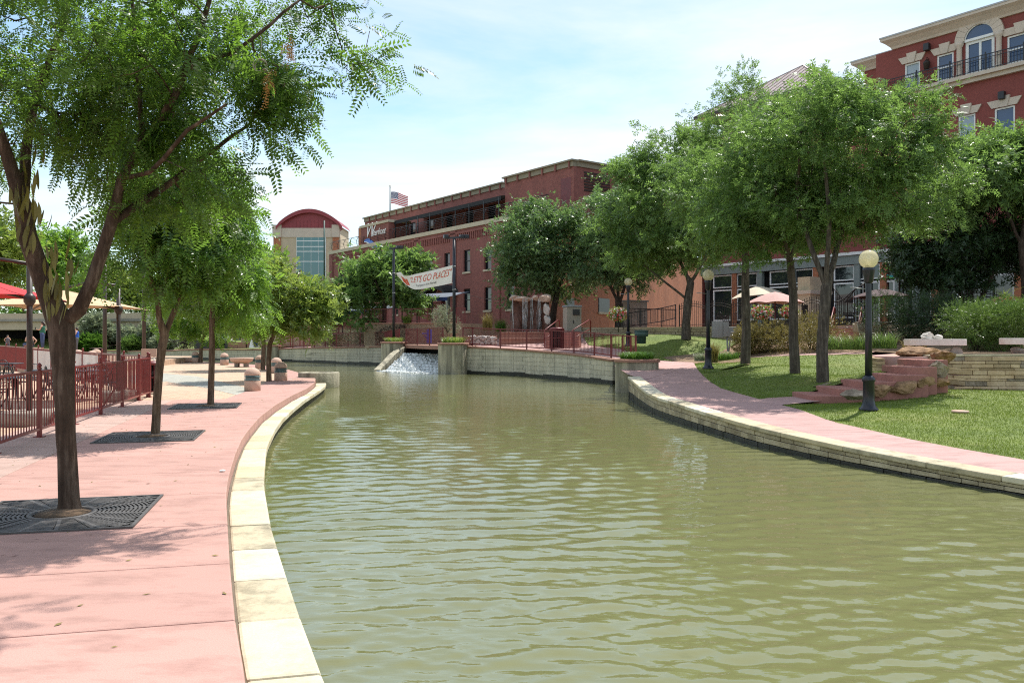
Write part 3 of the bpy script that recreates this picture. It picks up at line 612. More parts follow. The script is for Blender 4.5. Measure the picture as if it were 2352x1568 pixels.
# grass blades on the lawns and lawn edges
def blades(name, objs, per_m2, h, m, w=.007, seed=1, zoff=0.0):
    rg = np.random.default_rng(seed); out = []
    for o in objs:
        me = o.data; me.calc_loop_triangles()
        co = np.empty(len(me.vertices) * 3); me.vertices.foreach_get('co', co); co = co.reshape(-1, 3)
        tri = np.empty(len(me.loop_triangles) * 3, dtype=np.int32); me.loop_triangles.foreach_get('vertices', tri); tri = tri.reshape(-1, 3)
        a, b, c = co[tri[:, 0]], co[tri[:, 1]], co[tri[:, 2]]; ar = np.linalg.norm(np.cross(b - a, c - a), axis=1) / 2
        dist = np.maximum(8, np.linalg.norm((a + b + c)[:, :2] / 3, axis=1)); dens = per_m2 * np.clip((17 / dist) ** 2, .08, 1.3)
        n = rg.poisson(ar * dens); k = np.repeat(np.arange(len(tri)), n); u, v = rg.random(len(k)), rg.random(len(k)); fl = u + v > 1; u[fl], v[fl] = 1 - u[fl], 1 - v[fl]
        p = a[k] + (b - a)[k] * u[:, None] + (c - a)[k] * v[:, None]; sz = np.clip(dist[k] / 17, .9, 2.0)
        out.append((p, sz))
    p = np.concatenate([q[0] for q in out]); sz = np.concatenate([q[1] for q in out]); n = len(p)
    th = rg.random(n) * 6.283; hh = h * (.5 + rg.random(n)) ; ww = w * sz * (.7 + .6 * rg.random(n)); lean = rg.normal(0, .45, (n, 2)) * hh[:, None]
    dx, dy = np.cos(th) * ww, np.sin(th) * ww
    V = np.empty((n, 3, 3)); V[:, 0] = p; V[:, 1] = p; V[:, 2] = p
    V[:, 0, 0] -= dx; V[:, 0, 1] -= dy; V[:, 1, 0] += dx; V[:, 1, 1] += dy; V[:, 2, 2] += hh; V[:, 2, :2] += lean; V[:, :2, 2] -= .01
    o = mesh_obj(name, np_mesh(name, V.reshape(-1, 3), 3, np.arange(n * 3), m)); return o
g_ = blades('grass', [lawnA, lawnB, lawnC], 1300, .03, 'leaf_lawn', .0055); props(g_, 'short mown green grass on the sloping lawns', 'grass', kind='stuff')
# ---------------------------------------------------------------- far banks, piers, bridge, cascade, railings
def panel_wall(parent, P, step, zb, front, m='stamped_concrete', wdt=.35, gap=.012):
    """cast panels between the points of P (z = top); front: unit vector towards the water"""
    for i in range(len(P) - 1):
        a, b = P[i], P[i + 1]; t = (b - a); t.z = 0; g = t.normalized() * gap; nn = Vector((t.y, -t.x, 0)).normalized()
        if nn.dot(front) < 0: nn = -nn
        q = [a + g, b - g, b - g - nn * wdt, a + g - nn * wdt]; poly = [tuple(p) for p in q]
        lo = [(p.x, p.y, zb) for p in q]; hi = [(p.x, p.y, p.z - .1) for p in q]
        mb = MB().add(lo + hi, [(3, 2, 1, 0), (4, 5, 6, 7), (0, 1, 5, 4), (1, 2, 6, 5), (2, 3, 7, 6), (3, 0, 4, 7)])
        mb.build('panel', m, parent)
        fo = [a + nn * .07 + g * .3, b + nn * .07 - g * .3, b - nn * (wdt + .1) - g * .3, a - nn * (wdt + .1) + g * .3]
        MB().add([(p.x, p.y, p.z - .1) for p in fo] + [(p.x, p.y, p.z) for p in fo], [(3, 2, 1, 0), (4, 5, 6, 7), (0, 1, 5, 4), (1, 2, 6, 5), (2, 3, 7, 6), (3, 0, 4, 7)]).build('cap', 'cap_red', parent, bevel=.03)
        w = [a + nn * .012, b + nn * .012, b - nn * .2, a - nn * .2]
        MB().add([(p.x, p.y, zb) for p in w] + [(p.x, p.y, WATER + .16 + .04 * math.sin(i * 1.7)) for p in w], [(4, 5, 6, 7), (0, 1, 5, 4), (1, 2, 6, 5), (3, 0, 4, 7)]).build('wet_base', 'wet_stone', parent)
NW = resample([Vector((4.36, 35.8, .66)), Vector((2.95, 39.1, .84)), Vector((1.67, 41.2, .93)), Vector((.255, 44.0, 1.0)), Vector((-2.4, 46.3, 1.12)), Vector((-2.9, 46.5, 1.13))], 1.05)
w1 = thing('pond_wall', 'grey cast stone wall with red cap below the curving maroon railing', 'wall', NW[4])
panel_wall(w1, NW, 1.05, -1.2, Vector((-.5, -1, 0)))
FW = resample([Vector((-9.3, 60.6, .98)), Vector((-13.8, 65, .86)), Vector((-17.9, 69, .76)), Vector((-19.9, 70.4, .67))], 1.6)
w2 = thing('pond_wall', 'long grey cast stone wall with red cap left of the cascade', 'wall', FW[3])
panel_wall(w2, FW, 1.6, -1.2, Vector((.5, -1, 0)))
FW2 = resample([Vector((-20.9, 71.1, .62)), Vector((-29.8, 76.7, .52)), Vector((-34.8, 80, .34)), Vector((-52, 88, .3))], 2.0)
w3 = thing('pond_wall', 'plain grey wall along the far edge of the pond behind the bollards', 'wall', FW2[3])
panel_wall(w3, FW2, 2.0, -1.2, Vector((.5, -1, 0)))
def pier(name, label, c, rx, ry, ztop, planter='green', rot=0, n=24, pw=2.6, base=-1.2):
    p = thing(name, label, 'planter', (c[0], c[1], base)); co, si = math.cos(rot), math.sin(rot)
    def ring(k, e=pw):
        out = []
        for i in range(n):
            a = 2 * math.pi * i / n; x = math.copysign(abs(math.cos(a)) ** (2 / e), math.cos(a)) * (rx + k); y = math.copysign(abs(math.sin(a)) ** (2 / e), math.sin(a)) * (ry + k)
            out.append((c[0] + x * co - y * si, c[1] + x * si + y * co))
        return out
    MB().prism(ring(0), base, ztop - .11).build('body', 'pier_concrete', p)
    o, i_ = ring(.06), ring(-.18); mb = MB()
    mb.add([(x, y, ztop - .11) for x, y in o] + [(x, y, ztop - .02) for x, y in o] + [(x, y, ztop) for x, y in ring(.03)] + [(x, y, ztop) for x, y in i_] + [(x, y, ztop - .2) for x, y in i_],
           [(k * n + j, k * n + (j + 1) % n, (k + 1) * n + (j + 1) % n, (k + 1) * n + j) for k in range(4) for j in range(n)]); mb.build('cap', 'cap_red', p)
    MB().prism(ring(-.17), ztop - .18, ztop - .06).build('soil', 'soil', p)
    return p, ring
def tuft(name, pts_fn, count, h, m, parent=None, seed=1, w=.012, spread=.5, seg=3):
    """arching grass blades"""
    rg = np.random.default_rng(seed); V = []; I = []
    base = np.array([pts_fn(rg) for _ in range(count)]); th = rg.random(count) * 6.283; hh = h * (.6 + .6 * rg.random(count)); sp = spread * (.4 + rg.random(count)) * hh
    for k in range(seg + 1):
        t = k / seg; z = hh * (t - .28 * t * t * t); r_ = sp * t * t; ww = w * (1 - t * .92)
        for s in (-1, 1):
            V.append(np.stack([base[:, 0] + np.cos(th) * r_ - np.sin(th) * ww * s, base[:, 1] + np.sin(th) * r_ + np.cos(th) * ww * s, base[:, 2] + z], -1))
    V = np.stack(V, 1); nv = 2 * (seg + 1); off = (np.arange(count) * nv)[:, None, None]
    q = np.array([(2 * k, 2 * k + 1, 2 * k + 3, 2 * k + 2) for k in range(seg)])[None]; I = (off + q).reshape(-1)
    V = V.reshape(-1, 3)
    if parent is not None: V = V - np.array(OFF[parent.name])
    return mesh_obj(name, np_mesh(name, V, 4, I, m), parent)
def in_disc(c, rx, ry, z):
    def f(rg):
        a = rg.random() * 6.283; r = rg.random() ** .5; return (c[0] + math.cos(a) * r * rx, c[1] + math.sin(a) * r * ry, z)
    return f
PR = (-3.3, 46.4); PL = (-7.75, 54.3)
pr, _ = pier('stone_planter', 'grey concrete pier with grass on top, right of the cascade', PR, .80, .95, 1.31, rot=-.2)
g1 = thing('ornamental_grass', 'bright green grass mound on the pier right of the cascade', 'grass plant', (*PR, 1.25)); tuft('blades', in_disc(PR, .6, .7, 1.24), 900, .5, 'leaf_yellow', g1, 2, .014, .9)
plp, _ = pier('stone_planter', 'grey concrete pier with grass on top, left of the cascade', PL, .72, 1.1, 1.33, rot=-.2)
g2 = thing('ornamental_grass', 'bright green grass mound on the pier left of the cascade', 'grass plant', (*PL, 1.27)); tuft('blades', in_disc(PL, .55, .8, 1.26), 900, .45, 'leaf_yellow', g2, 3, .014, .9)
PC = (4.68, 31.0)
prt, _ = pier('stone_planter', 'rounded planter with red rim at the end of the right pond wall', PC, .80, .85, .80, rot=0, pw=2.3)
g3 = thing('ornamental_grass', 'dense dark green grass in the rounded planter by the pink path', 'grass plant', (*PC, .75)); tuft('blades', in_disc(PC, .6, .62, .73), 1700, .42, 'leaf_grass', g3, 4, .013, .9)
PD = (-20.6, 70.6)
p4, _ = pier('stone_planter', 'small square planter where the far railing begins', PD, .75, .6, .95, pw=4)
g4 = thing('ornamental_grass', 'small green grass tuft in the far square planter', 'grass plant', (*PD, .9)); tuft('blades', in_disc(PD, .5, .4, .88), 400, .45, 'leaf_yellow', g4, 5, .02, .9)
# footbridge and cascade
fb = thing('footbridge', 'pink concrete footbridge deck over the cascade between two piers', 'bridge', (-5.3, 51, .9))
dk = [(-3.95, 46.9), (-2.3, 46.7), (-2.0, 49.9), (-5.6, 57.4), (-7.6, 56.2), (-7.05, 54.1)]
MB().prism(dk, .90, 1.134).build('deck', 'cap_red', fb, bevel=.03)
MB().prism([(-3.2, 49.4), (-2.6, 50.2), (-5.9, 56.2), (-6.6, 54.8)], .2, .895).build('underside_shade', 'dark_void', fb)  # near-black block puts the shade under the deck into colour
cs_ = thing('cascade', 'white water tumbling down concrete steps under the footbridge', 'waterfall', (-5.5, 50, WATER))
rgc = random.Random(4); TOE = (Vector((-4.0, 46.85, 0)), Vector((-7.8, 51.1, 0))); TOP = (Vector((-3.3, 50.0, 0)), Vector((-6.95, 53.6, 0)))
for k in range(7):
    z1 = .58 - k * .15; t_ = 1 - (k + .6) / 7; a, b = TOE[0].lerp(TOP[0], t_), TOE[1].lerp(TOP[1], t_); into = (TOP[1] - TOE[1]).normalized(); st = (TOP[0] - TOE[0]).length / 7
    MB().add([(p.x, p.y, -1) for p in (a, b, b + into * 1.5, a + into * 1.5)] + [(p.x, p.y, z1 - .03) for p in (a, b, b + into * 1.5, a + into * 1.5)], [(4, 5, 6, 7), (0, 1, 5, 4), (1, 2, 6, 5), (3, 0, 4, 7)]).build('step', 'wet_stone', cs_)
    n = 60; top = []; lip = []; bot = []; toe = []
    for i in range(n + 1):
        p = a.lerp(b, i / n); j = rgc.uniform(-.04, .09)
        top.append((p + into * .5)[:2] + (z1 - .012 + rgc.uniform(0, .03),)); lip.append((p - into * (.03 + j * .6))[:2] + (z1 + rgc.uniform(-.01, .05),)); bot.append((p - into * (.13 + j))[:2] + (z1 - .08 + rgc.uniform(-.03, .03),)); toe.append((p - into * (.22 + j))[:2] + (z1 - .155 + rgc.uniform(-.02, .04),))
    MB().strip(top, lip).build('water_film', 'thin_water', cs_); mb = MB(); mb.strip(lip, bot); mb.strip(bot, toe); mb.build('water_sheet', 'foam', cs_)
mb = MB(); rg = np.random.default_rng(8)
for i in range(700):
    p = TOE[0].lerp(TOE[1], rg.random()) - into * (rg.random() ** 2 * 1.5 - .25); r_ = rg.uniform(.02, .10) * (1.1 - .3 * abs(rg.normal()))
    if r_ > .01: mb.lathe((p.x, p.y, WATER - .01), [(r_ * 1.6, 0), (r_, r_ * .45), (.0, r_ * .6)], 6)
mb.build('foam', 'foam', cs_)['kind'] = 'stuff'
wing = thing('wing_wall', 'curved stained concrete wing wall beside the left of the cascade', 'wall', (-7.6, 52.2, -1))
wp = [Vector((-6.95, 53.9, 0)), Vector((-7.1, 53.3, 0)), Vector((-7.4, 52.5, 0)), Vector((-7.75, 51.6, 0)), Vector((-8.1, 50.8, 0))]; wt = [1.0, .85, .55, .05, -.38]
mb = MB()
for i in range(4):
    a, b = wp[i], wp[i + 1]; mb.add([(a.x - .4, a.y, -1), (b.x - .4, b.y, -1), (b.x, b.y, -1), (a.x, a.y, -1), (a.x - .4, a.y, wt[i]), (b.x - .4, b.y, wt[i + 1]), (b.x, b.y, wt[i + 1]), (a.x, a.y, wt[i])], [(4, 5, 6, 7), (0, 1, 5, 4), (1, 2, 6, 5), (2, 3, 7, 6), (3, 0, 4, 7)])
mb.build('body', 'pier_concrete', wing)
# railings
def railing(name, label, P, h=1.06, m='maroon_paint', gap=.115, post=.07, rail=(.06, .05), posts=None, bal=.017, individual=False, finial=False, group=None, low=.12, cat='railing', brace=False):
    t = thing(name, label, cat, tuple(P[0]), group)
    posts = posts if posts is not None else range(len(P))
    pm = None
    for k, i in enumerate(posts):
        p = P[i]
        mb = MB().box((p.x, p.y, p.z + h / 2), (post, post, h))
        if finial: mb.box((p.x, p.y, p.z + .006), (post * 2.4, post * 2.4, .012)); mb.lathe((p.x, p.y, p.z + h), [(.02, 0), (.028, .012), (.018, .03), (.032, .055), (.036, .075), (.022, .1), (.004, .115)], 10)
        mb.build('post', m, t)
        if brace and k % 2 == 0: MB().bar((p.x, p.y, p.z + h * .62), (p.x - .42, p.y - .05, p.z + .01), .035).build('brace', m, t)
    top = MB(); bot = MB(); bl = MB()
    for i in range(len(P) - 1):
        a, b = P[i], P[i + 1]; up = Vector((0, 0, h - rail[1] / 2 - .01)); lo = Vector((0, 0, low))
        top.bar(a + up, b + up, rail[0], rail[1]); bot.bar(a + lo, b + lo, rail[0] * .8, rail[1])
        ln = (b - a).length; n = max(1, int(round(ln / gap)))
        for k in range(1, n):
            q = a.lerp(b, k / n)
            if individual:
                if pm is None: pm = MB().box((0, 0, (h - low) / 2), (bal, bal, h - low - rail[1])).build('baluster', m, t, off=(0, 0, 0)); pm.location = Vector((q.x, q.y, q.z + low)) - OFF[t.name]
                else:
                    c = pm.copy(); C.objects.link(c); c.location = Vector((q.x, q.y, q.z + low)) - OFF[t.name]
            else: bl.box((q.x, q.y, q.z + low + (h - low) / 2), (bal, bal, h - low - rail[1] - .01))
    top.build('top_rail', m, t); bot.build('bottom_rail', m, t)
    if not individual: bl.build('balusters', m, t)['kind'] = 'stuff'
    return t
rp = [Vector((-2.75, 46.4, 1.13)), D(1085, 793, 46.9), D(1149, 797.5, 44.6), D(1210, 801, 43), D(1267.5, 805, 41), D(1319, 810.5, 39.4), D(1366, 816, 37.9), D(1405, 822, 36.4), D(1432, 824, 35.6), D(1450, 824, 35.1), D(1462, 823, 34.6)]
for p in rp[1:]: p.z = float(np.interp(p.y, [34, 35.8, 39.1, 41.2, 44, 46.5], [.60, .66, .84, .93, 1.0, 1.12])); p.y += .22
railing('railing', 'maroon metal railing curving along the wall right of the cascade', rp)
railing('railing', 'maroon metal railing across the footbridge over the cascade', [Vector((-3.95, 47.3, 1.13)), Vector((-4.95, 49.6, 1.13)), Vector((-5.95, 51.9, 1.13)), Vector((-6.95, 54.2, 1.13))])
lw = [Vector((-7.6, 55.8, 1.13)), Vector((-8.5, 58.3, 1.10)), Vector((-9.35, 60.85, .98))] + [Vector((p.x, p.y + .25, p.z)) for p in FW[1::1]][::1]
railing('railing', 'long maroon metal railing on the wall left of the cascade', lw)
# round concrete basin at the tip of the plaza
bc = (-7.85, 33.6); bs = thing('round_basin', 'round open concrete basin standing in the pond by the plaza tip', 'planter', (*bc, -1))
MB().lathe((bc[0], bc[1], 0), [(.82, -1.3), (.82, .17), (.80, .19), (.64, .19), (.62, .16), (.62, -.1), (.001, -.1)], 40).build('wall', 'pier_concrete', bs)
# ---------------------------------------------------------------- plants: leaf sprays on grown branches
def spray_locust(pairs, Lr, ll, lw, tri=False):
    """feathered leaf: pairs of leaflets along a drooping stalk; rows (f, s, n)"""
    V = []
    for i in range(pairs):
        t = (i + .7) / (pairs + .3); f = t * Lr; dn = -.28 * Lr * t * t; k = (1 - .55 * abs(t - .45))
        for sgn_ in (-1, 1):
            a = R(62); d = np.array([math.cos(a), sgn_ * math.sin(a), -.22]); w = np.array([math.sin(a), -sgn_ * math.cos(a), 0]); o = np.array([f, 0, dn]); l, h = ll * k, lw * k
            V.append([o + d * l * .2 + w * h * .62, o + d * l * 1.08, o + d * l * .2 - w * h * .62] if tri else [o, o + d * l * .5 + w * h * .5, o + d * l, o + d * l * .5 - w * h * .5])
    return np.array(V)
def spray_broad(n, Lr, ll, lw, seed=0, tri=True):
    r = np.random.default_rng(seed); V = []
    for i in range(n):
        t = (i + .5) / n; o = np.array([t * Lr, 0, -.1 * Lr * t * t]); a = (1 if i % 2 else -1) * r.uniform(.5, 1.2); e = r.uniform(-.7, .4)
        d = np.array([math.cos(a) * math.cos(e), math.sin(a) * math.cos(e), math.sin(e)]); w = np.cross(d, [0, r.normal(0, .4), 1]); w /= np.linalg.norm(w); l, h = ll * r.uniform(.7, 1.2), lw * r.uniform(.8, 1.2)
        V.append([o + d * l * .15 + w * h * .62, o + d * l * 1.08, o + d * l * .15 - w * h * .62] if tri else [o, o + d * l * .5 + w * h * .5, o + d * l, o + d * l * .5 - w * h * .5])
    return np.array(V)
def spread(P, Fw, T, rg, scale=.25, roll=.5):
    """lay template T at points P along directions Fw; returns vertices and quad indices"""
    T0, T = T, T.reshape(-1, 3); n = len(P); Fw = Fw / np.linalg.norm(Fw, axis=1)[:, None]; up = np.zeros((n, 3)); up[:, 2] = 1; up += rg.normal(0, roll, (n, 3))
    S = np.cross(up, Fw); S /= np.linalg.norm(S, axis=1)[:, None] + 1e-9; Nn = np.cross(Fw, S); sz = 1 + rg.normal(0, scale, n).clip(-.6, .6)
    V = P[:, None, :] + sz[:, None, None] * (T[None, :, 0, None] * Fw[:, None, :] + T[None, :, 1, None] * S[:, None, :] + T[None, :, 2, None] * Nn[:, None, :])
    k, c = T0.shape[:2]; tip = c // 2; V = V.reshape(n, k, c, 3); ln = np.linalg.norm(T0[:, tip] - T0[:, 0], axis=1)
    V[:, :, tip] += rg.normal(0, .30 if c == 3 else .13, (n, k, 3)) * ln[None, :, None]          # every leaf tilts its own way
    return V.reshape(-1, 3), np.arange(n * len(T), dtype=np.int32)
def grow(trunks, tips, rg, seg=.25, wander=.06, tipr=.005, power=2.3, upk=.25):
    pos, par, rad = [], [], []
    for tr in trunks:                     # each: list of (point, radius); first point may sit on an earlier limb
        prev = -1
        if pos:
            d = [(p - tr[0][0]).length for p in pos]; prev = int(np.argmin(d))
        pts = tr
        for i, (p, r) in enumerate(pts):
            if i == 0 and prev >= 0: continue
            if prev >= 0:
                q = pos[prev]; rq = max(rad[prev], r) if (i > 1 or len(pos) == 0) else r; n = max(1, int((p - q).length / seg)); r0 = rad[prev] if i > 1 or par[prev] == -1 else min(rad[prev], r * 1.15)
                for k in range(1, n + 1):
                    t = k / n; pos.append(q.lerp(p, t) + Vector(rg.normal(0, wander * (.08 if tr is trunks[0] else .2), 3)) * (t < 1)); par.append(prev); rad.append(r0 * (1 - t) + r * t); prev = len(pos) - 1
            else: pos.append(p.copy()); par.append(-1); rad.append(r); prev = 0
    nfix = len(pos); A = np.array([tuple(p) for p in pos]); ok = np.array([r < .5 for r in rad])
    z0 = pos[0].z; order = sorted(range(len(tips)), key=lambda i: float(np.min(np.sum((A - np.array(tips[i])) ** 2, 1))))
    hmin = min(p[2] for p in tips); start = np.array([p.z for p in pos]) > min(hmin, trunks[0][-1][0].z) - .5
    Al = [A[start] if start.any() else A]; idl = [np.where(start)[0] if start.any() else np.arange(len(A))]
    Ac, Ic = Al[0], idl[0]; twigs = []; buf = []; bi = []
    for i in order:
        p = np.array(tips[i])
        if buf and len(buf) > 40: Ac = np.concatenate([Ac, np.array(buf)]); Ic = np.concatenate([Ic, np.array(bi)]); buf, bi = [], []
        d2 = np.sum((Ac - p) ** 2, 1); j = int(np.argmin(d2)); best, bj = d2[j], Ic[j]
        if buf:
            e2 = np.sum((np.array(buf) - p) ** 2, 1); k = int(np.argmin(e2))
            if e2[k] < best: best, bj = e2[k], bi[k]
        q = pos[bj]; pv = Vector(p); ln = (pv - q).length; n = max(2, int(ln / seg)); prev = int(bj); mid = q.lerp(pv, .5) - Vector((0, 0, ln * upk * .5)); chain = []
        for k in range(1, n + 1):
            t = k / n; c = q * (1 - t) ** 2 + mid * 2 * t * (1 - t) + pv * t * t
            c = c + Vector(rg.normal(0, wander * .5, 3)) * (t < 1); pos.append(c); par.append(prev); rad.append(0); prev = len(pos) - 1; chain.append(prev)
            buf.append(tuple(c)); bi.append(prev)
        twigs.append(chain)
    acc = [0.0] * len(pos); kids = [[] for _ in pos]
    for i in range(len(pos) - 1, -1, -1):
        if i >= nfix: rad[i] = max(tipr, acc[i] ** (1 / power)) if acc[i] else tipr
        if par[i] >= 0:
            acc[par[i]] += rad[i] ** power if i >= nfix else 0; kids[par[i]].append(i)
            if i >= nfix and par[i] < nfix: pass
    for i in range(nfix, len(pos)):
        if rad[i] > rad[par[i]] * .9: rad[i] = rad[par[i]] * .9
    return pos, par, rad, kids, twigs, nfix
def limbs_mesh(pos, par, rad, kids, minr=0.0):
    mb = MB(); starts = [(0, None)]
    while starts:
        i, frm = starts.pop(); pts = [] if frm is None else [pos[frm]]; rs = [] if frm is None else [rad[i] * 1.05]
        while True:
            pts.append(pos[i]); rs.append(rad[i]); ch = sorted(kids[i], key=lambda k: -rad[k])
            if not ch: break
            for k in ch[1:]: starts.append((k, i))
            i = ch[0]
        if rs[0] < minr or len(pts) < 2: continue
        r0 = max(rs); n = 14 if r0 > .07 else 8 if r0 > .035 else 5 if r0 > .012 else 3
        mb.tube(pts, rs, n, False)
    return mb
def tips_in(ells, n, rg, shell=.35, clump=.0):
    """tip points spread through ellipsoids (centre, radii), denser to the outside, gathered in clumps with gaps between"""
    vol = np.array([e[1][0] * e[1][1] * e[1][2] for e in ells]) ** (.8); vol /= vol.sum(); out = []; per = 8 if clump else 1
    for _ in range(n // per):
        c, r = ells[rg.choice(len(ells), p=vol)]; v = rg.normal(0, 1, 3); v /= np.linalg.norm(v); k = (shell + (1 - shell) * rg.random()) ** (1 / 2) * (1.28 if rg.random() < .18 else 1)
        q = np.array([c[0] + v[0] * r[0] * k, c[1] + v[1] * r[1] * k, c[2] + v[2] * r[2] * k])
        for _ in range(per): out.append(tuple(q + rg.normal(0, clump, 3) * [1, 1, .6]) if clump else tuple(q))
    return out
def tree(name, label, base, trunks, ells, ntips, per, T, leafm, barkm, seed=1, cat='tree', group=None, sig=.16, seg=.25, droop=.25, tipr=.005, shell=.35, out=.9, wander=.06, minr=0, clump=.0, keep=None, power=2.3):
    rg = np.random.default_rng(seed); base = Vector(base); tips = tips_in(ells, ntips, rg, shell, clump)
    if keep: tips = [t for t in tips if keep(t)]
    pos, par, rad, kids, twigs, nfix = grow(trunks, tips, rg, seg, wander, tipr, power)
    root = thing(name, label, cat, base, group)
    limbs_mesh(pos, par, rad, kids, minr).build('trunk', barkm, root)
    P, Fd = [], []; ctr = np.mean([e[0] for e in ells], 0)
    for ch in twigs:
        pts = np.array([tuple(pos[k]) for k in ch[-4:]]); n = rg.poisson(per)
        if n == 0: continue
        k = rg.integers(0, len(pts), n); p = pts[k] + rg.normal(0, sig, (n, 3)) * [1, 1, .75]
        o = p - ctr; o /= np.linalg.norm(o, axis=1)[:, None] + 1e-6; dd = pts[-1] - pts[0]; dd = dd / (np.linalg.norm(dd) + 1e-6)
        f = o * .5 * out + dd * .5 + rg.normal(0, .55, (n, 3)); f[:, 2] -= droop; P.append(p); Fd.append(f)
    P = np.concatenate(P); Fd = np.concatenate(Fd)
    V, I = spread(P, Fd, T, rg); V = V - np.array(base)
    mesh_obj('crown', np_mesh('crown', V, T.shape[1], I, leafm), root)
    return root, pos, rad
def shrub(name, label, c, rad, n, T, leafm, seed=1, cat='shrub', group=None, stems='bark_dark', up=.5, lumps=7, core=.0):
    """leafy bush: lumps of sprays over a few stems"""
    rg = np.random.default_rng(seed); c = Vector(c); root = thing(name, label, cat, c, group); rx, ry, rz = rad
    L_ = np.stack([rg.normal(0, .42, lumps) * rx, rg.normal(0, .42, lumps) * ry, (.35 + .5 * rg.random(lumps)) * rz], -1); L_[:, :2] = np.clip(L_[:, :2], [-rx * .62, -ry * .62], [rx * .62, ry * .62])
    k = rg.integers(0, lumps, n); v = rg.normal(0, 1, (n, 3)); v /= np.linalg.norm(v, axis=1)[:, None]; q = (.35 + .65 * rg.random(n)) ** .5
    P = L_[k] + v * q[:, None] * np.array([rx, ry, rz]) * .5; P[:, 2] = np.abs(P[:, 2]); Fd = v + rg.normal(0, .5, (n, 3)); Fd[:, 2] += up
    V, I = spread(P, Fd, T, rg); mb = MB()
    for l in L_: mb.tube([c, c + Vector((l[0] * .5, l[1] * .5, l[2] * .5)), c + Vector(l)], [.022 * max(rx, .5), .014, .005], 4, False)
    mb.build('stems', stems, root); mesh_obj('foliage', np_mesh('foliage', V, T.shape[1], I, leafm), root); return root
T_NEAR = spray_locust(8, .22, .050, .021); T_MID = spray_locust(6, .27, .078, .036); T_RIGHT = spray_locust(5, .25, .085, .040, True); T_FAR = spray_locust(4, .32, .15, .066, True)
T_PEAR = spray_broad(6, .22, .105, .07, 3); T_LEAF = spray_broad(6, .30, .155, .07, 5); T_TINY = spray_broad(7, .14, .05, .022, 6); T_BUSH = spray_broad(7, .22, .09, .04, 7); T_NEEDLE = spray_broad(10, .26, .07, .018, 8); T_BIG = spray_broad(6, .46, .27, .15, 9)
# ---------------------------------------------------------------- left bank: fence, grates, bollards, patio
def FS(s): return W(s, -4.27)
railing('patio_fence', 'dark red metal patio fence running along the left walkway', [FS(s) for s in (9.0, 10.8, 12.75, 14.73, 16.7, 18.69, 20.7, 22.6, 23.96)], 1.08, 'red_paint', .125, .058, (.045, .04), None, .014, True, True, cat='fence', low=.13, brace=True)
ca = FS(23.96); cbk = Vector((-25.2, 40.5, .14)); bf = [ca.lerp(cbk, k / 10) for k in range(11)]
bf[0] = bf[0] + Vector((-.08, .09, 0)); railing('patio_fence', 'dark red metal fence closing the back of the patio', bf, 1.10, 'red_paint', .15, .06, (.045, .04), None, .02, False, True, cat='fence')
vb = thing('vinyl_sign', 'sun-bleached grey vinyl sign tied to the back patio fence', 'sign', tuple(bf[5]))
def on_bf(x):
    k = (x - CX) / F; t = (ca.x - k * ca.y) / (k * (cbk.y - ca.y) - (cbk.x - ca.x)); return ca.lerp(cbk, t)
a, b = on_bf(78), on_bf(226); n = 12; mb = MB(); nn = Vector((-.75, .62, 0)); fr_ = []
for i in range(n + 1):
    p = a.lerp(b, i / n) - nn * (.05 + .012 * math.sin(i * 1.9)) * -1; fr_.append(p)
mb.strip([(p.x, p.y, p.z + .2) for p in fr_], [(p.x, p.y, p.z + 1.0) for p in fr_]); mb.strip([(p.x + .006, p.y - .006, p.z + .2) for p in fr_], [(p.x + .006, p.y - .006, p.z + 1.0) for p in fr_]); mb.build('sheet', 'banner_cloth', vb)
def grate_mesh():
    mb = MB(); h = .735
    for k in range(20):
        r0 = .30 + k * .037
        if k % 1 == 0:
            n = 72
            for i in range(n):
                a0, a1 = 2 * math.pi * i / n, 2 * math.pi * (i + 1) / n
                if i % 4 == 3 and k > 1: a1 -= .02
                pts = [(r * math.cos(a), r * math.sin(a)) for r, a in ((r0, a0), (r0 + .021, a0), (r0 + .021, a1), (r0, a1))]
                if max(abs(c) for p in pts for c in p) > h - .02: continue
                mb.add([(x, y, .012) for x, y in pts] + [(x, y, .0) for x, y in pts], [(0, 1, 2, 3), (1, 0, 4, 5), (3, 2, 6, 7)])
    for i in range(16):
        a = 2 * math.pi * (i + .5) / 16; e = min(h / max(abs(math.cos(a)), 1e-6), h / max(abs(math.sin(a)), 1e-6)) - .01
        mb.bar((.3 * math.cos(a), .3 * math.sin(a), .0065), (e * math.cos(a), e * math.sin(a), .0065), .03, .0125)
    for s in (-1, 1):
        mb.box((0, s * (h - .012), .0065), (2 * h, .03, .015)); mb.box((s * (h - .012), 0, .0066), (.03, 2 * h - .06, .0151))
    return mb
gproto = None
for i, (s, b, lab) in enumerate(((8.24, -2.2, 'square iron tree grate around the nearest tree on the left'), (14.33, -2.52, 'square iron tree grate around the second tree of the walkway'), (20.4, -2.4, 'square iron tree grate around the third slim tree of the walkway'))):
    p = W(s, b)
    if gproto is None:
        gproto = thing('tree_grate', lab, 'tree grate', (0, 0, 0), 'tree grates in the walkway')
        MB().box((0, 0, .0005), (1.46, 1.46, .003)).build('pit', 'grate_pit', gproto); grate_mesh().build('ribs', 'grate_iron', gproto)
        MB().lathe((0, 0, 0), [(.285, .0), (.285, .0165), (.25, .0165), (.25, .006)], 32).build('collar', 'grate_iron', gproto); MB().lathe((0, 0, 0), [(.25, .004), (.12, .03), (.001, .04)], 20).build('soil', 'soil', gproto); o = gproto
    else: o = copy_tree(gproto, label=lab)
    o.location = (p.x, p.y, .001); o.rotation_euler = (0, 0, math.atan2(.235, .972))
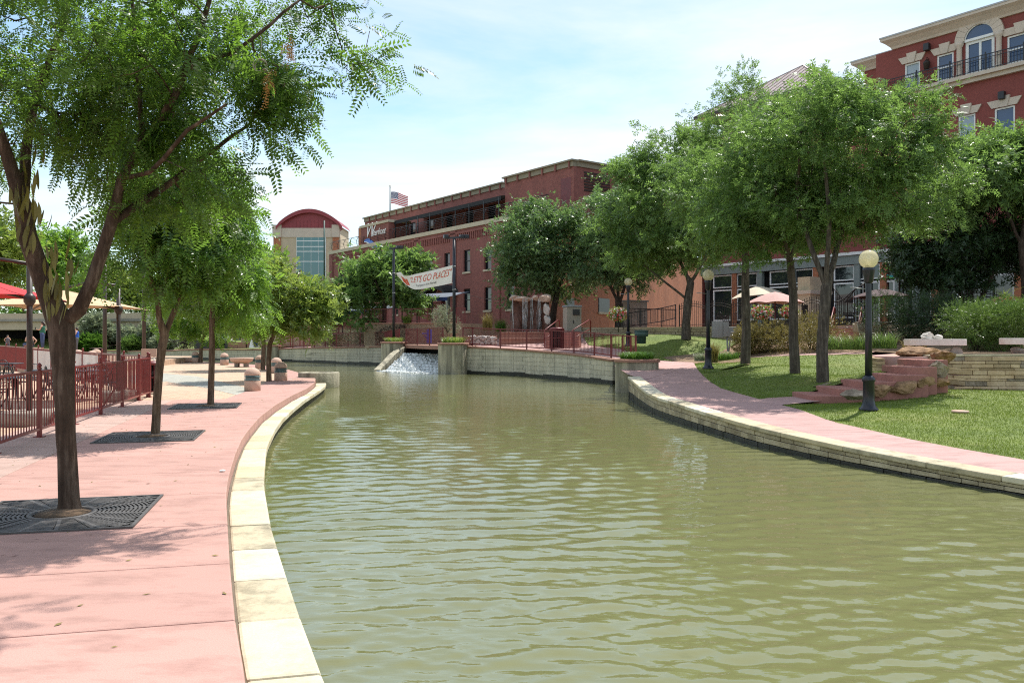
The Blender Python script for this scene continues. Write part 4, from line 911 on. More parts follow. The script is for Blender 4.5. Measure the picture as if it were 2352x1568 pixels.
# bollards
bproto = None
def bollard(p, lab):
    global bproto
    if bproto is None:
        bproto = thing('bollard', lab, 'bollard', (0, 0, 0), 'domed bollards on the plaza'); r = .215
        MB().lathe((0, 0, 0), [(r - .008, 0), (r, .008), (r, .31), (r - .006, .318), (.001, .318)], 28).build('base', 'bollard_stone', bproto)
        MB().lathe((0, 0, 0), [(.17, .3), (.17, .49)], 24).build('lamp_core', 'dark_void', bproto)
        for k in range(4):
            z = .335 + k * .04; MB().lathe((0, 0, 0), [(.175, z), (r + .002, z - .008), (r + .002, z + .012), (.175, z + .02)], 28).build('louver', 'louver_teal', bproto)
        MB().lathe((0, 0, 0), [(.18, .487), (r, .487)] + [(r * math.cos(a), .505 + .215 * math.sin(a)) for a in np.linspace(0, math.pi / 2 - .01, 9)] + [(.001, .72)], 28).build('dome', 'bollard_stone', bproto); o = bproto
    else: o = copy_tree(bproto, label=lab)
    o.location = p; o.scale = (1.1, 1.1, .97)
for x, y, lab in ((580, 897, 'domed tan bollard standing alone on grey-green paving, nearest of all'), (645, 873.4, 'domed tan bollard right beside the slim tree near the plaza tip'), (635, 856, 'domed tan bollard hidden partly behind the slim tree near the plaza tip'), (597, 846.4, 'domed tan bollard between the stone bench and the slim tree'), (515.6, 837.6, 'domed tan bollard between the low block and the stone bench'), (449, 832, 'domed tan bollard beside the low block, farthest along the pond')): bollard(G(x, y), lab)
for x, d, lab in ((22, 41, 'domed bollard behind the back fence at the far left'), (180, 41, 'domed bollard behind the back fence just right of the big trunk'), (212, 38, 'domed bollard behind the bleached sign, right one of a close pair'), (221, 44, 'domed bollard peeking out behind the pair past the bleached sign')): bollard(Vector(((x - CX) / F * d, d, .30)), lab)
rp_ = MB().prism([(-46, 38.6), (-25.0, 41.2), (-20.0, 35.2), (-18, 36.5), (-22, 58), (-46, 62)], -.01, .30).build('plaza', 'paver_tan'); rp_['kind'] = 'structure'
def bench(label, c, w, d, h, rot=0):
    t = thing('stone_bench', label, 'bench', tuple(c)); co, si = math.cos(rot), math.sin(rot)
    MB().lathe((c[0], c[1], c[2]), [(w * .30, h * .42), (w * .46, h * .62), (w * .5, h * .84), (w * .5, h), (.001, h)], 24).build('seat', 'bollard_stone', t)
    for s in (-1, 1): MB().box((c[0] + s * w * .2, c[1], c[2] + h * .21), (w * .16, d * .5, h * .42)).build('leg', 'concrete_grey', t)
    return t
bench('round stone bench on two feet between the bollards', G(555, 842), 1.25, .6, .5)
lb = thing('stone_block', 'low tan stone block seat near the farthest bollard', 'bench', tuple(G(424, 831.5))); p = G(424, 831.5)
MB().box((p.x, p.y, .16), (1.05, .6, .26)).build('seat', 'bollard_stone', lb, bevel=.03); MB().box((p.x, p.y, .015), (.9, .5, .03)).build('plinth', 'concrete_grey', lb)
# trash bin with slats
def trash_bin(label, p, r=.30, h=.92, m='maroon_paint'):
    t = thing('trash_bin', label, 'trash bin', tuple(p)); q = p
    MB().lathe(q, [(r * .82, .04), (r * .82, h * .9), (.001, h * .9)], 20).build('liner', 'dark_void', t)
    sl = None
    for k in range(22):
        a = 2 * math.pi * k / 22
        if sl is None: sl = MB().bar((r, 0, .03), (r, 0, h * .93), .055, .012).build('slat', m, t, off=(0, 0, 0)); o = sl
        else: o = sl.copy(); C.objects.link(o)
        o.rotation_euler = (0, 0, a)
    for z in (.05, h * .5, h * .9): MB().lathe(q, [(r - .01, z), (r + .012, z), (r + .012, z + .04), (r - .01, z + .04)], 24).build('band', m, t)
    MB().lathe(q, [(r + .03, h * .93), (r + .03, h * .97), (r * .75, h * 1.03), (r * .45, h * 1.03), (r * .45, h * .98)], 24).build('lid', m, t)
trash_bin('dark red slatted trash bin behind the corner of the patio fence', G(345, 905) + Vector((-.15, .4, 0)), .26, .9)
trash_bin('maroon slatted trash bin behind the railing near the rock fountain', Vector((2.35, 43.2, 1.0)), .36, 1.1)
sgn_b = thing('sign_board', 'blank brown menu board standing behind the patio fence corner', 'sign', (-11.2, 25.5, 0)); MB().box((-11.2, 25.5, 1.13), (.46, .04, .26)).build('board', 'bollard_stone', sgn_b); MB().box((-11.3, 25.52, .5), (.035, .03, 1.0)).build('post', 'white_paint', sgn_b); MB().box((-11.05, 25.52, .5), (.035, .03, 1.0)).build('post', 'white_paint', sgn_b)
# patio furniture
def make_chair():
    t = thing('patio_chair', '', 'chair', (0, 0, 0), 'black metal chairs on the left patio')
    mb = MB()
    for k in range(9): mb.bar((-.21 + .0525 * k, -.2, .44), (-.21 + .0525 * k, .22, .43), .018, .008)
    mb.build('seat', 'black_metal', t); mb = MB().tube([(-.23, -.22, .44), (.23, -.22, .44), (.23, .23, .43), (-.23, .23, .43), (-.23, -.22, .44)], .011, 6); mb.build('seat_frame', 'black_metal', t)
    arc = [(.24 * math.cos(a), .25 + .04 * math.sin(a), .45 + .42 * math.sin(a)) for a in np.linspace(0, math.pi, 13)]
    MB().tube(arc, .012, 6).build('back_frame', 'black_metal', t); mb = MB()
    for k in range(7):
        x = -.165 + .055 * k; mb.tube([(x, .245, .45), (x, .28, .45 + .40 * math.sqrt(max(.05, 1 - (x / .24) ** 2)))], .006, 4)
    mb.build('backrest', 'black_metal', t)
    for s in (-1, 1):
        MB().tube([(s * .24, .26, .62), (s * .27, .05, .66), (s * .26, -.2, .64), (s * .23, -.22, .44)], .011, 6).build('armrest', 'black_metal', t)
        MB().tube([(s * .23, -.22, .44), (s * .24, -.25, 0)], .012, 6).build('leg', 'black_metal', t); MB().tube([(s * .22, .23, .43), (s * .24, .30, 0)], .012, 6).build('leg', 'black_metal', t)
    return t
def make_table(m='black_metal', rr=.45, h=.73):
    t = thing('patio_table', '', 'table', (0, 0, 0)); MB().lathe((0, 0, h), [(rr, -.02), (rr, .0), (rr - .02, .004), (.02, .004), (.001, .004)], 28).build('tabletop', m, t)
    for k in range(4):
        a = math.pi / 4 + k * math.pi / 2; MB().tube([(math.cos(a) * .1, math.sin(a) * .1, h - .02), (math.cos(a) * .14, math.sin(a) * .14, h * .45), (math.cos(a) * rr * .75, math.sin(a) * rr * .75, 0)], .016, 6).build('leg', m, t)
    return t
chair = make_chair(); table = make_table(); used = []
def put(o, p, rz, lab, group=None):
    n = o if o.name not in used else copy_tree(o); used.append(o.name); n.location = p; n.rotation_euler = (0, 0, rz); n['label'] = lab
    if group: n['group'] = group
    return n
tabs = [(G(35, 890, .74), 'round black metal table near the left edge, just behind the fence'), (G(205, 871, .74), 'round black metal table seen right of the big trunk through the fence'), (G(20, 838, .74), 'farthest round black table by the back fence at the far left'), (G(100, 854, .74), 'round black metal table behind the red umbrella pole'), (G(196, 845, .74), 'round black metal table in front of the bleached sign')]
places = ['nearest the left edge', 'right of the big trunk', 'at the far left back', 'behind the red umbrella pole', 'in front of the bleached sign']
for i, (p, lab) in enumerate(tabs):
    p = p * 1.28 if i in (0, 1) else p * 1.08; p.z = 0; tabs[i] = (p, lab); put(table, p, i * .7, lab, 'black metal tables on the left patio')
    for k in range(3 if i in (0, 1, 3) else 2):
        a = i * 1.3 + k * 2.1 + .4; q = p + Vector((math.cos(a) * .72, math.sin(a) * .72, 0)); put(chair, q, a - math.pi / 2 + rnd.uniform(-.3, .3), 'black metal armchair, ' + ('first', 'second', 'third')[k] + ' at the table ' + places[i], 'black metal chairs on the left patio')
cup = thing('menu_holder', 'small white menu card standing on the patio table right of the trunk', 'menu', (tabs[1][0].x, tabs[1][0].y, .734)); MB().prism([(tabs[1][0].x - .05, tabs[1][0].y - .03), (tabs[1][0].x + .05, tabs[1][0].y - .03), (tabs[1][0].x, tabs[1][0].y + .03)], .736, .93).build('card', 'white_paint', cup)
# cantilever umbrellas
def canopy(mb, c, half, ze, zp_, rot, sag=.05, n=8):
    co, si = math.cos(rot), math.sin(rot); f = lambda x, y, z: (c[0] + x * co - y * si, c[1] + x * si + y * co, z)
    corners = [(-half, -half), (half, -half), (half, half), (-half, half)]; apex = f(0, 0, zp_)
    for k in range(4):
        (x0, y0), (x1, y1) = corners[k], corners[(k + 1) % 4]; rows = []
        for r_ in range(1, 6):
            t = r_ / 5; row = []
            for i in range(n + 1):
                u = i / n; x, y = x0 + (x1 - x0) * u, y0 + (y1 - y0) * u; s_ = 4 * u * (1 - u); pull = 1 - .10 * s_ * t
                row.append(f(x * t * pull, y * t * pull, zp_ + (ze - zp_) * t ** 1.15 + sag * s_ * t - .03 * math.sin(math.pi * t)))
            rows.append(row)
        mb.add([apex] + rows[0], [(0, i + 1, i + 2) for i in range(n)], True)
        for r_ in range(4): mb.strip(rows[r_], rows[r_ + 1])
    return corners, f
def cantilever(name, label, pole, c, half, ze, zpk, m, rot, base_r=.48):
    t = thing(name, label, 'umbrella', (pole[0], pole[1], 0)); px, py = pole
    MB().lathe((px, py, 0), [(base_r, 0), (base_r, .22), (base_r - .03, .25), (.05, .25)], 28).build('base', 'concrete_grey', t)
    MB().tube([(px, py, .2), (px, py, zpk + .12)], .05, 12).build('pole', 'bronze_metal', t)
    MB().tube([(px, py, zpk + .1), ((px + c[0]) / 2, (py + c[1]) / 2, zpk + .22), (c[0], c[1], zpk + .05)], .035, 8).build('arm', 'bronze_metal', t)
    d = Vector((c[0] - px, c[1] - py, 0)).normalized(); MB().lathe((px, py, ze - .02), [(.05, -.14), (.1, -.06), (.1, .04), (.05, .1)], 14).build('slider', 'bronze_metal', t)
    mb = MB(); corners, f = canopy(mb, c, half, ze, zpk, rot); mb.build('canopy', m, t)
    for x, y in corners: MB().tube([(c[0], c[1], zpk - .06), f(x * .99, y * .99, ze - .02)], .016, 6).build('rib', 'bronze_metal', t)
    MB().tube([(px, py, ze - .03), (c[0] + (px - c[0]) * .45, c[1] + (py - c[1]) * .45, (ze + zpk) / 2 - .1)], .025, 6).build('strut', 'bronze_metal', t)
    return t
cantilever('cantilever_umbrella', 'red square cantilever umbrella reaching in from the left edge', (-8.93, 15.3), (-10.35, 15.3), 1.45, 2.34, 2.86, 'canvas_red', .12, .46)
cantilever('cantilever_umbrella', 'tan square cantilever umbrella behind the big trunk', (-9.95, 20.9), (-11.3, 20.9), 1.55, 2.34, 2.80, 'canvas_tan', .10, .45)
for x, yt, d, lab in ((241, 600, 44, 'tall slim blue-grey pole behind the tan umbrella'), (331, 560, 46, 'tall slim blue-grey pole right of the tan umbrella')):
    p = D(x, 775, d); t = thing('pole', lab, 'pole', (p.x, p.y, 0)); MB().tube([(p.x, p.y, 0), (p.x, p.y, EYE + (HZ - yt) / F * d)], [.11, .09], 10).build('shaft', 'bronze_metal', t); MB().lathe((p.x, p.y, 0), [(.22, 0), (.22, .1), (.13, .3), (.11, .5)], 12).build('base', 'bronze_metal', t)
# litter by the kerb
lt = thing('paper_scrap', 'crumpled white paper scrap on the walkway near the kerb', 'litter', tuple(G(512, 1083))); p = G(512, 1083); MB().rock((p.x, p.y, .012), (.11, .075, .04), 3, 1, .5).build('paper', 'white_paint', lt)
# ---------------------------------------------------------------- far left: garden slope, road bridge, people
slope = cdt_patch('hillside', [Vector((-21, 71.6, .6)), Vector((-29.8, 77.2, .48)), Vector((-34.8, 80.4, .30)), Vector((-56, 89, .3)), Vector((-70, 110, 3.0)), Vector((-30, 112, 4.4)), Vector((-18, 92, 1.6)), Vector((-19, 78, .95))], 'lawn', 3.0, [Vector((-34, 92, 2.4)), Vector((-45, 98, 2.4))], .08); slope['kind'] = 'structure'; slope.location.z = .03
gpth = cdt_patch('path', [D(205, 803, 82.5), D(232, 802, 83), D(262, 796, 86), D(292, 790, 90), D(292, 787, 92), D(262, 792, 88.5), D(225, 798, 85)], 'path_concrete', 2); gpth['kind'] = 'structure'; gpth.location.z = .12
rb = thing('road_bridge', 'low beige concrete road bridge with dark underpass at the far left', 'bridge', (-48, 92, 0)); P0, P1 = Vector((-66, 93.5, 0)), Vector((-36.5, 88, 0))
def slab_ab(mb, a, b, z0, z1, th): t = (b - a).normalized(); n = Vector((t.y, -t.x, 0)); q = [a, b, b - n * th, a - n * th]; q = q if (b - a).cross(-n).z > 0 else q[::-1]; mb.prism([p[:2] for p in q], z0, z1); return mb
slab_ab(MB(), P0, P1, 2.45, 3.35, 8).build('girder', 'cream_stucco', rb); slab_ab(MB(), P0 + Vector((0, -.3, 0)), P1 + Vector((0, -.3, 0)), 3.354, 3.62, 8.5).build('deck_edge', 'concrete_grey', rb); slab_ab(MB(), P0 + Vector((0, -.1, 0)), P1 + Vector((0, -.1, 0)), 3.624, 4.25, .35).build('parapet', 'cream_stucco', rb)
slab_ab(MB(), P0 + Vector((0, 7, 0)), P1 + Vector((0, 7, 0)), -1, 2.44, .4).build('shadow_wall', 'dark_void', rb); slab_ab(MB(), Vector((-45.6, 89.6, 0)), Vector((-41, 88.75, 0)), -1, 2.44, 2).build('abutment', 'ledge_stone_far', rb)  # rear wall coloured near-black to stand in for the underpass shadow
sw = thing('garden_wall', 'long curved beige garden wall above the far planted slope', 'wall', (-38, 96, 2)); pts = [D(190, 760, 92), D(230, 758, 94), D(268, 757, 97), D(320, 752, 102), D(380, 748, 108)]
for i in range(4): slab_ab(MB(), pts[i], pts[i + 1], .5, 3.4 - .15 * i + .5, .5).build('wall_section', 'ledge_stone_far', sw); slab_ab(MB(), pts[i] + Vector((0, -.2, 0)), pts[i + 1] + Vector((0, -.2, 0)), 3.92 - .15 * i, 4.2 - .15 * i, .9).build('cap', 'cream_stucco', sw)
i = 0
for x, y, d, rx, rz, m, T, lab in ((225, 782, 86, 1.9, 2.6, 'leaf_silver', T_BIG, 'silvery shrub right of the big trunk on the far slope'), (262, 790, 88, 1.4, 1.6, 'leaf_juniper', T_BIG, 'low green shrub above the far garden path'), (300, 792, 86, 1.8, 1.8, 'leaf_silver', T_BIG, 'bright green shrub left of the thin bronze pole'), (345, 795, 84, 2.2, 3.0, 'leaf_silver', T_BIG, 'large grey-green shrub right of the bronze pole'), (282, 775, 96, 1.6, 1.8, 'shrub_lavender', T_BIG, 'lavender flowering bush below the garden wall'), (210, 798, 84, 1.3, 1.0, 'leaf_grass', T_BIG, 'low grassy clump beside the garden path'), (318, 802, 82.5, 1.4, .9, 'leaf_juniper', T_BIG, 'low mat of green along the far wall'), (422, 800, 80, 1.35, 2.1, 'leaf_plum', T_BUSH, 'dark plum-coloured ball-shaped shrub on the far bank'), (375, 800, 82, 1.3, 1.2, 'leaf_silver', T_BIG, 'green shrub left of the plum ball shrub'), (545, 796, 88, 1.7, 1.8, 'shrub_lavender', T_BIG, 'purple flowering bush left of the sandstone text wall'), (480, 790, 92, 1.6, 2.0, 'leaf_bright', T_BIG, 'green bush behind the white pillars')):
    i += 1; p = D(x, y, d); shrub('shrub', lab, p, (rx * .8, rx * .8, rz * .72), 900, T, m, 40 + i)
for x, lab in ((507, 'left white square pillar on the far bank'), (529 - 4, 'right white square pillar on the far bank')):
    d = 78; p = D(x, 800, d); t = thing('pillar', lab, 'pillar', (p.x, p.y, .5))
    for k in range(3): MB().box((p.x, p.y, 1.05 + .5 + k * .56), (.72, .72, .545)).build('block', 'white_paint', t)
    MB().box((p.x, p.y, .75), (1.1, 1.0, .9)).build('base', 'black_metal', t)
bx = thing('planter_box', 'long black planter box under the white pillars', 'planter', tuple(D(470, 800, 77.5))); p = D(474, 800, 77.5); MB().box((p.x, p.y, .85), (1.9, .9, .9)).build('box', 'black_metal', bx); MB().box((p.x, p.y, 1.32), (1.96, .96, .05)).build('rim', 'black_metal', bx)
pb = thing('seat_wall', 'pink concrete seat blocks on the far bank by the folding sign', 'wall', tuple(D(545, 799, 77)))
for x in (537, 559, 578): p = D(x, 799, 76.5); MB().box((p.x, p.y, .85), (.86, .7, .62)).build('block', 'cap_red', pb)
af = thing('folding_sign', 'white folding board with dark chalk panel on the far bank', 'sign', tuple(D(585, 799, 72.5))); p = D(585, 799, 72.5); z0 = .70
MB().add([(p.x - .5, p.y, z0), (p.x + .38, p.y - .25, z0), (p.x + .30, p.y + .05, z0 + 1.15), (p.x - .28, p.y + .2, z0 + 1.15)], [(0, 1, 2, 3)]).build('frame', 'white_paint', af)
MB().add([(p.x - .05, p.y - .16, z0 + .08), (p.x + .36, p.y - .29, z0 + .08), (p.x + .28, p.y - .02, z0 + 1.08), (p.x - .02, p.y + .06, z0 + 1.08)], [(0, 1, 2, 3)]).build('panel', 'sign_navy', af)
MB().add([(p.x - .5, p.y + .6, z0), (p.x + .38, p.y + .5, z0), (p.x + .30, p.y + .07, z0 + 1.15), (p.x - .28, p.y + .22, z0 + 1.15)], [(3, 2, 1, 0)]).build('rear_frame', 'white_paint', af)
# sandstone wall with the mission statement
mw = thing('text_wall', 'sandstone wall lettered Mission Statement behind the far railing', 'wall', tuple(D(640, 795, 76))); a, b = D(554, 790, 78), D(722, 790, 75); a.z = b.z = 0
slab_ab(MB(), a, b, .2, 2.55, .6).build('wall', 'sandstone_wall', mw); slab_ab(MB(), a + Vector((-.1, -.12, 0)), b + Vector((.1, -.12, 0)), 2.554, 2.70, .9).build('cap', 'cap_red', mw)
ang = math.atan2(b.y - a.y, b.x - a.x)
for x, y, size, body in ((688, 752, .40, 'Mission Statement'), (668, 758.5, .30, 'the extraordinary energy was made to be'), (667, 763, .30, 'ues and to insure these extraordinary a'), (690, 768.5, .30, 'forever')):
    me = text_mesh(body, size, 'lettering', .01); o = mesh_obj('lettering', me, mw, 'letter_dark'); t_ = (x - 554) / 168; q = a.lerp(b, t_); o.location = Vector((q.x - .02, q.y - .03, EYE - (y - HZ) / F * q.y)) - OFF[mw.name]; o.rotation_euler = (R(90), 0, ang)
# people
def person(label, base, joints, edges, m_top, extra):
    """one skinned body; joints name -> (x, y, z, radius)"""
    t = thing('person', label, 'person', tuple(base)); names = list(joints); me = bpy.data.meshes.new('body')
    me.from_pydata([joints[n][:3] for n in names], [(names.index(a), names.index(b)) for a, b in edges], []); o = mesh_obj('body', me, t, 'skin')
    sk = o.modifiers.new('skin', 'SKIN')
    for i, n in enumerate(names): me.skin_vertices[0].data[i].radius = (joints[n][3], joints[n][3]); me.skin_vertices[0].data[i].use_root = (n == 'pelvis')
    sb = o.modifiers.new('sub', 'SUBSURF'); sb.levels = 2; sb.render_levels = 2
    extra(t); return t
def stand(t, top, leg, hair, sleeveless=True, z=0):
    pass
Jt = {'pelvis': (0, 0, .95, .13), 'belly': (0, 0, 1.1, .12), 'chest': (0, 0, 1.30, .13), 'neck': (0, 0, 1.44, .05), 'head': (-.02, 0, 1.54, .085), 'crownh': (-.01, 0, 1.62, .07), 'sl': (-.02, -.16, 1.38, .05), 'el': (-.10, -.22, 1.14, .04), 'hl': (-.26, -.12, 1.17, .028), 'fl': (-.33, -.10, 1.19, .018), 'sr': (.02, .16, 1.38, .05), 'er': (.12, .28, 1.16, .04), 'hr': (.02, .16, 1.0, .028), 'fr': (0, .12, .97, .018), 'hipl': (0, -.09, .88, .10), 'kl': (-.01, -.10, .48, .065), 'al': (.01, -.10, .07, .042), 'tl': (-.11, -.11, .03, .035), 'hipr': (0, .09, .88, .10), 'kr': (0, .10, .48, .065), 'ar': (.02, .10, .07, .042), 'tr': (-.10, .11, .03, .035)}
Et = [('pelvis', 'belly'), ('belly', 'chest'), ('chest', 'neck'), ('neck', 'head'), ('head', 'crownh'), ('chest', 'sl'), ('sl', 'el'), ('el', 'hl'), ('hl', 'fl'), ('chest', 'sr'), ('sr', 'er'), ('er', 'hr'), ('hr', 'fr'), ('pelvis', 'hipl'), ('hipl', 'kl'), ('kl', 'al'), ('al', 'tl'), ('pelvis', 'hipr'), ('hipr', 'kr'), ('kr', 'ar'), ('ar', 'tr')]
def clothes(top, leg, hair, long_hair):
    def f(t):
        MB().lathe((0, 0, 0), [(.155, .93), (.165, 1.0), (.145, 1.12), (.16, 1.27), (.15, 1.36), (.09, 1.40)], 16).build('shirt', top, t, off=(0, 0, 0))
        for s in (-1, 1): MB().tube([(0, s * .085, .96), (0, s * .09, .86), (-.01, s * .10, .48), (.01, s * .10, .09)], [.11, .115, .078, .058], 10).build('trouser_leg', leg, t, off=(0, 0, 0))
        mb = MB().lathe((.02, 0, 1.56), [(.001, .115), (.06, .10), (.098, .04), (.10, -.02), (.085, -.06)], 14)
        if long_hair: mb.tube([(.06, 0, 1.60), (.095, 0, 1.45), (.10, .01, 1.26)], [.07, .075, .03], 8)
        mb.build('hair', hair, t, off=(0, 0, 0))
    return f
pw = D(98, 801, 50); wm_ = person('woman in a green strapless top and jeans standing by the far fence', pw, Jt, Et, None, clothes('cloth_green', 'denim', 'hair_dark', True)); wm_.rotation_euler = (0, 0, .25); wm_['label'] = 'person in a green top and jeans holding a phone, standing far left'
ph = thing('phone', 'dark phone held by the person in the green top', 'phone', (pw.x - .34, pw.y - .16, pw.z + 1.24)); MB().box((pw.x - .34, pw.y - .16, pw.z + 1.24), (.02, .07, .14)).build('case', 'cloth_black', ph)
kid = person('small child in a dark shirt behind the back fence at the far left', D(18, 806, 50), Jt, Et, None, clothes('cloth_grey', 'cloth_grey', 'hair_dark', False)); kid.scale = (.62, .62, .58); kid.rotation_euler = (0, 0, 2.6)
blu = person('person in a bright blue shirt half hidden behind the big trunk', D(176, 806, 50), Jt, Et, None, clothes('cloth_blue', 'cloth_grey', 'hair_dark', False)); blu.scale = (.9, .9, .86); blu.rotation_euler = (0, 0, .6)
Js = dict(Jt); dz = -.45
for k in ('pelvis', 'belly', 'chest', 'neck', 'head', 'crownh', 'sl', 'el', 'hl', 'fl', 'sr', 'er', 'hr', 'fr'): x, y, z, r_ = Jt[k]; Js[k] = (x - (z - .95) * .35, y, z + dz, r_)
for s, n in ((-1, 'l'), (1, 'r')): Js['hip' + n] = (-.08, s * .1, .47, .10); Js['k' + n] = (-.46, s * .12, .50, .065); Js['a' + n] = (-.44, s * .12, .09, .045); Js['t' + n] = (-.56, s * .12, .05, .035)
def sitcl(t):
    MB().tube([(-.02, 0, .46), (-.04, 0, .62), (-.13, 0, .86)], [.15, .145, .14], 14).build('shirt', 'cloth_black', t, off=(0, 0, 0))
    for s in (-1, 1): MB().tube([(-.02, s * .09, .48), (-.46, s * .12, .52), (-.45, s * .12, .12)], [.11, .08, .06], 10).build('trouser_leg', 'denim', t, off=(0, 0, 0))
    MB().lathe((-.19, 0, 1.11), [(.001, .11), (.06, .10), (.095, .04), (.095, -.02), (.07, -.06)], 12).build('hair', 'hair_dark', t, off=(0, 0, 0))
pe_ = D(72, 812, 46); st_ = person('seated person leaning forward behind the umbrella pole', pe_, Js, Et, None, sitcl); st_.rotation_euler = (0, 0, -.5)
stb = thing('stone_bench', 'low stone seat under the leaning person behind the fence', 'bench', tuple(pe_)); MB().box((pe_.x + .03, pe_.y, pe_.z + .17), (.5, .9, .34)).build('seat', 'bollard_stone', stb, bevel=.02); MB().box((pe_.x + .03, pe_.y, pe_.z - .2), (.4, .7, .38)).build('plinth', 'concrete_grey', stb)
wp_ = thing('stone_wall_seat', 'low stone ledge under the person in the green top', 'wall', tuple(pw)); MB().box((pw.x, pw.y, pw.z / 2), (3.6, .8, pw.z - .002)).build('body', 'bollard_stone', wp_); MB().box((pw.x, pw.y, pw.z - .05), (3.7, .9, .09)).build('cap', 'cap_red', wp_)
# ---------------------------------------------------------------- buildings
class Frame:
    """a facade: x along U from P0, y outward, z up"""
    def __init__(s, P0, U, label, cat, name):
        s.P = Vector((P0[0], P0[1], 0)); s.U = Vector((U[0], U[1], 0)).normalized(); s.N = Vector((-s.U.y, s.U.x, 0))
        s.root = thing(name, label, cat, s.P, rotz=math.atan2(s.U.y, s.U.x), local=True); OFF[s.root.name] = Vector((0, 0, 0))
    def at(s, x, y, o=0.0):
        k = (x - CX) / F; b = s.P + s.N * o; t = (k * b.y - b.x) / (s.U.x - k * s.U.y); d = b.y + s.U.y * t; return t, EYE - (y - HZ) / F * d
    def s(s_, x, o=0.0): return s_.at(x, 0, o)[0]
def wall_holes(mb, s0, s1, z0, z1, holes, o=0.0, depth=.25, axis='x', back=True):
    """front face with rectangular openings and their reveals; axis x: runs along x at y = o, facing +y; axis y: runs along y at x = o, facing -x or +x"""
    P = (lambda a, q, z: (a, o - q, z)) if axis == 'x' else (lambda a, q, z: (o + q, a, z))
    xs = sorted({s0, s1} | {h[i] for h in holes for i in (0, 1)}); zs = sorted({z0, z1} | {h[i] for h in holes for i in (2, 3)})
    for i in range(len(xs) - 1):
        for j in range(len(zs) - 1):
            cxm, czm = (xs[i] + xs[i + 1]) / 2, (zs[j] + zs[j + 1]) / 2
            if any(h[0] < cxm < h[1] and h[2] < czm < h[3] for h in holes): continue
            mb.add([P(xs[i], 0, zs[j]), P(xs[i + 1], 0, zs[j]), P(xs[i + 1], 0, zs[j + 1]), P(xs[i], 0, zs[j + 1])], [(3, 2, 1, 0)])
    for a, b, c, d in holes:
        for q in (((a, c), (b, c)), ((b, c), (b, d)), ((b, d), (a, d)), ((a, d), (a, c))):
            (xa, za), (xb, zb_) = q; mb.add([P(xa, 0, za), P(xb, 0, zb_), P(xb, depth, zb_), P(xa, depth, za)], [(0, 1, 2, 3)])
    return mb
def window(root, h, o, fm, gm, depth=.22, sash=True, sill=None, axis='x', fw=.07, mull=0, name='window'):
    a, b, c, d = h; P = (lambda s_, q, z: (s_, o - q, z)) if axis == 'x' else (lambda s_, q, z: (o + q, s_, z)); mb = MB()
    def bx(s0, s1, z0, z1, q0, q1): mb.box2([min(u) for u in zip(P(s0, q0, z0), P(s1, q1, z1))], [max(u) for u in zip(P(s0, q0, z0), P(s1, q1, z1))])
    bx(a, a + fw, c, d, depth - .09, depth); bx(b - fw, b, c, d, depth - .09, depth); bx(a + fw, b - fw, c, c + fw, depth - .09, depth); bx(a + fw, b - fw, d - fw, d, depth - .09, depth)
    if sash: bx(a + fw, b - fw, (c + d) / 2 - fw * .45, (c + d) / 2 + fw * .45, depth - .08, depth)
    for k in range(mull): m_ = a + (b - a) * (k + 1) / (mull + 1); bx(m_ - fw * .4, m_ + fw * .4, c + fw, d - fw, depth - .07, depth)
    w = mb.build(name, fm, root); g = MB().add([P(a, depth - .02, c), P(b, depth - .02, c), P(b, depth - .02, d), P(a, depth - .02, d)], [(3, 2, 1, 0)]).build('pane', gm, w)
    if sill:
        mb = MB(); bx(a - .1, b + .1, c - .16, c - .003, -.09, depth * .5); mb.build('sill', sill, w)
    return w
# --- brick restaurant building
UB = (-.593, .805)
wf = Frame(((1258 - CX) / F * 62, 62), UB, 'long red brick building with roof terrace and dark awning', 'building', 'brick_building'); rt = wf.root
zband = wf.at(1175, 494)[1]; sL = wf.s(758); zb0 = 0
print('band', zband, 'len', sL)
u_t, u_b = wf.at(1065, 575)[1], wf.at(1065, 625)[1]; l_t, l_b = wf.at(1120, 659)[1], wf.at(1120, 712)[1]
ws = [wf.s(x) for x in (1120.5, 1072.5, 1027.5, 985.5)]; pit = (ws[3] - ws[0]) / 3; ww = abs(wf.s(1065) - wf.s(1080)) * .5
cent = [ws[0] + pit * k for k in range(-1, 11) if ws[0] + pit * k < sL - 1.5]
holesU = [(c - ww, c + ww, u_b, u_t) for c in cent]; holesL = [(c - ww, c + ww, l_b, l_t) for i, c in enumerate(cent) if i not in (3,)]
dc = cent[3]; door_h = (dc - 1.0, dc + 1.0, 1.7, l_t - .3)
wall_holes(MB(), 0, sL, zb0, zband - .35, holesU + holesL + [door_h]).build('wall', 'brick_red', rt)
for h in holesU + holesL: window(rt, h, 0, 'window_black', 'glass_dark', sill='band_limestone')
window(rt, door_h, 0, 'window_black', 'glass_dark', sash=False, mull=1, name='door')
MB().box2((-.12, -.35, zband - .35), (sL + .1, .14, zband)).build('ledge', 'band_limestone', rt)
for x in (wf.s(1139) - .2, wf.s(1042), wf.s(958), wf.s(1042) * 2 - wf.s(958) * 1 + (wf.s(958) - wf.s(1042)) * 3, 0.45, sL - .45):
    MB().box2((x - .45, .003, zb0), (x + .45, .10, zband - .36)).build('pilaster', 'brick_red', rt)
mb = MB(); zc_ = wf.at(1052, 538)[1]
k = 1.0
while k < sL - 1: mb.box2((k, .004, zc_ - .55), (k + .13, .085, zc_)); k += .32
mb.box2((.5, .004, zc_ + .002), (sL - .5, .10, zc_ + .16)); mb.build('corbels', 'brick_red', rt)['kind'] = 'stuff'
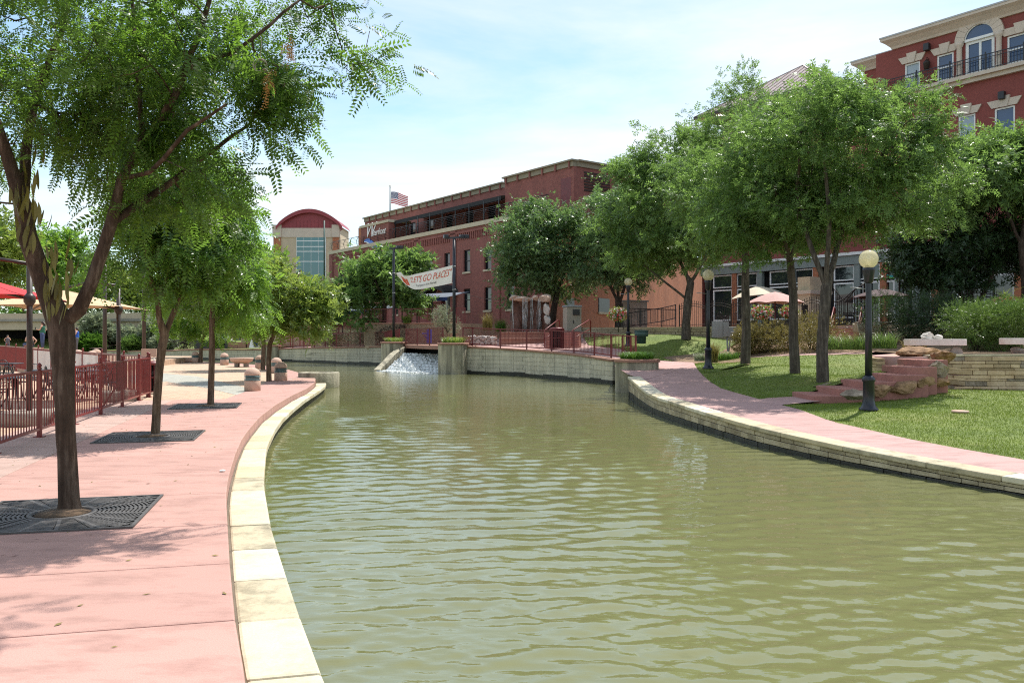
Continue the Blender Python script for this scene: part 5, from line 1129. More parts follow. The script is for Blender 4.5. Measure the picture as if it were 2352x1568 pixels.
# arched black awning over the door
aw = MB(); za = wf.at(1040, 650)[1]; n = 10
A1 = [(dc + 1.9 * math.cos(t), .02, za - .9 + .8 * math.sin(t)) for t in np.linspace(0, math.pi, n)]; A2 = [(x, 1.5, z - .12) for x, y, z in A1]; aw.strip(A1, A2); aw.strip(A2, [(x, 1.5, z - .3) for x, y, z in A2]); aw.build('door_awning', 'awning_dark', rt)
for s_ in (-1.5, 1.5): MB().tube([(dc + s_, .02, za + 1.6), (dc + s_, 1.2, za - .3)], .025, 5).build('awning_stay', 'black_metal', rt)
# upper storey set back behind the terrace
o2 = -4.0; s_a = wf.s(838, o2); s_b = wf.s(1157, o2); zr = wf.at(1000, 459, o2)[1]; zr2 = wf.at(1318, 366, -1.0)[1]; s_c = wf.s(1318, -1.0); s_d = wf.s(1160, -1.0)
print('roof', zr, zr2, s_a, s_b, s_c, s_d)
uh = [(s_b + 1.3 + k * 3.6, s_b + 2.5 + k * 3.6, zband + .1, zband + 2.3) for k in range(int((s_a - s_b - 6) / 3.6))]
wall_holes(MB(), s_b - 2, s_a, zband, zr - .5, uh, o2).build('upper_wall', 'brick_red', rt)
for h in uh: window(rt, h, o2, 'window_black', 'glass_dark', sash=False, name='terrace_window')
MB().box2((s_b, o2 - 12, zr - .5), (s_a, o2 + .001, zr - .45)).build('roof', 'grey_flashing', rt); MB().add([(s_a, o2, zband - 3), (s_a, o2 - 16, zband - 3), (s_a, o2 - 16, zr - .5), (s_a, o2, zr - .5)], [(0, 1, 2, 3)]).build('end_wall', 'brick_red', rt)
MB().add([(sL, 0, 0), (sL, -18, 0), (sL, -18, zband - .35), (sL, 0, zband - .35)], [(0, 1, 2, 3)]).build('end_wall', 'brick_red', rt)
MB().box2((0.01, o2 - 13, zband - .5), (sL - .01, -.351, zband - .36)).build('terrace_floor', 'concrete_grey', rt)
def cornice(s0, s1, o, z, ret=None):
    mb = MB().box2((s0, o - .3, z - .5), (s1, o + .10, z - .12)); mb.box2((s0 - .1, o - .3, z - .118), (s1 + .1, o + .28, z)); mb.build('cornice', 'cornice_olive', rt)
    mb = MB(); k = s0 + .3
    while k < s1: mb.box2((k, o + .102, z - .62), (k + .14, o + .2, z - .12)); k += 1.6
    mb.build('brackets', 'brick_red', rt)['kind'] = 'stuff'
cornice(s_b, s_a, o2, zr)
MB().box2((s_c, -14, zband - .4), (s_d, -1.0, zr2 - .5)).build('corner_block', 'brick_red', rt); cornice(s_c, s_d, -1.0, zr2)
mb = MB().box2((s_c - .10, -14, zr2 - .5), (s_c + .02, -1.3, zr2 - .12)); mb.box2((s_c - .28, -14, zr2 - .118), (s_c, -1.3, zr2 - .002)); mb.build('cornice', 'cornice_olive', rt)
dh = wf.at(1305, 440, -1.0); MB().box2((s_c + .3, -1.06, zband), (s_c + 1.5, -.985, zband + 2.2)).build('door', 'maroon_paint', rt)
mb = MB()
for k in range(7): mb.box2((s_c - .04, -4.6, zband + 1.2 + k * .22), (s_c - .012, -2.0, zband + 1.34 + k * .22))
mb.build('vent_louvers', 'bronze_metal', rt)
# sign block at the left
g0, g1 = wf.s(892), wf.s(829); zs_ = wf.at(860, 512)[1]; MB().box2((g0, -2.4, zband + .002), (g1, -.02, zs_ - .25)).build('sign_block', 'brick_red', rt); MB().box2((g0 - .15, -2.5, zs_ - .248), (g1 + .15, .10, zs_)).build('sign_cap', 'band_limestone', rt)
gm = (g0 + g1) / 2; zm = wf.at(855, 537)[1]
def wall_text(root, body, size, s_, z_, m, o=.02, shear=0, name='lettering', sx=1.0, rz=0):
    me = text_mesh(body, size, name, .02, shear); ob = mesh_obj(name, me, root, m); ob.location = (s_, o, z_); ob.rotation_euler = (R(90), rz, R(180)); ob.scale.x = sx; return ob
wall_text(rt, 'W', 2.1, gm + 1.0, zm + .35, 'letter_white', .03, .45, 'lettering', 1.0); wall_text(rt, 'aterfront', .95, gm - 1.0, zm + .05, 'letter_white', .03, .5, 'lettering', .85)
sw_ = MB(); pts = [(gm + 2.2 - 4.2 * t, .05, zm - .75 + .38 * math.sin(t * 5.2 + .6) - .2 * t) for t in np.linspace(0, 1, 15)]; sw_.strip(pts, [(x, y, z - .55 * math.sin(math.pi * (i + .6) / 15.2) - .06) for i, (x, y, z) in enumerate(pts)]); sw_.build('swoosh', 'swoosh_blue', rt)
sw_ = MB(); sw_.strip([(x, y + .01, z - .5 * math.sin(math.pi * (i + .6) / 15.2) - .06) for i, (x, y, z) in enumerate(pts)], [(x, y + .01, z - .62 * math.sin(math.pi * (i + .6) / 15.2) - .1) for i, (x, y, z) in enumerate(pts)]); sw_.build('swoosh_edge', 'letter_white', rt)
MB().box2((g1, -1.6, zband), (g1 + .8, -.1, zs_ - .1)).build('end_pier', 'brick_orange', rt)
# terrace awning
c0, c1 = s_d + .02, g0 - .05; zaw = wf.at(1160, 447, -.6)[1]; mb = MB()
mb.add([(c0, o2 + .01, zaw + .55), (c1, o2 + .01, zaw + .55), (c1, -.6, zaw), (c0, -.6, zaw)], [(0, 1, 2, 3)]); mb.add([(c0, -.6, zaw), (c1, -.6, zaw), (c1, -.6, zaw - .35), (c0, -.6, zaw - .35)], [(0, 1, 2, 3)]); mb.build('terrace_awning', 'awning_dark', rt)
k = c0 + .3
while k < c1: MB().box2((k - .04, -.66, zband), (k + .04, -.58, zaw - .1)).build('awning_post', 'black_metal', rt); k += (c1 - c0 - .6) / 8
mb = MB(); k = .3
while k < sL: mb.tube([(k, -.05, zband), (k, .12, zband + .5), (k, -.12, zband + 1.0)], .025, 5); k += 1.6
for z in (.25, .4, .55, .7, .85): mb.tube([(0, .07 - abs(z - .5) * .2, zband + z), (sL, .07 - abs(z - .5) * .2, zband + z)], .012, 4)
mb.tube([(0, -.12, zband + 1.02), (sL, -.12, zband + 1.02)], .03, 6); mb.build('terrace_railing', 'black_metal', rt)
# sunlit side wall
zs0 = .5; hs = []
SK = .50                                # side wall turned off square so that the sun catches it
MB().add([(0, .0, zb0), (62 * SK, -62, zb0), (62 * SK, -62, zband - .35), (0, 0, zband - .35)], [(0, 1, 2, 3)]).build('side_wall', 'brick_orange', rt)
mb = MB(); mb.prism([(-.14, -.352), (.2, -.352), (62 * SK + .2, -62), (62 * SK - .14, -62)][::-1], zband - .35, zband); mb.build('ledge', 'band_limestone', rt)
u2 = (wf.U * SK - wf.N).normalized(); sf = Frame(wf.P, (u2.x, u2.y), '', 'tmp', 'tmp'); bpy.data.objects.remove(sf.root)
sq = lambda t, e: (t * SK / math.hypot(1, SK) - e * 1 / math.hypot(1, SK), -t / math.hypot(1, SK) - e * SK / math.hypot(1, SK))      # along the side wall, proud of it
def side_box(nm, m, a, b, z0, z1, e0, e1, par): mb = MB(); q = [sq(a, e0), sq(b, e0), sq(b, e1), sq(a, e1)]; mb.prism(q, z0, z1); return mb.build(nm, m, par)
for x0, x1, y0, y1 in ((1374, 1399, 684, 716), (1300, 1318, 684, 716)):
    a, z1 = sf.at(x0, y0); b, _ = sf.at(x1, y0); z0 = sf.at(x0, y1)[1]
    w = side_box('window', 'window_black', a, b, z0, z1, .004, .05, rt); side_box('pane', 'window_black', a + .1, b - .1, z0 + .1, z1 - .1, .052, .058, w); side_box('sill', 'band_limestone', a - .1, b + .1, z0 - .18, z0, .005, .14, w)
# flag on the roof
fp = D(896, 487, 100); ft = thing('flagpole', 'dark flagpole rising behind the brick building roof', 'flagpole', (fp.x, fp.y, zr - 1)); ztop = EYE + (HZ - 430) / F * 100
MB().tube([(fp.x, fp.y, zr - 3), (fp.x, fp.y, ztop)], [.10, .06], 10).build('pole', 'utility_green', ft); MB().lathe((fp.x, fp.y, ztop), [(.02, 0), (.13, .1), (.13, .2), (.001, .28)], 12).build('ball', 'white_paint', ft)
fl = thing('flag', 'American flag with stars and stripes flying from the roof pole', 'flag', (fp.x, fp.y, ztop - 1)); FWd, FH = 2.25, 1.42
def fpt(u, v): return (fp.x + .12 + u * FWd * .93, fp.y - .12 * math.sin(u * 7 + v) - u * .3, ztop - .55 - v * FH - .62 * u * u * FH * .55 - .16 * u + .07 * math.sin(u * 6.5 + v * 1.5) * u)
for nm, m in (('red_stripe', 'flag_red'), ('white_stripe', 'letter_white')):
    for k in range(13):
        if (k % 2 == 0) != (nm == 'red_stripe'): continue
        mb = MB(); u0 = .42 if k < 7 else 0; n = 14; us = np.linspace(u0, 1, n)
        mb.strip([fpt(u, k / 13) for u in us], [fpt(u, (k + 1) / 13) for u in us]); mb.build(nm, m, fl)
us = np.linspace(0, .42, 7); cn_ = MB()
for j in range(7): cn_.strip([fpt(u, j / 13) for u in us], [fpt(u, (j + 1) / 13) for u in us])
cn_ = cn_.build('canton', 'flag_blue', fl); mb = MB()
for j in range(9):
    for i in range(6 if j % 2 == 0 else 5):
        u, v = (.035 + (i + (.5 if j % 2 else 0)) * .07), (.03 + j * .057); x, y, z = fpt(u, v); mb.add([(x + .055 * math.cos(a) * (1 if q % 2 == 0 else .42), y - .02, z + .055 * math.sin(a) * (1 if q % 2 == 0 else .42)) for q, a in ((q, math.pi / 2 + q * math.pi / 5) for q in range(10))], [tuple(range(10))])
mb.build('stars', 'letter_white', cn_)
# --- barrel-roofed tower building
tb = thing('tower_building', 'cream building with maroon barrel roof and tall teal window', 'building', (0, 0, 0)); dT = 118
T_ = lambda x, y, o=0.0: D(x, y, dT) + Vector((0, o, 0)); zb = lambda y: EYE - (y - HZ) / F * dT; X_ = lambda x: (x - CX) / F * dT
arc = [(636 + (788 - 636) * t, 521 - 40 * max(0, math.sin(math.pi * t)) ** .75) for t in np.linspace(0, 1, 21)]
poly = [(X_(x), zb(y)) for x, y in arc]; n = len(poly)
mb = MB(); mb.add([(x, dT - .6, z) for x, z in poly] + [(x, dT + 6, z) for x, z in poly], [(i, i + 1, n + i + 1, n + i) for i in range(n - 1)]); mb.add([(x, dT - .6, z) for x, z in poly] + [(x, dT - .6, z - .55) for x, z in poly], [(i, i + 1, n + i + 1, n + i) for i in range(n - 1)]); mb.build('roof', 'roof_maroon', tb)
mb = MB(); mb.add([(x, dT, z - .3) for x, z in poly] + [(X_(780), dT, zb(533)), (X_(650), dT, zb(525))], [tuple(range(n + 2))]); gb = mb.build('gable', 'roof_maroon', tb); mb = MB()
for k in range(15): x = X_(655 + k * 8.4); mb.box2((x, dT - .04, zb(528)), (x + .06, dT - .002, zb(506)))
mb.build('seams', 'roof_maroon', gb)
MB().box2((X_(640), dT + .01, 0), (X_(782), dT + 6, zb(520))).build('body', 'cream_stucco', tb)
MB().box2((X_(645), dT - .12, zb(545)), (X_(782), dT, zb(524))).build('frieze', 'cream_trim', tb)
for a, b in ((627, 647), (763, 780)): MB().box2((X_(a), dT - .3, zb(545)), (X_(b), dT + .4, zb(517))).build('pier_cap', 'cream_trim', tb); MB().box2((X_(a) + .1, dT - .15, zb(580)), (X_(b) - .1, dT + .3, zb(545.3))).build('brick_panel', 'brick_orange', tb); MB().box2((X_(a), dT - .2, 0), (X_(b), dT + .35, zb(580.3))).build('pier', 'cream_stucco', tb)
win = MB().box2((X_(681), dT - .06, zb(640)), (X_(749), dT - .003, zb(544))).build('window', 'window_white', tb)
for i in range(4):
    x0, x1 = 682 + i * 16.6, 682 + (i + 1) * 16.6 - .8
    for (y0, y1) in ((545, 553), (554, 566), (567, 577), (578, 600), (601, 640)): MB().box2((X_(x0), dT - .075, zb(y1) + .03), (X_(x1), dT - .062, zb(y0) - .03)).build('pane', 'glass_teal', win)
MB().box2((X_(627), dT + 3, 0), (X_(641), dT + 5.5, zb(530))).build('side_wing', 'cream_stucco', tb)
MB().tube([(X_(818), dT - 20, 8), (X_(818), dT - 20, EYE + (HZ - 507) / F * (dT - 20))], .09, 8).build('shaft', 'utility_green', thing('light_pole', 'slim dark roof light pole left of the brick sign block', 'light pole', (X_(818) * .83, dT - 20, 8)))
# --- tall red stucco building
rbF = Frame((22.4, 50), UB, 'tall dark red stucco building with arched window, balcony and cream cornice', 'building', 'stucco_building'); r2 = rbF.root
zl = rbF.at(2200, 186)[1]; sE = rbF.s(2055); zt2 = rbF.at(2055, 99)[1]; zled = 16.1
print('stucco', zl, sE, zt2)
def hole(x0, x1, y0, y1, xr=None):
    a, b = rbF.s(x1), rbF.s(x0); xm = (x0 + x1) / 2; return (min(a, b), max(a, b), rbF.at(xm, y1)[1], rbF.at(xm, y0)[1])
W1, W2 = hole(2078, 2113, 149, 193), hole(2152, 2190, 124, 188); W3 = hole(2313, 2352, 70, 148); AD = hole(2217, 2284, 78, 168)
W1 = (W1[0], W1[1], zled + .1, W2[3]); W2 = (W2[0], W2[1], zled + .1, W2[3]); W3 = (W3[0] - .5, W3[1], zled + .1, W2[3]); AD = (AD[0], AD[1], zled + .02, W2[3] + .35)
L1, L2 = hole(2201, 2240, 262, 330), hole(2284, 2331, 246, 300); L1 = (L1[0], L1[1], 10.6, L2[3]); L2 = (L2[0], L2[1], 10.2, L2[3]); L3 = (rbF.s(2130), rbF.s(2100), 10.6, L2[3]); L4 = (rbF.s(2040), rbF.s(2012), 10.6, L2[3])
ups = [W1, W2, W3, AD, L1, L2, L3, L4]
wall_holes(MB(), -24, sE, 6.7, zt2 - .4, ups).build('wall', 'stucco_red', r2); wall_holes(MB(), sE, 14, 6.7, zled, []).build('wall', 'stucco_red', r2)
MB().add([(14, 0, 2), (14, -16, 2), (14, -16, zled), (14, 0, zled)], [(0, 1, 2, 3)]).build('end_wall', 'stucco_red', r2); MB().box2((sE, -14, zled - .2), (13.9, -.01, zled - .02)).build('roof', 'concrete_grey', r2)
MB().add([(sE, 0, zled), (sE, -16, zled), (sE, -16, zt2 - .4), (sE, 0, zt2 - .4)], [(0, 1, 2, 3)]).build('return_wall', 'stucco_red', r2)
def cove(s0, s1, o, z, h=.62, pr=.6, root=r2, left=True):
    prof = [(0, -h), (.12, -h), (.18, -h * .8), (.4, -h * .45), (pr, -.14), (pr, 0), (0, 0)]; mb = MB(); n = len(prof)
    A = [(s0, o + q, z + zz) for q, zz in prof]; B = [(s1 + (q if left else 0), o + q, z + zz) for q, zz in prof]; mb.add(A + B, [(i, i + 1, n + i + 1, n + i) for i in range(n - 1)])
    if left:
        C_ = [(s1 + q, o - 12, z + zz) for q, zz in prof]; mb.add(B + C_, [(i, i + 1, n + i + 1, n + i) for i in range(n - 1)])
    mb.build('cornice', 'cream_trim', root); MB().box2((s0, o - 6, z + .002), (s1 + pr + .03, o + pr + .03, z + .09)).build('flashing', 'grey_flashing', root)
cove(-24, sE, 0, zt2 + .22)
o3 = -3.0; s3 = rbF.s(1985, o3); z3 = rbF.at(2050, 147, o3)[1]; wall_holes(MB(), sE, s3, zled - .1, z3, [], o3).build('penthouse_wall', 'stucco_red', r2); MB().add([(s3, o3, zled - .1), (s3, o3 - 8, zled - .1), (s3, o3 - 8, z3), (s3, o3, z3)], [(0, 1, 2, 3)]).build('penthouse_wall', 'stucco_red', r2); cove(sE, s3, o3, z3 + .6)
mb = MB().box2((-24, .001, zled - .42), (14.1, .22, zled - .2)); mb.box2((-24, .001, zled - .198), (14.2, .42, zled)); mb.build('balcony_ledge', 'cream_trim', r2)
def header(h, key=True):
    a, b, z = h[0], h[1], h[3]; mb = MB(); hh = .42
    mb.add([(a - .12, .09, z + .02), (b + .12, .09, z + .02), (b + .36, .09, z + hh), (a - .36, .09, z + hh), (a - .12, .0, z + .02), (b + .12, .0, z + .02), (b + .36, .0, z + hh), (a - .36, .0, z + hh)], [(3, 2, 1, 0), (0, 1, 5, 4), (2, 3, 7, 6), (1, 2, 6, 5), (3, 0, 4, 7)])
    m_ = (a + b) / 2; mb.add([(m_ - .17, .15, z + .0), (m_ + .17, .15, z + .0), (m_ + .3, .15, z + hh + .16), (m_ - .3, .15, z + hh + .16), (m_ - .17, .0, z), (m_ + .17, .0, z), (m_ + .3, .0, z + hh + .16), (m_ - .3, .0, z + hh + .16)], [(3, 2, 1, 0), (0, 1, 5, 4), (2, 3, 7, 6), (1, 2, 6, 5), (3, 0, 4, 7)]); mb.build('window_head', 'cream_trim', r2)
for h in (W1, W2, W3, L1, L2, L3, L4): header(h); window(r2, h, 0, 'window_white', 'glass_blind' if h in (L1, W1) else 'glass_blue', .12, True, None, fw=.09)
# arched opening
am = (AD[0] + AD[1]) / 2; rr = (AD[1] - AD[0]) / 2; zsp = AD[3]; mb = MB(); dr = window(r2, (AD[0], AD[1], AD[2], zsp - .06), 0, 'window_white', 'glass_blue', .12, False, None, fw=.16, mull=1, name='balcony_door')
n = 17; ar_ = [(am + (rr + .02) * math.cos(t), zsp + (rr + .02) * math.sin(t)) for t in np.linspace(0, math.pi, n)]; MB().add([(x, .012, z) for x, z in ar_], [tuple(range(n - 1, -1, -1))]).build('arch_pane', 'glass_blue', r2)
for k in range(11):
    t0, t1 = math.pi * k / 11 + .006, math.pi * (k + 1) / 11 - .006; q = [(am + r_ * math.cos(t), zsp + r_ * math.sin(t)) for r_, t in ((rr, t0), (rr + .52, t0), (rr + .52, (t0 + t1) / 2), (rr + .52, t1), (rr, t1), (rr, (t0 + t1) / 2))]
    MB().add([(x, .16, z) for x, z in q] + [(x, .0, z) for x, z in q], [(5, 4, 3, 2, 1, 0)] + [(i, (i + 1) % 6, 6 + (i + 1) % 6, 6 + i) for i in range(6)]).build('arch_stone', 'cream_trim', r2)
mb = MB(); q = [(am + (rr - .09 * 0) * math.cos(t), zsp + rr * math.sin(t)) for t in np.linspace(0, math.pi, n)]; mb.tube([(x, .05, z) for x, z in q], .05, 6); mb.box2((am - rr, .0, zsp - .07), (am + rr, .1, zsp + .07)); mb.build('arch_frame', 'window_white', r2)
for s_ in (-1, 1): MB().lathe((am + s_ * (rr + .27), .12, zled), [(.2, 0), (.2, .15), (.15, .2), (.14, zsp - zled - .3), (.2, zsp - zled - .2), (.24, zsp - zled - .02)], 16).build('column', 'cream_trim', r2)
mb = MB(); k = -20.0
while k < 1.0: mb.box2((k, .33, zled), (k + .018, .348, zled + .85)); k += .14
mb.bar((-20, .34, zled + .86), (1.0, .34, zled + .86), .04, .04); mb.bar((-20, .34, zled + .68), (1.0, .34, zled + .68), .03, .03); mb.bar((-20, .34, zled + .1), (1.0, .34, zled + .1), .03, .03)
k = -19.4
while k < 1: mb.box2((k, .31, zled), (k + .06, .37, zled + 1.0)); k += 1.9
mb.bar((1.0, .34, zled + .86), (1.0, -3, zled + .86), .04, .04); mb.build('balcony_railing', 'black_metal', r2)
for x, y in ((2129, 109), (2301, 220)): s_, z_ = rbF.at(x, y, .2); MB().box((s_, .22, z_), (.32, .28, .42)).build('speaker', 'black_metal', r2, bevel=.03)
s_, z_ = rbF.at(2129, 150, .2); mb = MB().lathe((s_, .25, z_ - .3), [(.05, 0), (.15, .08), (.19, .38), (.21, .42), (.06, .6)], 8); mb.tube([(s_, .25, z_ + .3), (s_, .22, z_ + .45), (s_, .06, z_ + .4), (s_, .02, z_ + .1)], .02, 5); mb.build('wall_lantern', 'wrought_iron', r2)
cu_ = thing('closed_umbrella', 'folded grey umbrella on the upper balcony of the stucco building', 'umbrella', (0, 0, 0)); wpos = rbF.P + rbF.U * rbF.s(2038, -1.2) + rbF.N * -1.2; cu_.location = (wpos.x, wpos.y, zled); OFF[cu_.name] = Vector((0, 0, 0)); MB().tube([(0, 0, 0), (0, 0, 2.2)], .025, 6).build('pole', 'black_metal', cu_); MB().lathe((0, 0, 0), [(.26, .9), (.22, 1.2), (.10, 2.0), (.01, 2.15)], 10).build('canopy', 'canvas_plum', cu_)
# ground-floor shopfront of the stucco building
zf, zh, ztr = 2.25, 5.05, 6.15
MB().box2((-24, -.25, ztr), (14, .18, 6.72)).build('shop_fascia', 'sage_frame', r2); MB().box2((-24, -.2, 6.724), (14.05, .3, 6.9)).build('shop_cornice', 'window_white', r2)
MB().box2((-24, -.35, zf - .6), (14, -.3, ztr)).build('shop_backing', 'dark_void', r2)
bays = []; edges_px = [(1638, 1682), (1692, 1740), (1768, 1816), (1822, 1868), (1915, 1962), (1968, 1985), (1990, 2022), (2026, 2056), (2060, 2100), (2106, 2140), (2150, 2200), (2208, 2262), (2275, 2330)]
for i, (x0, x1) in enumerate(edges_px):
    a, b = sorted((rbF.s(x0), rbF.s(x1))); dr_ = 6 <= i <= 8
    window(r2, (a, b, zf if dr_ else zf + .55, zh), .02, 'window_white', 'glass_dark', .1, False, None, fw=.13 if dr_ else .10, name='shop_door' if dr_ else 'shop_window'); window(r2, (a, b, zh + .12, ztr - .05), .02, 'window_white', 'glass_dark', .1, False, None, fw=.08, name='transom')
    if not dr_: MB().box2((a, -.1, zf - .3), (b, .03, zf + .52)).build('stall_riser', 'black_metal', r2)
    MB().box2((a - .42, -.2, zf - .3), (a - .03, .12, ztr)).build('pier', 'sage_frame' if i % 3 else 'brick_orange', r2)
s_, z_ = rbF.at(2058, 620, .03); wall_text(r2, 'Place', .42, s_ - .1, 5.75, 'letter_brown', .06)
for q, m in ((0, 'swoosh_teal'), (-.09, 'swoosh_green')):
    mb = MB(); pts = [(s_ + 1.0 - 2.0 * t, .05, 5.36 + q + .07 * math.sin(t * 12) + .05 * t) for t in np.linspace(0, 1, 20)]; mb.strip(pts, [(x, y, z - .10 * math.sin(math.pi * (i + .5) / 20) - .01) for i, (x, y, z) in enumerate(pts)]); mb.build('swoosh', m, r2)
# --- hip-roofed pavilion tower
hp = Frame(((1765 - CX) / F * 60, 60), UB, 'red tower with overhanging metal hip roof rising behind the trees', 'building', 'roof_tower'); h2 = hp.root
zE = EYE + (HZ - 248) / F * 60; S0, S1, O1 = -4.2, 4.2, 8.4
MB().box2((S0, -O1, 4), (S1, 0, zE)).build('wall', 'stucco_red', h2); e = 1.5
cor = [(S0 - e, e), (S1 + e, e), (S1 + e, -O1 - e), (S0 - e, -O1 - e)]; ap = ((S0 + S1) / 2, -O1 / 2, zE + 3.9); mb = MB(); mb.add([(x, y, zE + .25) for x, y in cor] + [ap], [(0, 1, 4), (1, 2, 4), (2, 3, 4), (3, 0, 4)]); rf = mb.build('roof', 'roof_metal', h2); mb = MB()
for k in range(4):
    (x0, y0), (x1, y1) = cor[k], cor[(k + 1) % 4]
    for i in range(1, 20):
        t = i / 20; f_ = 1 - abs(2 * t - 1); p0 = Vector((x0 + (x1 - x0) * t, y0 + (y1 - y0) * t, zE + .27)); mid = Vector((x0 + (x1 - x0) * .5, y0 + (y1 - y0) * .5, zE + .27)); q_ = Vector(ap) - mid; mb.bar(p0, p0 + q_ * f_ * .985 + Vector((0, 0, .02)), .04, .05)
    mb.bar((x0, y0, zE + .28), ap, .1, .08)
mb.build('seams', 'roof_metal', rf); MB().prism([(x, y) for x, y in cor][::-1], zE + .12, zE + .24).build('soffit', 'cream_trim', h2); mb = MB()
for k in range(4): mb.bar((*cor[k], zE + .2), (*cor[(k + 1) % 4], zE + .2), .12, .22)
mb.build('gutter', 'bronze_metal', h2)
# ---------------------------------------------------------------- right bank: steps, stone terrace, lamps, patio
st = thing('garden_steps', 'six red concrete steps climbing right from the pink path', 'steps', (7.57, 21.5, -.1)); sx = [7.57, 8.25, 8.96, 9.73, 10.3, 10.9, 12.6]; sz = [.14, .305, .475, .64, .83, 1.0]
for k in range(6):
    y0, y1 = 20.75 + .12 * k, 22.35 + .10 * k
    if k == 5: y0, y1 = 22.0, 23.4
    if k == 4: y0, y1 = 21.55, 23.05
    xe = (sx[k + 1] + .35) if k < 4 else (11.1, 11.62)[k - 4]
    MB().prism([(sx[k], y0), (xe, y0 + .02), (xe, y1), (sx[k], y1)], -.35, sz[k]).build('step', 'step_concrete', st, bevel=.02)
te = thing('terrace_wall', 'near buff ledgestone terrace wall right of the garden steps', 'wall', (13, 23.5, 0))
TW = resample([Vector((11.95, 23.55, 1.04)), Vector((12.6, 23.62, 1.05)), Vector((14.5, 23.4, 1.06)), Vector((19.5, 22.9, 1.07))], .25)
sgt = 1 if side_n(TW, 4).y > 0 else -1
stone_wall(te, TW, lambda p: .02 if p.x > 12.6 else .1, sgt, [1, .7, 1.3, .6, .9, 1.2, .6, 1, .8, 1.1], (.22, .75), lambda c, r: 'ledge_stone' if r.random() < .85 else 'boulder_buff', .035, .2, seed=21, gap=.005, batter=.09)
mb = MB(); nk = len(TW); Pq = offset(TW, sgt * .15); mb.add([(p.x, p.y, -.3) for p in Pq] + [(p.x, p.y, p.z - .03) for p in Pq], [(i, i + 1, nk + i + 1, nk + i) for i in range(nk - 1)]); mb.build('core', 'mortar', te)
for k in range(0, nk - 1, 4):
    seg = TW[k:k + 5]
    if len(seg) < 2: continue
    n_ = [side_n(TW, min(k + i, nk - 1)) * sgt for i in range(len(seg))]; poly = [tuple(p + q * .07) for p, q in zip(seg, n_)] + [tuple(p + q * .5) for p, q in zip(seg, n_)][::-1]
    if sum(poly[i][0] * poly[(i + 1) % len(poly)][1] - poly[(i + 1) % len(poly)][0] * poly[i][1] for i in range(len(poly))) < 0: poly = poly[::-1]
    MB().prism(poly, .002, .06).build('cap_stone', 'limestone_dirty', te, bevel=.012)
tw2 = thing('terrace_wall', 'short curved ledgestone wall left of the big brown boulder', 'wall', (10.9, 25, 0))
TW2 = resample([Vector((10.55, 23.9, 1.0)), Vector((10.62, 24.7, 1.02)), Vector((11.05, 25.5, 1.04)), Vector((12.2, 26.2, 1.06))], .25); s2_ = 1 if side_n(TW2, 2).x > 0 else -1
stone_wall(tw2, TW2, lambda p: .42, s2_, [1, .7, 1.2, .8, 1, .7], (.2, .55), lambda c, r: 'ledge_stone', .03, .2, seed=23, gap=.005, batter=.08)
mb = MB(); nk = len(TW2); Pq = offset(TW2, s2_ * .14); mb.add([(p.x, p.y, -.1) for p in Pq] + [(p.x, p.y, p.z - .03) for p in Pq], [(i, i + 1, nk + i + 1, nk + i) for i in range(nk - 1)]); mb.build('core', 'mortar', tw2)
tf = MB().prism([(10.75, 24.4), (11.6, 23.35), (12.0, 23.75), (14.5, 23.6), (24, 22.9), (24, 27.6), (13.0, 28.2), (11.2, 25.9)], .2, 1.045).build('terrace', 'path_concrete'); tf['kind'] = 'structure'
for i, (x, y, d, sz_, rot, m, lab) in enumerate(((2117, 813, 24.2, (1.75, .9, .62), .35, 'boulder_brown', 'big rusty brown boulder leaning at the top of the garden steps'), (2149, 848, 22.1, (.7, .65, .7), .2, 'boulder_buff', 'grey-buff boulder against the end of the near terrace wall'), (2165, 820, 22.9, (1.0, .75, .5), .5, 'boulder_brown', 'dark boulder capping the corner of the terrace wall'), (2075, 889, 21.0, (.95, .6, .48), .12, 'boulder_brown', 'reddish boulder along the near side of the steps'), (2115, 880, 21.3, (.95, .6, .5), .5, 'boulder_brown', 'rounded reddish boulder nearest the terrace wall by the steps'), (2022, 896, 20.75, (.8, .6, .42), .3, 'boulder_brown', 'small brown boulder beside the black lamp post'), (1968, 908, 20.3, (1.05, .6, .36), .1, 'boulder_buff', 'pale flat boulder left of the lamp post at the steps'), (1903, 888, 22.9, (1.05, .6, .32), .2, 'boulder_buff', 'pale low boulder on the far side of the lowest steps'), (2075, 843, 23.7, (.9, .6, .45), .4, 'boulder_buff', 'buff boulder beside the upper steps'), (2150, 878, 21.9, (.7, .5, .35), 0, 'boulder_brown', 'small dark boulder at the foot of the terrace wall'), (1990, 871, 22.9, (1.1, .5, .3), .1, 'boulder_buff', 'flat pale boulder hidden behind the middle steps'))):
    p = D(x, y, d); t = thing('boulder', lab, 'boulder', tuple(p)); MB().rock(p, sz_, 50 + i, 3, .35, rot).build('rock', m, t)
def slab_table(label, c, w, d, th, z, legs, seed, m='slab_stone'):
    t = thing('stone_bench', label, 'bench', (c[0], c[1], z - .45)); r = random.Random(seed); n = 22; poly = []
    for i in range(n):
        a = 2 * math.pi * i / n; k = 1 + r.uniform(-.05, .05); poly.append((c[0] + w / 2 * k * math.copysign(abs(math.cos(a)) ** .6, math.cos(a)), c[1] + d / 2 * k * math.copysign(abs(math.sin(a)) ** .6, math.sin(a))))
    MB().prism(poly, z - th, z).build('slab', m, t, bevel=.02)
    for dx in legs: MB().rock((c[0] + dx, c[1], z - th - .18), (.55, .5, .42), seed + int(dx * 10), 2, .3).build('leg', 'concrete_grey', t)
p = D(2149, 776, 26.2); slab_table('pale stone slab bench on rock feet behind the brown boulder', p, 1.85, .7, .2, 1.55, (-.45, .6), 5)
p = D(2356, 776, 25.2); slab_table('pale stone slab bench cut off by the right edge', p, 1.5, .7, .19, 1.58, (-.3, .3), 9)
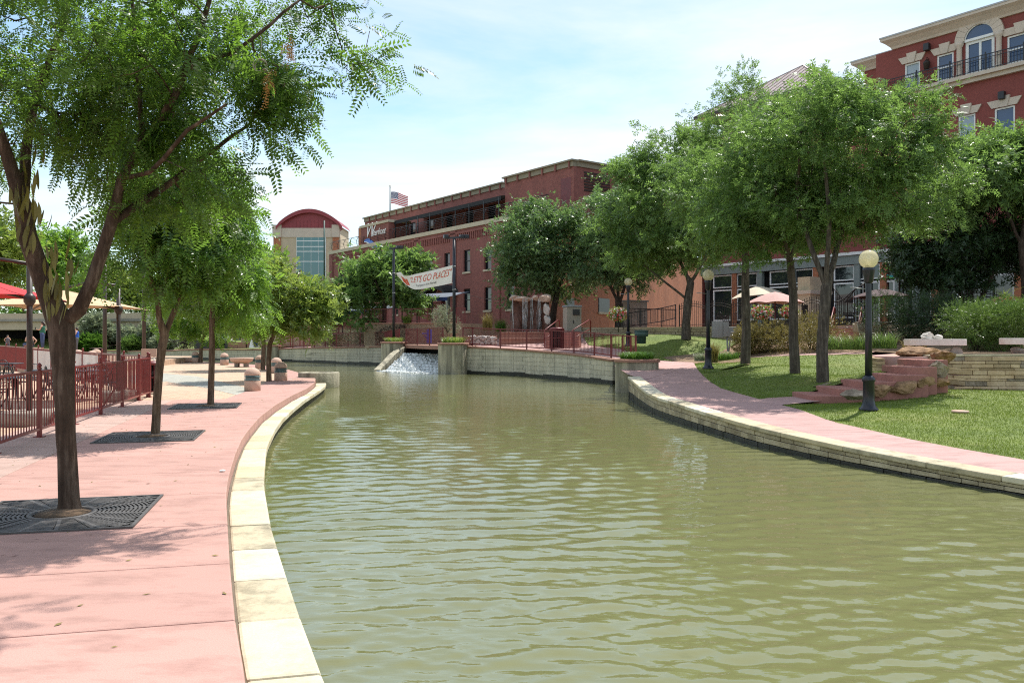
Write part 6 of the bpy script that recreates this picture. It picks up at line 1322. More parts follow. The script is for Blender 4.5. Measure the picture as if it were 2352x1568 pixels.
cv = thing('stone_carving', 'small pale carved rock lying on the stone slab bench', 'sculpture', tuple(D(2140, 776, 26.2))); p = D(2132, 769, 26.2); MB().rock((p.x, p.y, 1.64), (.45, .34, .3), 77, 3, .4).build('rock', 'slab_stone', cv); MB().rock((p.x + .3, p.y + .02, 1.62), (.42, .3, .24), 78, 3, .4).build('rock', 'slab_stone', cv)
vc = thing('valve_cover', 'small round tan valve cover in the lawn', 'valve cover', tuple(G(2205, 946, .02))); p = G(2205, 946, .02); MB().lathe((p.x, p.y, p.z - .01), [(.17, 0), (.17, .035), (.15, .045), (.001, .045)], 20).build('lid', 'bollard_stone', vc)
# globe lamps
lamp0 = None
def lamp(p, lab, s=1.0):
    global lamp0
    if lamp0 is None:
        t = lamp0 = thing('globe_lamp', lab, 'lamp post', (0, 0, 0), 'globe lamp posts along the path')
        MB().lathe((0, 0, 0), [(.20, 0), (.20, .05), (.16, .08), (.135, .14), (.12, .24), (.115, .62), (.135, .64), (.135, .70), (.11, .73), (.085, .76), (.001, .76)], 14).build('base', 'lamp_black', t); sh = MB().lathe((0, 0, 0), [(.075, .75), (.07, 1.8), (.055, 2.75), (.055, 2.85)], 14).build('shaft', 'lamp_black', t)
        MB().lathe((0, 0, 0), [(.06, 2.75), (.09, 2.78), (.12, 3.0), (.13, 3.03), (.13, 3.08), (.07, 3.09)], 14).build('collar', 'lamp_black', t); MB().tube([(.0, 0, 2.62), (-.42, -.05, 2.66)], .012, 5).build('banner_arm', 'metal_grey', t)
        MB().lathe((0, 0, 3.27), [(.08, -.185)] + [(.2 * math.cos(a), .2 * math.sin(a)) for a in np.linspace(-1.15, 1.55, 14)], 28).build('globe', 'lamp_globe', t)
        MB().lathe((0, 0, 3.12), [(.035, 0), (.05, .06), (.045, .2), (.001, .25)], 12).build('bulb', 'white_paint', t); o = t
    else: o = copy_tree(lamp0, label=lab)
    o.location = p; o.scale = (s,) * 3
p = G(1995, 943, .02); lamp(p, 'black lamp post with glass globe standing on the near lawn'); lamp(D(1626.6, 847, 28.9), 'black globe lamp post beside the bend of the pink path'); lamp(D(1443, 795, 42), 'far black globe lamp post behind the end of the maroon railing')
# electrical meter, utility bollard, cabinet, vents
mt = thing('electric_meter', 'grey electric meter boxes on a pipe in the lawn', 'electric meter', tuple(D(1655, 790, 40.5))); p = D(1652, 768, 40.5)
MB().box((p.x - .1, p.y, p.z + .25), (.5, .2, .8)).build('panel', 'metal_grey', mt, bevel=.01); MB().box((p.x + .31, p.y, p.z + .25), (.28, .2, .7)).build('panel', 'metal_grey', mt, bevel=.01); MB().box((p.x + .62, p.y, p.z + .12), (.34, .18, .5)).build('meter_box', 'metal_grey', mt, bevel=.01); MB().lathe((p.x + .62, p.y - .1, p.z + .12), [(.1, 0), (.1, .02)], 14).build('dial', 'white_paint', mt)
for dx in (.38, .55): MB().tube([(p.x + dx, p.y, p.z - .1), (p.x + .42, p.y, p.z - 1.2)], .04, 8).build('conduit', 'metal_grey', mt)
ub = thing('utility_bollard', 'green cylindrical utility post in the lawn behind the railing end', 'utility post', tuple(D(1473, 790, 41))); p = D(1473, 789, 41); MB().lathe(p, [(.22, 0), (.24, .35), (.34, .36), (.34, .62), (.001, .64)], 18).build('body', 'utility_green', ub); MB().lathe(p, [(.36, .60), (.36, .66), (.001, .68)], 18).build('lid', 'utility_green', ub)
uc = thing('utility_cabinet', 'tall grey metal utility cabinet beside the rock fountain', 'cabinet', tuple(D(1314, 760, 50))); p = D(1314, 760, 50); z0 = p.z
MB().box((p.x, p.y, z0 + .72), (.92, .8, 1.44), .25).build('body', 'cabinet_tan', uc, bevel=.01); MB().box((p.x, p.y, z0 + 1.5), (1.02, .92, .1), .25, .9).build('roof', 'metal_grey', uc); MB().box((p.x + .22, p.y - .42, z0 + 1.12), (.42, .04, .34), .25).build('vent', 'black_metal', uc); MB().box((p.x + .05, p.y - .43, z0 + .55), (.04, .03, .2), .25).build('handle', 'black_metal', uc); MB().box((p.x, p.y, z0 - .25), (1.1, 1.0, .5), .25).build('plinth', 'concrete_grey', uc)
sh_ = thing('storage_box', 'grey metal storage box against the orange brick wall', 'storage box', tuple(D(1455, 752, 56))); p = D(1455, 752, 56); MB().box((p.x, p.y, p.z + .85), (1.7, .9, 1.75), .64).build('body', 'concrete_grey', sh_); MB().box((p.x, p.y, p.z + 1.78), (1.85, 1.05, .1), .64).build('lid', 'metal_grey', sh_)
# rock fountain with falling water
rf_ = thing('rock_fountain', 'red rock fountain with water spilling over its top ledge', 'fountain', tuple(D(1217, 762, 52))); c = D(1217, 755, 52); zt_ = EYE + (HZ - 690) / F * 52
for dx, w, z0_, z1_, dy in ((-.85, .9, 1.2, zt_ - .15, .25), (-.15, .9, 1.2, zt_ - .1, .45), (.5, .85, 1.2, zt_ - .1, .35), (1.0, .55, 1.2, zt_ - .3, .1)): MB().rock((c.x + dx, c.y + dy, (z0_ + z1_) / 2), (w * 1.5, 1.1, (z1_ - z0_) * 1.25), int(dx * 10) + 90, 3, .3).build('rock_face', 'red_rock', rf_)
MB().box((c.x + .05, c.y + .55, (1.2 + zt_) / 2), (2.5, .9, zt_ - 1.1), 0, .93).build('rock_core', 'red_rock', rf_)
for dx, w, z, h, m in ((-1.0, .65, zt_ + .12, .42, 'pale_rock'), (-.45, 1.1, zt_ + .1, .36, 'pale_rock'), (.32, .5, zt_ + .15, .5, 'pale_rock'), (.85, .85, zt_ + .15, .62, 'pale_rock'), (1.08, .4, zt_ - .55, .8, 'slab_stone'), (1.12, .45, zt_ - 1.2, .6, 'slab_stone')): MB().rock((c.x + dx, c.y - .15, z), (w * 1.35, .9, h * 1.25), int(dx * 7) + 130, 2, .3).build('ledge_rock', m, rf_)
rgw = np.random.default_rng(6)
for dx, w in ((-1.12, .14), (-.32, .3), (.12, .16), (.6, .2)):
    mb = MB()
    for q in range(int(w * 34)):
        x = c.x + dx + rgw.normal(0, w * .3); y = c.y - .62 - rgw.random() * .12; z = zt_ + .1; k = rgw.uniform(.5, 1.5); mb.tube([(x, y + .12, z), (x, y, z - .25), (x + rgw.normal(0, .03), y - .08, z - .9), (x + rgw.normal(0, .06), y - .14, max(1.35, z - 1.4 - k))], [.006, .007, .008, .003], 4, False)
    mb.build('falling_water', 'foam', rf_)
# terraces, seat walls and steps around the fountain
def px_wall(name, label, x0, x1, d0, d1, ytop, zbot, th, m, capm=None, cat='wall'):
    a, b = D(x0, ytop, d0), D(x1, ytop, d1); t = thing(name, label, cat, tuple(a)); z = (a.z + b.z) / 2; slab_ab(MB(), Vector((a.x, a.y, 0)), Vector((b.x, b.y, 0)), zbot, z - .1, th).build('wall', m, t)
    n = 6; dd = (b - a).normalized(); dd.z = 0
    for k in range(n): p, q = a.lerp(b, k / n), a.lerp(b, (k + 1) / n); slab_ab(MB(), Vector((p.x, p.y - .06, 0)) + dd * .006, Vector((q.x, q.y - .06, 0)) - dd * .006, z - .098, z, th + .12).build('cap', capm or 'cap_red', t, bevel=.015)
    return t
px_wall('seat_wall', 'pink seat wall left of the fountain steps behind the railing', 1150, 1252, 47.5, 48, 776, .8, .5, 'cap_red'); px_wall('seat_wall', 'raised pink basin wall under the rock fountain', 1150, 1262, 50, 50.4, 762, .8, .5, 'cap_red')
pbk = MB(); rgp = np.random.default_rng(12)
for i in range(160): p = D(1075 + rgp.random() * 62, 790 - rgp.random() * 18, 48.5 + rgp.random() * .2); q = Vector((p.x, 48 + (790 - (HZ - (p.z - EYE) / p.y * F)) * .09, p.z)); pbk.lathe(p, [(.001, -.08), (rgp.uniform(.08, .16), 0), (.001, rgp.uniform(.05, .1))], 7)
cb_ = thing('cobble_spillway', 'sloping bed of white cobbles behind the railing', 'cobbles', tuple(D(1106, 785, 48.5))); pbk.build('cobbles', 'slab_stone', cb_)['kind'] = 'stuff'; pp = [D(1068, 792, 48.6), D(1140, 792, 48.6), D(1142, 770, 48.9), D(1080, 770, 48.9)]; MB().add([tuple(q) for q in pp], [(0, 1, 2, 3)]).build('bed', 'cap_red', cb_)
px_wall('seat_wall', 'sloping red curb left of the white cobbles', 1040, 1078, 49, 48.4, 772, .9, .4, 'cap_red')
fs = thing('fountain_steps', 'red concrete steps between two handrails right of the trash bin', 'steps', tuple(D(1300, 790, 45)))
for k in range(6): a, b = D(1253, 792, 44.6 + k * .45), D(1330, 792, 44.2 + k * .45); slab_ab(MB(), Vector((a.x, a.y, 0)), Vector((b.x, b.y, 0)), .7, 1.14 + k * .15, .8).build('step', 'step_concrete', fs)
for x0, x1, yb, lab in ((1250, 1281, 762, 'left'), (1314, 1352, 762, 'right')):
    t = thing('handrail', 'maroon bent-pipe handrail on the ' + lab + ' of the fountain steps', 'handrail', tuple(D(x0, 790, 45))); p0, p1 = D(x0, 759, 44.4), D(x1, 735, 47)
    MB().tube([p0 + Vector((0, 0, -.9)), p0, p1, p1 + Vector((.12, .1, -.05)), p1 + Vector((.12, .12, -.95))], .032, 8).build('rail', 'maroon_paint', t); MB().tube([p0 + Vector((0, 0, -.45)), p1 + Vector((.1, .1, -.5))], .022, 6).build('mid_rail', 'maroon_paint', t)
df = thing('drinking_fountain', 'blue drinking fountain on the footbridge landing', 'drinking fountain', tuple(D(984, 789, 56))); p = D(984, 789, 56); MB().box((p.x + .05, p.y, p.z + .48), (.34, .34, .96)).build('pillar', 'fountain_blue', df, bevel=.04); MB().box((p.x - .25, p.y, p.z + .68), (.36, .3, .09)).build('basin', 'fountain_blue', df, bevel=.02); MB().tube([(p.x - .3, p.y, p.z + .55), (p.x - .05, p.y, p.z + .3)], .04, 6).build('bracket', 'fountain_blue', df); MB().tube([(p.x + .05, p.y, p.z + .96), (p.x + .05, p.y, p.z + 1.06)], .03, 6).build('spout', 'metal_grey', df)
# restaurant terraces
px_wall('terrace_wall', 'buff block terrace wall below the restaurant railing', 838, 1034, 62, 60, 741, .8, 1.2, 'sandstone_wall'); px_wall('terrace_wall', 'lower buff terrace wall with red cap left of the restaurant', 714, 842, 70, 66, 752, .6, .8, 'sandstone_wall')
MB().prism([D(838, 741, 62)[:2], D(1034, 741, 60)[:2], (1.5, 66), (-9, 80), (-14, 76)], 1.0, EYE + (HZ - 743) / F * 61).build('terrace', 'sandstone_wall')['kind'] = 'structure'
def rl(x0, x1, d0, d1, yb, lab, n=4, h=1.06): a, b = D(x0, yb, d0), D(x1, yb, d1); a.z = b.z = (a.z + b.z) / 2; return railing('railing', lab, [a.lerp(b, k / n) for k in range(n + 1)], h)
rl(838, 1018, 62.3, 60.3, 741, 'maroon railing on the buff terrace wall below the restaurant', 5); rl(752, 832, 66.5, 64.5, 768, 'maroon railing on the lower left restaurant terrace', 3); rl(1030, 1068, 58, 56.5, 742, 'short maroon railing at the right end of the restaurant terrace', 2); rl(645, 712, 74, 71.5, 796, 'maroon ramp railing in front of the sandstone text wall', 3); rl(935, 1024, 66, 63.5, 726, 'upper maroon railing under the blue awning', 3)
def awn(lab, x0, x1, d0, d1, y, zfl, m):
    a, b = D(x0, y, d0), D(x1, y, d1); t = thing('awning', lab, 'awning', tuple(a)); z = max(a.z, b.z); bk_ = Vector((1.6, 1.2, .45))
    a.z = b.z = z; MB().add([tuple(q) for q in (a, b, b + bk_, a + bk_)], [(0, 1, 2, 3)]).build('canvas', m, t); MB().add([tuple(q) for q in (a, b, b - Vector((0, 0, .28)), a - Vector((0, 0, .28)))], [(0, 1, 2, 3)]).build('valance', 'awning_blue', t)
    for k in range(4): q = a.lerp(b, k / 3); MB().box((q.x, q.y, (zfl + q.z) / 2), (.09, .09, q.z - zfl)).build('post', 'black_metal', t)
awn('blue awning on black posts by the restaurant door', 924, 1029, 66, 63, 686, 2.4, 'slate_canvas'); awn('long pale awning with blue edge on the lower terrace', 742, 882, 68, 65, 714, 1.8, 'slate_canvas')
# light poles with the banner
def lpole(lab, x, d, yt, both):
    p = D(x, 775, d); zt = EYE + (HZ - yt) / F * d; t = thing('light_pole', lab, 'light pole', (p.x, p.y, 1.1)); MB().tube([(p.x, p.y, 1.1), (p.x, p.y, zt)], [.10, .085], 10).build('shaft', 'lamp_black', t)
    MB().bar((p.x - (.5 if both else .3), p.y, zt + .02), (p.x + .55, p.y, zt + .08), .1, .1).build('crossarm', 'lamp_black', t)
    for k in ((-.45, .45, .7) if both else (.3, .5)): MB().box((p.x + k, p.y - .1, zt + .1), (.26, .3, .2), .3).build('floodlight', 'lamp_black', t, bevel=.02)
    for z in (zt - 1.6, zt - 2.9): MB().lathe((p.x, p.y, z), [(.1, 0), (.115, .02), (.1, .05)], 10).build('band', 'metal_grey', t)
    return p, zt
pR, zR = lpole('tall black light pole on the right pier holding the banner', 1043, 46.6, 548, True); pL, zL = lpole('black light pole on the left pier holding the banner', 904.5, 54.3, 572, False)
bn = thing('banner', 'white banner reading Lets Go Places sagging between two black poles', 'banner', tuple(pR))
KT = [(910, 627, 54.2), (920, 625, 53.6), (930, 634, 53.0), (960, 628, 51.2), (1000, 619, 49), (1040, 609, 46.8)]; KB = [(913, 633, 54.1), (925, 646, 53.5), (936, 656, 52.9), (955, 665, 51.4), (1000, 658, 49), (1037, 650.5, 46.9)]
top = resample([D(*q) for q in KT], .2); bot = resample([D(*q) for q in KB], .2); nb_ = 40
def ban(u, v):
    a, b = at_i(top, u * (len(top) - 1)), at_i(bot, u * (len(bot) - 1)); p = a.lerp(b, v); w = .14 * math.sin(u * 21) * math.sin(v * 3.1) + .08 * math.sin(u * 9 + v * 4); return p + Vector((.3, -.95, 0)) * w
mb = MB()
for j in range(8): mb.strip([ban(i / nb_, j / 8) for i in range(nb_ + 1)], [ban(i / nb_, (j + 1) / 8) for i in range(nb_ + 1)])
mb.sm = [True] * len(mb.sm); mb.build('cloth', 'banner_cloth', bn)
def ban_text(body, u0, u1, v0, v1, m, shear=.25, dd=.03):
    me = text_mesh(body, 1.0, 'lettering', 0, shear, 'LEFT'); xs = [v.co.x for v in me.vertices]; ys = [v.co.y for v in me.vertices]; x0, x1, y0, y1 = min(xs), max(xs), min(ys), max(ys)
    for v in me.vertices:
        q = ban(u0 + (u1 - u0) * (v.co.x - x0) / (x1 - x0), v1 + (v0 - v1) * (v.co.y - y0) / (y1 - y0)) + Vector((.3, -.95, 0)) * dd - OFF[bn.name]; v.co = q
    return mesh_obj('lettering', me, bn, m)
ban_text('"LET\'S GO PLACES"', .27, .965, .16, .56, 'letter_grey', .3, .03).location = (.05, 0, -.05); ban_text('"LET\'S GO PLACES"', .27, .965, .16, .56, 'letter_red', .3, .05); ban_text('Proud sponsor of the Riverwalk', .38, .72, .68, .86, 'letter_grey', 0, .03)
for u0, v0, u1, v1 in ((.06, .55, .12, .9), (.11, .45, .17, .95), (.16, .35, .22, .85)): mb = MB(); mb.strip([ban(u0 + (u1 - u0) * t, v0 + (v1 - v0) * t) + Vector((.01, -.04, 0)) for t in np.linspace(0, 1, 5)], [ban(u0 + .045 + (u1 - u0) * t, v0 + (v1 - v0) * t - .05) + Vector((.01, -.04, 0)) for t in np.linspace(0, 1, 5)]); mb.build('print_mark', 'letter_red', bn)
for a, b in ((ban(1, 0), Vector((pR.x, pR.y, ban(1, 0).z + .15))), (ban(1, 1), Vector((pR.x, pR.y, ban(1, 1).z))), (ban(0, .5), Vector((pL.x, pL.y, ban(0, .5).z)))): MB().tube([a, b], .015, 4).build('tie', 'rope', bn)
wr = thing('cable', 'thin cable sagging from the right light pole to the rock fountain tree', 'cable', tuple(pR)); q0, q1 = D(1046, 665, 46.6), D(1172, 686, 52.5); MB().tube([q0.lerp(q1, t) - Vector((0, 0, .5 * 4 * t * (1 - t) * .5)) for t in np.linspace(0, 1, 14)], .012, 4).build('wire', 'black_metal', wr)
# patio of the stucco building
PW = [D(1328, 754, 50), D(1430, 753, 49.2), D(1560, 751, 47.5), D(1700, 748, 45), D(1831, 747, 43), D(1897, 747, 41.5)]; zpat = 2.22
for p in PW: p.z = zpat
pw1 = thing('patio_wall', 'long low ledgestone wall carrying the iron patio fence', 'wall', tuple(PW[2])); PWr = resample(PW, .25); spw = 1 if side_n(PWr, 5).y > 0 else -1
def stone_wall_joined(parent, P, zbot, sgn_in, ncourse, lens, m, seed):
    r = random.Random(seed); mb = MB(); tot = (len(P) - 1) * .25
    for ci in range(ncourse):
        s = 0
        while s < tot:
            l = r.uniform(*lens); a, b = s + .012, min(tot, s + l) - .012; s += l
            if b - a < .05: continue
            (p, n1), (q, n2) = lerp_path(P, a / .25), lerp_path(P, b / .25); n1, n2 = n1 * sgn_in, n2 * sgn_in; h0 = zbot(p); z0, z1 = h0 + (p.z - h0) * ci / ncourse + .01, h0 + (p.z - h0) * (ci + 1) / ncourse - .01; pr = r.uniform(0, .06)
            mb.add([tuple(p - n1 * pr)[:2] + (z0,), tuple(q - n2 * pr)[:2] + (z0,), tuple(q + n2 * .3)[:2] + (z0,), tuple(p + n1 * .3)[:2] + (z0,), tuple(p - n1 * pr)[:2] + (z1,), tuple(q - n2 * pr)[:2] + (z1,), tuple(q + n2 * .3)[:2] + (z1,), tuple(p + n1 * .3)[:2] + (z1,)], [(3, 2, 1, 0), (4, 5, 6, 7), (0, 1, 5, 4), (1, 2, 6, 5), (2, 3, 7, 6), (3, 0, 4, 7)])
    mb.build('stones', m, parent)['kind'] = 'stuff'; n = len(P); Q = offset(P, sgn_in * .1); mb = MB(); mb.add([(p.x, p.y, zbot(p) - .5) for p in Q] + [(p.x, p.y, p.z - .02) for p in Q], [(i, i + 1, n + i + 1, n + i) for i in range(n - 1)]); mb.build('core', 'mortar', parent)
stone_wall_joined(pw1, PWr, lambda p: 1.45, spw, 5, (.25, .8), 'ledge_stone_far', 31)
PW2 = [D(1972, 748, 40.5), D(2060, 743, 39), D(2207, 742, 36.5), D(2400, 742, 34)]
for p in PW2: p.z = zpat
pw2 = thing('patio_wall', 'shaded ledgestone patio wall behind the junipers', 'wall', tuple(PW2[1])); PW2r = resample(PW2, .25); stone_wall_joined(pw2, PW2r, lambda p: 1.2, spw, 6, (.25, .7), 'ledge_stone_far', 33)
MB().prism([p[:2] for p in [PW[0] + Vector((-.3, .1, 0))] + [p + Vector((.05, .12, 0)) for p in PW[1:]] + [p + Vector((.05, .12, 0)) for p in PW2]] + [(29, 40), (23.0, 50), (14.5, 61.3), (8, 66), (4, 61)], 1.0, zpat - .015).build('patio', 'path_concrete')['kind'] = 'structure'
ps = thing('patio_steps', 'short red stair with maroon handrails up to the iron patio gate', 'steps', tuple(D(1935, 790, 40)))
for k in range(5): a, b = D(1904, 780, 39.9 + k * .36), D(1968, 780, 39.2 + k * .36); slab_ab(MB(), Vector((a.x, a.y, 0)), Vector((b.x, b.y, 0)), .9, 1.46 + k * .15, .9).build('step', 'step_concrete', ps, bevel=.015)
for x, lab in ((1906, 'left'), (1972, 'right')):
    t = thing('handrail', 'maroon bent-pipe handrail on the ' + lab + ' of the patio steps', 'handrail', tuple(D(x, 790, 39.5))); p0 = D(x, 765, 39.3); p0.z = 2.25; p1 = Vector((p0.x + .85, p0.y + 1.7, 3.1)); MB().tube([p0 + Vector((0, 0, -.9)), p0, p1, p1 + Vector((.14, .25, -.04)), p1 + Vector((.14, .28, -.85))], .035, 8).build('rail', 'maroon_paint', t); MB().tube([p0 + Vector((0, 0, -.4)), p1 + Vector((.1, .2, -.45))], .025, 6).build('mid_rail', 'maroon_paint', t)
def iron_fence(lab, P, h=1.15, arch=.18):
    t = thing('iron_fence', lab, 'fence', tuple(P[0])); bars = MB(); rails = MB()
    for i in range(len(P) - 1):
        a, b = P[i], P[i + 1]; n = max(4, int((b - a).length / .13)); hh = lambda u: h + arch * math.sin(math.pi * u)
        for k in range(n): u = k / n; q = a.lerp(b, u); bars.box((q.x, q.y, q.z + (hh(u) + .1) / 2), (.018, .018, hh(u) + .1)); bars.lathe((q.x, q.y, q.z + hh(u) + .1), [(.022, 0), (.022, .03), (.001, .1)], 4)
        for dz_ in (0, -.14): rails.tube([a.lerp(b, u) + Vector((0, 0, hh(u) + dz_)) for u in np.linspace(0, 1, 9)], .018, 4)
        rails.tube([a + Vector((0, 0, .12)), b + Vector((0, 0, .12))], .018, 4); MB().box((a.x, a.y, a.z + h / 2 + .05), (.06, .06, h + .1)).build('post', 'wrought_iron', t)
    bars.build('bars', 'wrought_iron', t)['kind'] = 'stuff'; rails.build('rails', 'wrought_iron', t)['kind'] = 'stuff'
pf = [p + Vector((.1, .45, -.01)) for p in (D(1560, 751, 47.5), D(1620, 750, 46.5), D(1680, 749, 45.4), D(1735, 748, 44.5), D(1790, 747, 43.6), D(1845, 747, 42.7), D(1895, 747, 41.8))]
for p in pf: p.z = zpat
iron_fence('black wrought-iron fence with arched top on the long patio wall', pf); pf2 = [p + Vector((.1, .4, 0)) for p in PW2r[::9]]; iron_fence('black wrought-iron fence above the junipers', pf2)
ga = [D(1915, 748, 42.6), D(1968, 748, 41.6)]; 
for p in ga: p.z = zpat
gt = thing('iron_gate', 'ornate wrought-iron gate at the top of the patio steps', 'gate', tuple(ga[0])); n = 12; mb = MB()
for k in range(n + 1): q = ga[0].lerp(ga[1], k / n); hh = 1.2 + .7 * (abs(2 * k / n - 1)); mb.box((q.x, q.y, q.z + hh / 2), (.022, .022, hh))
mb.build('bars', 'wrought_iron', gt); mb = MB(); mb.tube([ga[0].lerp(ga[1], u) + Vector((0, 0, 1.2 + .7 * abs(2 * u - 1))) for u in np.linspace(0, 1, 13)], .025, 5)
for x in (-1, 1):
    for k in range(3): q = ga[0].lerp(ga[1], .5 + x * (.15 + .1 * k)); mb.tube([(q.x + .12 * math.cos(a), q.y - .02, q.z + .6 + .2 * k + .12 * math.sin(a)) for a in np.linspace(0, 5, 9)], .012, 4)
mb.build('scrolls', 'wrought_iron', gt)
for q, lab in ((D(1985, 748, 41.5), 'left'), (D(2066, 748, 39.5), 'right')):
    q.z = zpat; t = thing('iron_arch', 'tall curved wrought-iron gate post scroll on the ' + lab + ' under the plum umbrella', 'gate', tuple(q)); s_ = 1 if lab == 'right' else -1; MB().box((q.x, q.y, q.z + 1.05), (.07, .07, 2.1)).build('post', 'wrought_iron', t); MB().tube([q + Vector((s_ * 1.5 * u, 0, 2.1 - .9 * u ** .7 + .1 * math.sin(u * 6))) for u in np.linspace(0, 1, 10)], .03, 6).build('scroll', 'wrought_iron', t); mb = MB()
    for k in range(9): u = k / 9; mb.box((q.x + s_ * 1.5 * u, q.y, q.z + (2.05 - .9 * u ** .7) / 2), (.018, .018, 2.05 - .9 * u ** .7))
    mb.build('bars', 'wrought_iron', t)
rf2 = [D(1428, 752, 49), D(1470, 752, 50), D(1520, 752, 51), D(1552, 752, 51.5)]
for i, p in enumerate(rf2): p.z = zpat + .1 * i * 0
railing('ramp_railing', 'black metal ramp railing in front of the orange brick wall', rf2, 1.15, 'black_metal', .12, .06); railing('ramp_railing', 'sloping black ramp railing behind the first one', [p + Vector((.3, 1.6, -.15 + .22 * i)) for i, p in enumerate(rf2)], 1.0, 'black_metal', .14, .06)
# umbrellas and furniture on the patio
def market(lab, x, y, d, r_, zrim, ztop, m, zb_, tilt=0.0, n=8, pole='maroon_paint'):
    c = D(x, y, d); t = thing('market_umbrella', lab, 'umbrella', (c.x, c.y, zb_)); MB().tube([(c.x, c.y, zb_), (c.x, c.y, ztop)], .028, 8).build('pole', pole, t); mb = MB(); k = 6
    for i in range(n):
        a0, a1 = 2 * math.pi * i / n + .2, 2 * math.pi * (i + 1) / n + .2; rows = []
        for j in range(5):
            u = j / 4; row = []
            for q in range(k + 1):
                w = q / k; a = a0 + (a1 - a0) * w; sag = 4 * w * (1 - w); R_ = r_ * u * (1 - .07 * sag * u); zz = ztop + (zrim - ztop) * u ** 1.3 + .06 * sag * u; row.append((c.x + R_ * math.cos(a), c.y + R_ * math.sin(a), zz + tilt * R_ * math.cos(a)))
            rows.append(row)
        for j in range(4): mb.strip(rows[j], rows[j + 1])
    mb.build('canopy', m, t); mb = MB()
    for i in range(n): a = 2 * math.pi * i / n + .2; mb.tube([(c.x, c.y, ztop - .35), (c.x + r_ * .98 * math.cos(a), c.y + r_ * .98 * math.sin(a), zrim - .03 + tilt * r_ * math.cos(a))], .01, 4)
    mb.build('ribs', pole, t); return c
zt3 = lambda y, d: EYE - (y - HZ) / F * d
market('dusty pink market umbrella over the cream table', 1780, 690, 38.5, 1.35, zt3(697, 38.5), zt3(670, 38.5), 'canvas_pink', 1.3); market('cream market umbrella behind the pink one', 1738, 670, 50, 1.55, zt3(680, 50), zt3(657, 50), 'canvas_cream', zpat, .12, 4); market('dark plum market umbrella behind the near lamp post', 2025, 680, 36.5, 1.3, zt3(684, 36.5), zt3(663, 36.5), 'canvas_plum', 1.5)
cz = 1.35; tb1 = make_table('furniture_cream', .62, .74); tb1['label'] = 'round cream table under the pink umbrella'; tb1['group'] = 'cream patio tables'; q = D(1790, 762, 38.3); tb1.location = (q.x, q.y, cz)
def mesh_chair():
    t = thing('mesh_chair', '', 'chair', (0, 0, 0), 'cream mesh chairs'); pr = [(-.24, .42), (-.1, .40), (.18, .42), (.26, .52), (.33, .9)]; mb = MB()
    for i in range(len(pr) - 1): (y0, z0), (y1, z1) = pr[i], pr[i + 1]; mb.add([(-.25, y0, z0), (.25, y0, z0), (.25, y1, z1), (-.25, y1, z1), (-.25, y0, z0 - .015), (.25, y0, z0 - .015), (.25, y1 + .012, z1 - .012), (-.25, y1 + .012, z1 - .012)], [(0, 1, 2, 3), (7, 6, 5, 4), (0, 3, 7, 4), (1, 5, 6, 2)])
    mb.build('seat', 'furniture_cream', t); mb = MB()
    for s_ in (-1, 1): mb.tube([(s_ * .26, y, z) for y, z in pr], .016, 6)
    mb.tube([(-.26, .33, .9), (0, .35, .95), (.26, .33, .9)], .016, 6); mb.build('frame', 'furniture_cream', t); MB().tube([(0, 0, .4), (0, 0, .03)], .03, 8).build('pedestal', 'furniture_cream', t); MB().lathe((0, 0, 0), [(.24, 0), (.2, .03), (.03, .05)], 16).build('foot', 'furniture_cream', t); return t
mc = mesh_chair()
for x, d, rz, lab in ((1738, 38.2, 1.9, 'cream mesh chair left of the round cream table'), (1838, 38.2, -1.2, 'cream mesh chair right of the round cream table, partly behind a trunk'), (1992, 36.5, .6, 'cream mesh chair beside the near lamp post'), (1978, 37.5, 2.4, 'cream mesh chair tucked behind the near lamp post')): q = D(x, 760, d); q.z = cz; put(mc, q, rz, lab)
tb2 = copy_tree(tb1, label='round cream table hidden under the plum umbrella'); q = D(2030, 762, 36.4); tb2.location = (q.x, q.y, 1.5)
for i, (x, d, rz) in enumerate(((1862, 44, .4), (1930, 45, 2.0), (2130, 38.5, .3), (2165, 38.8, -2.2), (2185, 38, 1.0), (2285, 36.5, .2), (2330, 36, 2.6), (1700, 47.5, .5), (1660, 48.5, 2.2), (2090, 39.5, 1.2))):
    q = D(x, 740, d); q.z = zpat; put(chair, q, rz, 'dark wicker-like chair behind the iron patio fence, number %s from the gate side' % ('one two three four five six seven eight nine ten'.split()[i]), 'dark chairs on the right patio')
for i, (x, d, lab) in enumerate(((1955, 45, 'dark round table behind the iron gate'), (2148, 38.6, 'dark round table behind the junipers'), (2310, 36.2, 'dark round table behind the flower basket'))): q = D(x, 740, d); q.z = zpat; put(table, q, .4, lab, 'dark tables on the right patio')
# stone fireplace block on the patio
fpx = thing('fireplace', 'cream stucco outdoor fireplace behind the slim trunks', 'fireplace', tuple(D(1868, 748, 47))); q = D(1865, 748, 47); MB().box((q.x, q.y, zpat + .9), (1.7, 1.0, 1.85), .6).build('body', 'cream_stucco', fpx); MB().box((q.x, q.y, zpat + 1.92), (2.0, 1.25, .2), .6).build('mantel', 'cream_trim', fpx); MB().box((q.x, q.y + .1, zpat + 2.4), (1.4, .8, .8), .6).build('chimney_breast', 'cream_stucco', fpx); MB().box((q.x - .28, q.y - .42, zpat + .75), (.8, .3, .9), .6).build('firebox', 'dark_void', fpx)
